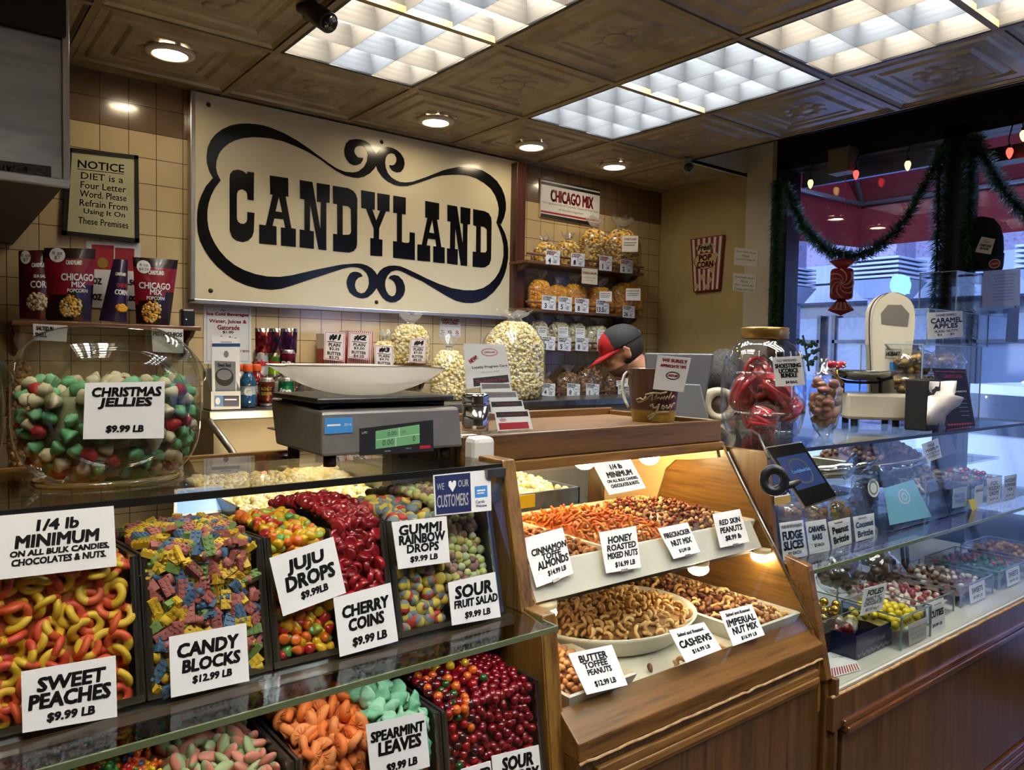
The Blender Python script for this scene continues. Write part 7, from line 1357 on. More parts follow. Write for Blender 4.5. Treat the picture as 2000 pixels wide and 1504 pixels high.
# hanging wrapped-candy ornament
oc = PX(1644, 555, 4.02); W_ = (PX(1624, 555, 4.02)-PX(1664, 555, 4.02)).length/2; t = thing('candy_ornament', 'red swirled wrapped-candy ornament hanging under the garland', 'ornament', oc); orr = mat('ornament red', '9c1420', .3, coat=.3)
H1, H2 = PX(1644, 525, 4.02).z-oc.z, oc.z-PX(1644, 586, 4.02).z
vd = Vector((-oc.x, -oc.y, 0)).normalized(); rt_ = Vector((-vd.y, vd.x, 0)).normalized(); up_ = Vector((0, 0, 1))
def ob(a, b, d): return oc+rt_*a+up_*b+vd*d
m = MB(); m.hexa([ob(-W_, -H2, -W_*.8), ob(W_, -H2, -W_*.8), ob(W_, -H2, W_*.8), ob(-W_, -H2, W_*.8), ob(-W_, H1, -W_*.8), ob(W_, H1, -W_*.8), ob(W_, H1, W_*.8), ob(-W_, H1, W_*.8)][::1]); o = part('body', m, orr, t, .02)
m = MB()
for k in range(8):
    a0 = 2*math.pi*k/8; pts = []
    for i in range(9): r_ = W_*1.0*i/8; a = a0+1.7*i/8; pts.append(ob(max(-W_*.97, min(W_*.97, r_*math.cos(a)*1.25)), max(-H2*.96, min(H1*.96, r_*math.sin(a)*1.35)), W_*.81))
    m.tube(pts, [.0015+.0035*i/8 for i in range(9)], 5)
part('swirl', m, mat('swirl white', 'c8b0a4', .4), t)
for s_, h0, h1 in ((1, H1, H1+W_*1.0), (-1, -H2, -H2-W_*1.45)):
    m = MB(); m.hexa([ob(-W_*.35, h0, -.012), ob(W_*.35, h0, -.012), ob(W_*.35, h0, .012), ob(-W_*.35, h0, .012), ob(-W_*1.15, (h0+h1*2)/3, -.03), ob(W_*1.15, (h0+h1*2)/3, -.03), ob(W_*1.15, (h0+h1*2)/3, .03), ob(-W_*1.15, (h0+h1*2)/3, .03)])
    m.add([ob(-W_*1.15, (h0+h1*2)/3, .03), ob(W_*1.15, (h0+h1*2)/3, .03), ob(0, h1, .0), ob(-W_*1.15, (h0+h1*2)/3, -.03), ob(W_*1.15, (h0+h1*2)/3, -.03)], [(0, 1, 2), (4, 3, 2), (1, 4, 2), (3, 0, 2)]); part('wrapper_end', m, orr, t)
part('string', MB().tube([ob(0, H1, 0), PX(1656, 440, 4.05), PX(1650, 340, 4.09)], .0025, 5), mat('string pale', 'b0a4a4', .6), t)
m = MB()
for k in range(5): x = -W_*.7+W_*.35*k; m.tube([ob(x*.7, -H2-W_*.25, .034), ob(x*1.0, -H2-W_*.55, .036), ob(x*1.25, -H2-W_*.85, .034)], .003, 5)
part('wrapper_stripe', m, _M['swirl white'], t)
t = thing('fir_twig', 'small green twig decoration in the window behind the barrel jar', 'twig', PX(1575, 720, 4.08)); m = MB(); b0 = PX(1580, 725, 4.08); m.tube([b0, PX(1575, 690, 4.08), PX(1568, 655, 4.08)], .006, 6)
for px, py in ((1556, 662), (1590, 668), (1560, 690), (1598, 682), (1592, 700)):
    e = PX(px, py, 4.08); m.tube([PX(1575, py+14, 4.08), e], .005, 5)
    for k in range(6): m.ball(PX(1575, py+14, 4.08).lerp(e, .3+.14*k)+Vector((random.uniform(-.015, .015), random.uniform(-.015, .015), random.uniform(-.012, .012))), .012, 6, 4)
part('sprig', m, mat('sprig green', '3d5a48', .6), t)
# awning outside
canv = nmat('awning red', ['6e0f1e', '7d1424'], 4, .7); AX0, AX1, AYE, AZ, AB = 4.36, 5.5, 2.86, 1.14, .83
t = thing('awning', 'dark red box awning outside the shop window on a steel frame', 'awning', (5.0, 0, AZ)); m = MB()
m.hexa([(AX0, -4, 2.2), (AX0, AYE, 2.2), (AX1, AYE, AZ), (AX1, -4, AZ), (AX0, -4, 2.21), (AX0, AYE, 2.21), (AX1, AYE, AZ+.01), (AX1, -4, AZ+.01)]); part('roof_canvas', m, canv, t)
m = MB(); m.box(AX1-.006, AX1, -4, AYE, AB, AZ); part('front_valance', m, canv, t)
part('side_canvas', MB().prism([[(AX0, AB-.05), (AX1, AB), (AX1, AZ), (AX0, 2.2)]], (0, AYE, 0), (1, 0, 0), (0, 0, 1), .006), canv, t)
fr = mat('awning frame', '8f95a4', .35, .6)
for k, pts in enumerate(([(AX1-.02, AYE-.02, AZ), (AX1-.02, -4, AZ)], [(AX0, AYE-.02, AZ-.02), (AX1-.02, AYE-.02, AZ)], [(AX1-.02, AYE-.02, AZ), (AX0+.02, AYE-.3, 2.0)], [(AX1-.02, 1.2, AZ), (AX0+.02, 1.2, 2.1)], [(AX1-.02, -.6, AZ), (AX0+.02, -.6, 2.1)])):
    part('frame_bar', MB().tube(pts, .018, 4), fr, t)
# street, buildings across it
pave = nmat('pavement', ['5a5f6a', '6a707c'], 2, .7); st_z = -1.62
o = struct('street', MB().box(4.4, 40, -30, 40, st_z-.1, st_z), pave)
granite = nmat('purple granite', ['5f5a78', '7f7a9a', '4d4a66'], 14, .45, detail=6); conc = nmat('pale concrete', ['8e9ab4', '9aa6be'], 3, .6); wing = mat('dark street glass', '4a5668', .12, coat=.5); wlit = mat('lit shop window', 'b0a890', .4, emit=.35, ecol=(1, .9, .75))
t = thing('granite_building', 'grey purple granite building with pale bands across the street', 'building', (14, 5, st_z)); FX = 13.0
def fz(py, px=1600): return PX(px, py, FX).z
z1, z2, z3, z4 = fz(466), fz(522), fz(556), fz(594)
part('upper_wall', MB().box(FX, FX+3, -18, 22, z2, 16), granite, t); part('pale_band', MB().box(FX-.15, FX+3, -18, 22, z3, z2), conc, t); part('pale_ledge', MB().box(FX-.35, FX+3, -18, 22, z4, z3-.06), conc, t)
part('lower_wall', MB().box(FX+.3, FX+3, -18, 22, st_z, z4), wing, t)
for k in range(12):
    y = 12-2.35*k; w = part('shop_window', MB().box(FX+.22, FX+.31, y-2.1, y, -.9, z4-.25), mat('shop glass', '6f7f98', .1, coat=.5), t); m = MB(); 
    for a in ((y-2.12, y-2.05), (y-.05, y+.02), (y-1.1, y-1.05)): m.box(FX+.16, FX+.24, a[0], a[1], -1.5, z4-.2)
    m.box(FX+.16, FX+.24, y-2.1, y, .30, .36); part('mullion', m, mat('mullion grey', '3c4350', .4), w)
    part('upper_window', MB().box(FX-.03, FX+.02, y-1.7, y-.2, z1+1.6, z1+4.2), wing, t)
for k, (px0, px1) in enumerate(((1694, 1742), (1490, 1530), (2030, 2090))):
    y0, y1 = PX(px1, 600, 11).y, PX(px0, 600, 11).y; t = thing('granite_column', ('granite column with a louvred capital behind the tower scale', 'granite column partly behind the dark window frame', 'granite column beyond the picture edge')[k], 'column', (11.2, (y0+y1)/2, st_z), 'street columns'); a, b = PX(1720, 548, 11).z, PX(1720, 505, 11).z
    part('shaft', MB().box(11, 11.5, y0, y1, st_z, a), granite, t); m = MB(); m.hexa([(10.95, y0-.05, a-.25), (11.5, y0-.05, a-.25), (11.5, y1+.05, a-.25), (10.95, y1+.05, a-.25), (10.75, y0-.22, a), (11.6, y0-.22, a), (11.6, y1+.22, a), (10.75, y1+.22, a)]); part('capital', m, conc, t)
    m = MB()
    for j in range(5): m.box(10.72, 11.6, y0-.2, y1+.2, a+.02+(b-a)*j/5, a+(b-a)*(j+.8)/5)
    part('louvre', m, conc, t); part('upper_shaft', MB().box(10.9, 11.5, y0-.08, y1+.08, b, 14), granite, t)
so_ = card('round_street_sign', 'pale blue round sign hanging across the street', Quad(PX(1742, 540, 9), PX(1776, 540, 9), PX(1776, 574, 9), PX(1742, 574, 9)), (), 'street sign', deco=lambda q, m: q.ellipse(m, .5, .5, .62, .62, 9, .004, 24), board=PAL[9], th=.02); part('post', MB().cyl(PX(1759, 574, 9.05), Vector((9.05, PX(1759, 574, 9.05).y, -1.62)), .03, 10), _M['mullion grey'], so_)
def car(label, y, col, x=8.2):
    t = thing('car', label, 'car', (x, y, st_z), 'parked cars'); z = st_z; bm_ = mat('car paint '+col, col, .25, coat=.6)
    pr = [(-2.1, .35), (-2.1, .75), (-1.9, .88), (-1.1, .95), (-.6, 1.38), (.7, 1.42), (1.4, 1.0), (2.0, .9), (2.15, .6), (2.1, .35)]
    m = MB(); m.prism([[(a, b) for a, b in pr]], (x+.85, y, z), (0, 1, 0), (0, 0, 1), -1.7); part('body', m, bm_, t, .05)
    m = MB(); m.prism([[(-1.0, .98), (-.58, 1.32), (.65, 1.35), (1.2, 1.0)]], (x+.86, y, z), (0, 1, 0), (0, 0, 1), -1.72); part('side_window', m, wing, t)
    for a in (-1.35, 1.35):
        for s_ in (-.8, .72): part('wheel', MB().cyl((x+s_, y+a, z+.33), (x+s_+.12, y+a, z+.33), .33, 20), rubber, t)
car('white car parked across the pavement, seen beyond the clear acrylic case', 2.2, 'd4dce4'); car('blue car parked behind the tower scale', 5.4, '3f6fae', 8.6)
# ------------------------------------------------------------------ on the nut case, the register and the staff
TZ = -.203
mb_, gold_ = mat('bucket maroon', '3c1416', .3, coat=.3), nmat('bucket gold', ['7a6224', 'a08638'], 20, .35, .4)
bk = Vector((1.83, 1.60, TZ)); r0 = (PY(1328, 820, bk.y)-PY(1241, 820, bk.y)).length/2*.62; r1 = (PY(1343, 725, bk.y)-PY(1232, 722, bk.y)).length/2*.62; hb_ = PY(1285, 722, bk.y).z-TZ
t = thing('tip_bucket', 'dark red tip bucket with a gold foot and thank-you script on the nut case', 'bucket', bk); m = MB(); m.lathe([(r0*.98, 0), (r0, .004), (r0+(r1-r0)*.22, hb_*.22), (r0+(r1-r0)*.24, hb_*.24), (r1, hb_), (r1*1.03, hb_+.003), (r1*.98, hb_+.004), (r0*.98, .02)], 36, bk, [0, 0, 1, 2, 1, 3, 3], cap1=True); m.mi = m.mi[:-2]+[3, 3]; m.mi = [(1 if i // 36 in (0, 1) else 2 if i // 36 == 2 else 0) for i in range(36*7)]+[0, 0]; part('pail', m, [mb_, gold_, mat('bucket pink', '7a4a48', .4)], t)
vd = Vector((-bk.x, -bk.y, 0)).normalized(); rt_ = Vector((-vd.y, vd.x, 0)); rm = (r0+r1)/2
q = Quad(bk+vd*(r1+.002)-rt_*rm*.8+Vector((0, 0, hb_*.62)), bk+vd*(r1+.002)+rt_*rm*.85+Vector((0, 0, hb_*.62)), bk+vd*(r0+.002)+rt_*rm*.85+Vector((0, 0, hb_*.05)), bk+vd*(r0+.002)-rt_*rm*.8+Vector((0, 0, hb_*.05))); q.bulge = lambda u, v: -rm*(1-math.sqrt(max(0, 1-((u-.5)*1.6)**2)))
scr = mat('script khaki', '8f8160', .4); m = MB()
def script(pts, r): m.tube([q.at(x, y, .003) for x, y in pts], r, 6)
script([(.30, .22), (.22, .38), (.10, .45), (.08, .36), (.16, .30), (.24, .36), (.34, .26), (.46, .10), (.44, .32)], .0032); script([(.28, .16), (.48, .08), (.66, .10), (.80, .06)], .0032); script([(.50, .30), (.56, .12), (.57, .28), (.62, .22), (.65, .30), (.69, .22), (.71, .30), (.75, .20), (.77, .31), (.82, .20), (.84, .31), (.92, .10), (.90, .30), (.97, .22), (1.0, .3)], .0028)
script([(.40, .52), (.46, .46), (.48, .58), (.56, .56), (.62, .44), (.56, .70), (.46, .90), (.38, .98), (.36, .90), (.48, .78), (.66, .72), (.86, .74)], .0034); script([(.68, .58), (.72, .50), (.76, .56), (.72, .63), (.68, .58)], .003); script([(.80, .50), (.81, .62), (.86, .60), (.89, .50), (.90, .64), (.95, .50), (1.0, .48)], .003); part('script_lettering', m, scr, t)
m = MB(); m.tube([bk+rt_*(r1*-1.0)+Vector((0, 0, hb_*.94)), bk-rt_*r1*1.10+vd*.01+Vector((0, 0, hb_*.88)), bk-rt_*r1*1.16+vd*.02+Vector((0, 0, hb_*.75)), bk-rt_*r1*1.15+vd*.025+Vector((0, 0, hb_*.60)), bk-rt_*r1*1.09+vd*.03+Vector((0, 0, hb_*.46)), bk-rt_*r1*1.0+vd*.04+Vector((0, 0, hb_*.36)), bk-rt_*r1*.90+vd*.05+Vector((0, 0, hb_*.28))], .005, 8); part('strap', m, mat('strap white', 'b8b4a8', .5), t)
def tip(q, m):
    q.text(m, 'WE SURELY', .54, .13, .085, .74, 1, .04, 0); q.text(m, 'APPRECIATE TIPS', .52, .29, .075, .78, 1, .04, 0)
    q.ellipse(m, .56, .56, .22, .12, 0); q.ellipse(m, .56, .56, .19, .085, 6, .0008); q.text(m, 'CANDYLAND', .56, .56, .07, .34, 1, .03, 0, .0011)
card('tip_card', 'white card asking for tips pinned to the dark red bucket', pquad([(1284, 693), (1350, 699), (1335, 766), (1275, 760)], bk+vd*(r1+.004), vd), (), 'card', deco=tip)
# loyalty card stand
lc = Vector((1.16, 1.50, TZ)); t = thing('card_stand', 'clear tiered stand of loyalty and business cards on the nut case', 'card stand', lc); ln = Vector((-.35, -.85, .2))
for k, (pts, y, kind) in enumerate((([(905, 671), (986, 673), (1000, 748), (911, 760)], 1.60, 'new'), ([(938, 748), (996, 748), (1002, 768), (940, 772)], 1.565, 'g'), ([(944, 764), (1009, 764), (1014, 787), (950, 790)], 1.54, 'g'), ([(956, 783), (1020, 781), (1026, 805), (960, 808)], 1.515, 'b'), ([(965, 802), (1032, 800), (1041, 838), (972, 842)], 1.49, 'c'))):
    o_ = PY((pts[0][0]+pts[1][0])/2, pts[3][1], y); q = pquad(pts, o_, ln)
    def dec(q, m, kind=kind):
        if kind == 'new':
            q.ellipse(m, .60, .20, .20, .10, 4); q.ellipse(m, .60, .20, .17, .07, 6, .0008); q.text(m, 'CANDYLAND', .60, .20, .04, .26, 1, .02, 0, .0011); q.text(m, 'NEW!', .2, .36, .09, .22, 1, .03, .2, rot=.6); q.text(m, 'Loyalty Program Card', .56, .55, .075, .80, 0, .01, 0); q.text(m, 'Get yours today!', .56, .67, .05, .40, 2, .0, 0); q.rect(m, .16, .78, .94, .97, 0); q.text(m, 'The Delicious Deal', .55, .87, .07, .66, 1, .0, .3, .0011)
        else: q.rect(m, .04, .08, .96, .5 if kind != 'c' else .34, 2 if kind == 'g' else 0); q.text(m, 'The Delicious Deal', .5, .28 if kind != 'c' else .21, .12 if kind != 'c' else .09, .66, 1, .0, .3, .0009)
        if kind == 'c': q.rect(m, .06, .62, .9, .95, 1); q.ellipse(m, .2, .48, .1, .08, 4, .0006)
    card('loyalty_card', ('large white loyalty programme card at the back of the tiered stand', 'grey-banded card in the top tier of the stand', 'grey-banded card in the second tier of the stand', 'black-banded card in the third tier of the stand', 'red and black card at the front of the tiered stand')[k], q, (), 'card', deco=dec, group='cards in the tiered stand')
m = MB()
for k in range(4): y = 1.59-.03*k; x = 1.13+.018*k; z = PY(990, (772, 790, 808, 842)[k], y).z; m.box(x-.02, x+.085, y-.03, y-.027, TZ, z+.012)
m.box(1.10, 1.28, 1.48, 1.60, TZ, TZ+.004); part('body', m, acr, t)
# register screen seen from behind, tape roll
rg_ = mat('register grey', '3c3c40', .4); t = thing('register_screen', 'grey back of a cash register screen on its foot', 'monitor', (2.55, 2.05, TZ)); mo = PY(1325, 720, 2.10); mn = Vector((-.75, -.62, .25))
q = pquad([(1258, 688), (1395, 690), (1374, 800), (1268, 800)], mo, mn); part('shell', q.board(.03), rg_, t, .008); q = pquad([(1300, 748), (1368, 750), (1388, 830), (1290, 832)], mo+mn.normalized()*.05, mn); part('foot', q.board(.05), mat('register foot', '4c4d50', .4), t, .006)
struct('floor_stand', MB(), dark) if False else None
t2 = thing('register_counter', 'dark counter behind the nut case carrying the cash register', 'counter', (2.7, 2.15, -CH)); part('worktop', MB().box(2.25, 2.85, 1.99, 2.30, -.50, -.47), steel, t2, .003); part('cabinet', MB().box(2.27, 2.83, 2.01, 2.28, -CH, -.50), dark, t2); part('pedestal', MB().box(mo.x-.02, mo.x+.12, 2.08, 2.22, -.47, PY(1330, 826, 2.1).z+.03), rg_, t2)
tc = PY(1402, 790, 2.02); t = thing('paper_roll', 'cream ring-shaped dispenser with a dark core beside the barrel jar', 'dispenser', tc); rr = (PY(1402, 760, 2.02).z-PY(1402, 826, 2.02).z)/2; ax_ = Vector((-.55, -.83, .05)).normalized()
m = MB(); m.lathe([(rr*.55, -.03), (rr, -.03), (rr*1.02, 0), (rr, .03), (rr*.55, .03), (rr*.55, -.03)], 36, tc, ax=ax_, cap0=False, cap1=False); part('shell', m, mat('roll cream', 'b4aa92', .4), t); m = MB(); m.lathe([(rr*.50, -.02), (rr*.5, .02)], 24, tc, ax=ax_); part('core', m, mat('roll core', '4a3c2a', .7), t); part('bracket', MB().box(tc.x-.05, tc.x+.05, 2.03, 2.09, -.47, tc.z-rr*.9), _M['roll cream'], t)
for k, quad in enumerate(([(1092, 800), (1146, 802), (1146, 822), (1092, 822)], [(1150, 795), (1200, 797), (1199, 822), (1150, 822)], [(1050, 794), (1088, 796), (1088, 822), (1050, 822)])):
    card('counter_notice', 'white typed notice on the low tiled wall, '+('middle of three', 'beside the person', 'nearest the popcorn sack')[k], pquad(quad, (0, YW-.004, 0), (0, 1, 0)), (), 'notice', deco=lambda q, m: [q.rect(m, .15, .2, .8, .26, 2), q.rect(m, .1, .42, .9, .46, 2), q.rect(m, .1, .56, .85, .6, 2)], board=mat('notice pale', 'a9aec0', .5))
# wall board of a popcorn carton, handwritten labels, cameras
bq = pquad([(1348, 467), (1413, 458), (1404, 566), (1354, 571)], (XY-.025, 0, 0), (1, 0, 0)); pb = mat('board red', '8c2a20', .45); t = thing('popcorn_board', 'red and white wooden board shaped like a popcorn carton on the yellow wall', 'wall decoration', bq.at(.5, 1)); part('board', bq.board(.022), pb, t, .003); m = MB()
for k in range(6): q0 = .06+.165*k; bq.rect(m, q0, .02, q0+.075, .98, 6, .0006)
bq.ellipse(m, .47, .44, .40, .16, 1, .0012); bq.ellipse(m, .47, .44, .37, .145, 10, .0016); bq.ellipse(m, .47, .19, .30, .075, 10, .0012)
for u, v in ((.36, .74), (.62, .80), (.56, .92), (.14, .90), (.72, .62), (.8, .36)):
    for k in range(5): bq.ellipse(m, u+.05*math.cos(k*1.26), v+.03*math.sin(k*1.26), .045, .028, 10, .0014+.0002*k, 10)
bq.text(m, 'Fresh', .46, .19, .10, .44, 0, .02, .3, .0022); bq.text(m, 'POP', .47, .38, .105, .40, 1, .03, 0, .0024); bq.text(m, 'CORN', .47, .505, .105, .54, 1, .03, 0, .0024)
PAL.append(mat('board cream', 'c8b890', .5)); part('painting', m, PAL, t)
for k, (quad, tx) in enumerate((([(1435, 483), (1481, 489), (1479, 521), (1433, 518)], ('Caramel Regular Popcorn', 'Mixed', 'Are sold by Chicago Mix')), ([(1432, 533), (1477, 538), (1476, 572), (1431, 568)], ('Cheese Regular Popcorn', 'Mixed', 'Are sold by', 'Cheese corn Sizes')))):
    card('handwritten_label', ('handwritten white label about caramel corn on the pale wall edge', 'handwritten white label about cheese corn on the pale wall edge')[k], pquad(quad, (XY-.003, 0, 0), (1, 0, 0)), [(s, .5, .2+.22*i, .15, .85 if len(s) > 8 else .3, 0, .2, .0) for i, s in enumerate(tx)], 'label')
def camr(label, base, tip, c_, r, lens_, aim=None):
    t = thing('security_camera', label, 'security camera', base); d = (aim or (tip-base)).normalized(); m = MB(); m.cyl(tip-d*r*2.4, tip+d*r*1.2, r, 20); part('barrel', m, c_, t, .003); m = MB(); m.cyl(tip+d*r*1.2, tip+d*r*1.3, r*.75, 18); part('lens', m, mat('lens dark', (.004, .004, .005), .08, coat=.5), t)
    up = Vector((base.x, base.y, HC)); part('mount', MB().tube([up, Vector((base.x, base.y, HC-.03)), tip-d*r*1.2+Vector((0, 0, r*.5))], r*.38, 8), c_, t); m = MB(); m.cyl(up, up-Vector((0, 0, .012)), r*.9, 18); part('base_plate', m, c_, t); return t, m
b0, e0 = PZ(603, -6, HC-.01), PZ(646, 52, HC-.17); camr('black bullet security camera hanging in front of the louvred ceiling light', PZ(597, 14, HC), PY(630, 36, PZ(597, 14, HC).y-.09), blackp, .034, 0)
w0 = Vector((3.50, 2.86, HC)); camr('white bullet security camera at the corner of the niche ceiling', w0, PY(1345, 328, 2.78), mat('camera grey', '8d8a84', .35), .032, 0, Vector((-.78, -.6, -.12)))
# ------------------------------------------------------------------ staff
skin = nmat('skin', ['a9765a', 'b58468'], 6, .5)
def remesh(o, v=.007):
    r = o.modifiers.new('r', 'REMESH'); r.mode = 'VOXEL'; r.voxel_size = v; r.use_smooth_shade = True
    s = o.modifiers.new('s', 'SMOOTH'); s.factor = .5; s.iterations = 4
def person(label, H, F, pitch, hair, cap, beard, shirt, reach, lean=0.0):
    """H head centre, F facing (flat); one skin body grown from overlapping volumes, clothes as its children"""
    F = Vector((F[0], F[1], 0)).normalized(); L = Vector((-F.y, F.x, 0)); Z = Vector((0, 0, 1))
    Fh = F*math.cos(pitch)-Z*math.sin(pitch); Uh = Z*math.cos(pitch)+F*math.sin(pitch)
    def hd(x, y, z): return H+Fh*x+L*y+Uh*z
    RH = Matrix((Fh, L, Uh)).transposed()
    neck = H-Z*(.155-.06*lean)-F*(.055+.06*lean); sh = neck-Z*(.085-.02*lean)-F*(.02+.08*lean); hip = Vector((sh.x-F.x*(.02+.22*lean), sh.y-F.y*(.02+.22*lean), -CH+.95))
    b = MB()
    b.ball(hd(-.012, 0, .022), (.098, .076, .100), 24, 16, rot=RH); b.ball(hd(.030, 0, -.045), (.062, .058, .072), 20, 14, rot=RH); b.ball(hd(.055, 0, -.098), (.030, .028, .022), 14, 10, rot=RH)   # skull, face, chin
    b.ball(hd(.066, 0, .024), (.022, .055, .014), 14, 8, rot=RH)                                             # brow
    b.tube([hd(.082, 0, .015), hd(.098, 0, -.012), hd(.108, 0, -.030)], [.009, .011, .013], 10); b.ball(hd(.094, .011, -.033), .009, 8, 6); b.ball(hd(.094, -.011, -.033), .009, 8, 6)   # nose
    b.ball(hd(.083, 0, -.063), (.010, .024, .007), 12, 8, rot=RH); b.ball(hd(.081, 0, -.075), (.010, .021, .007), 12, 8, rot=RH)    # lips
    for s in (-1, 1):
        b.ball(hd(.058, s*.042, -.016), (.022, .018, .016), 10, 8, rot=RH)
        b.ball(hd(-.018, s*.080, -.008), (.021, .010, .033), 12, 10, rot=Matrix((Fh, L, Uh)).transposed() @ Matrix.Rotation(-s*.25, 3, 'Z'))
        b.tube([hd(-.004, s*.084, .018), hd(-.020, s*.092, .026), hd(-.036, s*.090, .008), hd(-.026, s*.086, -.022), hd(-.010, s*.080, -.036)], .006, 6)
    b.tube([hd(-.035, 0, -.06), neck, sh], [.060, .058, .070], 18)
    b.tube([sh+L*.0, sh.lerp(hip, .28), sh.lerp(hip, .55), sh.lerp(hip, .82), hip], [.125, .150, .140, .135, .150], 22)
    for s in (-1, 1):
        S = sh+L*s*.165-Z*.035; E = S-Z*.26+F*(.08*reach)+L*s*.03; Wr = E+F*.22*reach-Z*(.24-.16*reach)-L*s*.05
        b.tube([sh+L*s*.05-Z*.01, sh+L*s*.12-Z*.02, S], [.075, .070, .060], 14); b.tube([S, S.lerp(E, .5), E, E.lerp(Wr, .4), Wr], [.058, .050, .042, .040, .029], 14)
        D = (Wr-E).normalized(); b.tube([Wr, Wr+D*.045, Wr+D*.09], [.028, .036, .034], 12); sd = D.cross(L*s).normalized()
        for k, (o_, ln) in enumerate(((-.027, .068), (-.009, .080), (.009, .074), (.026, .058))): p = Wr+D*.085+sd*o_; b.tube([p, p+D*ln*.5-L*s*.004, p+D*ln-L*s*.018], [.010, .009, .0075], 8)
        p = Wr+D*.03-sd*.03; b.tube([p, p+D*.03-sd*.022, p+D*.06-sd*.028], [.012, .010, .008], 8)
        Hp = hip+L*s*.085; K = Vector((Hp.x+F.x*.03, Hp.y+F.y*.03, -CH+.50)); A = Vector((Hp.x, Hp.y, -CH+.09))
        b.tube([Hp+Z*.02, Hp.lerp(K, .5), K, K.lerp(A, .35), A], [.092, .078, .056, .055, .040], 16); b.tube([A-Z*.03-F*.03, A-Z*.05+F*.08, A-Z*.06+F*.17], [.042, .040, .028], 12)
    t = thing('person', label, 'person', (hip.x, hip.y, -CH)); o = part('body', b, skin, t); remesh(o)
    for s in (-1, 1):
        m = MB(); m.ball(hd(.074, s*.034, -.004), .0105, 10, 8); part('eye', m, [mat('eye white', 'c8c0b4', .3)], t); m = MB(); m.ball(hd(.080, s*.034, -.006), .0058, 8, 6); part('iris', m, mat('iris brown', '24140c', .2), t)
        m = MB(); m.tube([hd(.080, s*.016, .022), hd(.082, s*.034, .028), hd(.070, s*.054, .020)], [.003, .0045, .003], 6); part('eyebrow', m, hair, t)
    m = MB(); m.ball(hd(-.018, 0, .028), (.105, .083, .102), 26, 18, rot=RH)
    hb2 = [f for f in m.f if all((lambda d: d.dot(Uh) > -.075+.0*0 and (d.dot(Fh) < .012 if d.dot(Uh) < .055 else d.dot(Fh) < .085))(m.v[i]-H) for i in f)]; m.mi = [0]*len(hb2); m.sm = [True]*len(hb2); m.f = hb2
    if not cap: m.v = [H+(v-H)*(1.07+.10*noise.noise(v*38)) for v in m.v]
    o = part('hair', m, hair, t); sm = o.modifiers.new('s', 'SOLIDIFY'); sm.thickness = .012 if cap else .03; sm.offset = 0
    if beard:
        m = MB(); m.ball(hd(.030, 0, -.045), (.0635, .0595, .0735), 36, 28, rot=RH); kp = [f for f in m.f if all((m.v[i]-H).dot(Uh) < -.052 and (m.v[i]-H).dot(Fh) > -.01 for i in f)]; m.f = kp; m.sm = [True]*len(kp); m.mi = [0]*len(kp); part('beard', m, beard, t)
    if False:
        m = MB()
        for s in (-1, 1): m.tube([hd(-.002, s*.066, -.035), hd(.012, s*.062, -.070), hd(.040, s*.045, -.098), hd(.068, 0, -.108)], [.008, .013, .015, .016], 8)
        m.tube([hd(.080, -.026, -.066), hd(.090, 0, -.052), hd(.080, .026, -.066)], .005, 6); part('beard', m, beard, t)
    sm_ = MB()
    sm_.tube([sh+(neck-sh)*.55, sh+Z*.01, sh.lerp(hip, .28), sh.lerp(hip, .55), sh.lerp(hip, .82), hip-Z*.04], [.080, .130, .165, .156, .152, .165], 24)
    for s in (-1, 1):
        S = sh+L*s*.165-Z*.035; E = S-Z*.26+F*(.08*reach)+L*s*.03; sm_.tube([sh+L*s*.04, sh+L*s*.12-Z*.012, S, S.lerp(E, .55)], [.085, .082, .074, .066], 16)
    o = part('shirt', sm_, shirt, t); remesh(o, .010)
    m = MB(); m.tube([sh+(neck-sh)*.75+F*.006+(L*math.cos(a)+F*math.sin(a))*.076+Z*(-.018*math.sin(a)) for a in [2*math.pi*k/20 for k in range(20)]], .013, 8, closed=True); part('collar', m, shirt, t)
    tr = MB()
    for s in (-1, 1): Hp = hip+L*s*.085; K = Vector((Hp.x+F.x*.03, Hp.y+F.y*.03, -CH+.50)); A = Vector((Hp.x, Hp.y, -CH+.10)); tr.tube([hip+Z*.05, Hp, K, A], [.150, .115, .078, .070], 16)
    o = part('trousers', tr, mat('trousers dark', '0e0e12', .8), t); remesh(o, .012)
    for s in (-1, 1): A = Vector((hip.x+L.x*s*.085, hip.y+L.y*s*.085, -CH)); m = MB(); m.tube([A+Z*.05-F*.05, A+Z*.05+F*.06, A+Z*.035+F*.19], [.046, .048, .032], 12); m.v = [Vector((v.x, v.y, max(v.z, -CH+.002))) for v in m.v]; part('shoe', m, blackp, t)
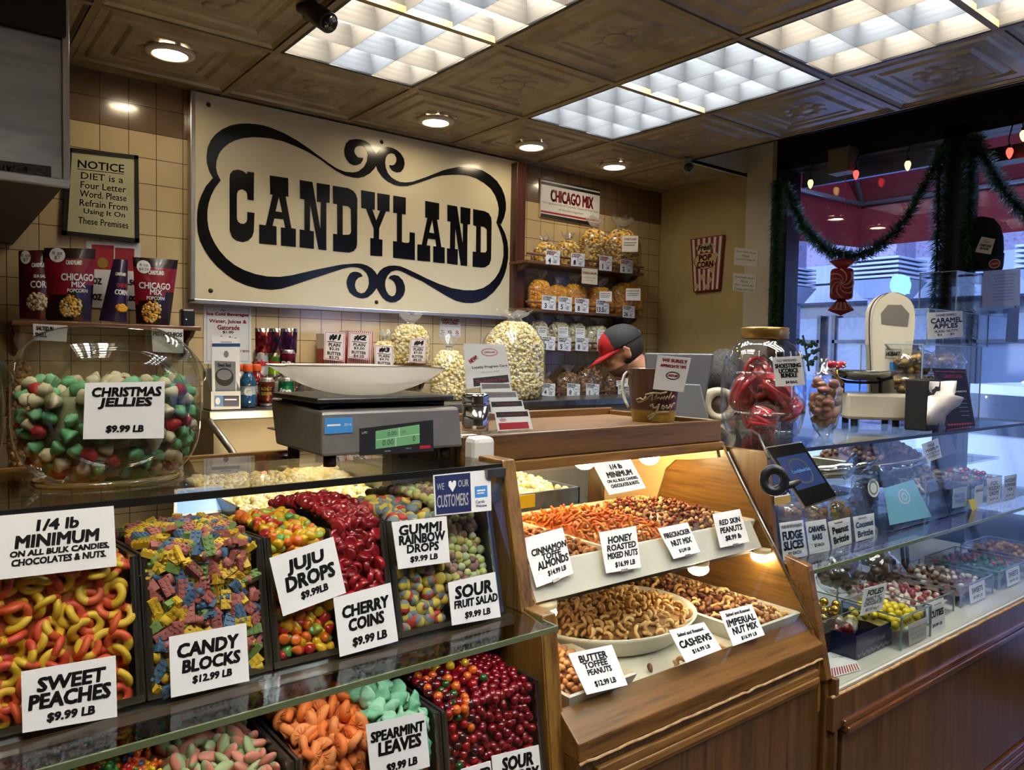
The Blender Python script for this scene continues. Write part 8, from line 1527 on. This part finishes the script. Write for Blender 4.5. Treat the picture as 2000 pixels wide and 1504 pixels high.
    if cap:
        cr, cb = cap; m = MB(); m.ball(hd(-.018, 0, .040), (.114, .092, .098), 120, 80, rot=RH); keep = [f for f in m.f if all((m.v[i]-H).dot(Uh) > .030 for i in f)]; m.f = keep; m.sm = [True]*len(keep); m.mi = [1 if (sum(((m.v[i]-H).dot(Fh)) for i in f)/len(f)) > .030 else 0 for f in keep]
        o = part('cap_crown', m, [cb, cr], t); sd = o.modifiers.new('s', 'SOLIDIFY'); sd.thickness = .004
        vs = []; fs = []; n = 14
        for i in range(n+1):
            a = math.pi*(-.5+i/n); x0, y0 = .082*math.cos(a)+.004, .084*math.sin(a); ext = .088*math.cos(a)**.7 if abs(math.cos(a)) > .01 else 0
            vs += [hd(x0, y0, .036), hd(x0+ext, y0*.98, .024-.10*y0*y0*10-.012*math.cos(a))]
        fs = [(2*i, 2*i+1, 2*i+3, 2*i+2) for i in range(n)]; m = MB(); m.add(vs, fs, 0, True); o = part('cap_brim', m, cr, t); sd = o.modifiers.new('s', 'SOLIDIFY'); sd.thickness = .004
        q = Quad(*[hd(x, y, z) for x, y, z in ((.080, .052, .092), (.080, .004, .092), (.099, .004, .052), (.099, .052, .052))]); m = MB(); q.rect(m, 0, 0, 1, 1, 0, .006); q.frame(m, .002, .002, 3, .0066); q.ellipse(m, .5, .5, .36, .36, 1, .007); q.text(m, 'C', .5, .5, .4, .3, 6, .03, 0, .0076); part('cap_badge', m, PAL, t)
    return t, sh, L, F
blk = mat('black cloth', '0a0a0b', .85); hairm = nmat('short dark hair', ['120c09', '241812'], 80, .7, bump=.4)
hv = ray(1212, 690); Hd = hv*(2.62/hv.y); pv, sh, L, F = person('person in a black shirt and red and black cap bending by the popcorn shelves', Hd, (-.70, .55), .50, hairm, (mat('cap red', 'a00c18', .6), mat('cap black', '08080a', .8)), mat('stubble', '5f4434', .8), blk, .6, 1.0)
m = MB(); c = sh-Z if False else sh; m.slab([sh+Vector((0, 0, .02))+L*.03-F*.12, sh+Vector((0, 0, -.06))+L*.10-F*.14, sh+Vector((0, 0, -.10))+L*.06-F*.150, sh+Vector((0, 0, -.01))+L*.015-F*.135], .01); part('apron_strap', m, wh, pv)
hv = ray(1414, 742); Hd2 = hv*(2.42/hv.y)
person('second person with short grey curly hair turned away behind the barrel jar', Hd2, (.75, .6), .35, nmat('grey curly hair', ['1c1a18', '4a4540', '2a2724'], 60, .8, bump=.8), None, None, mat('dark striped shirt', '0e0e10', .85), .3)
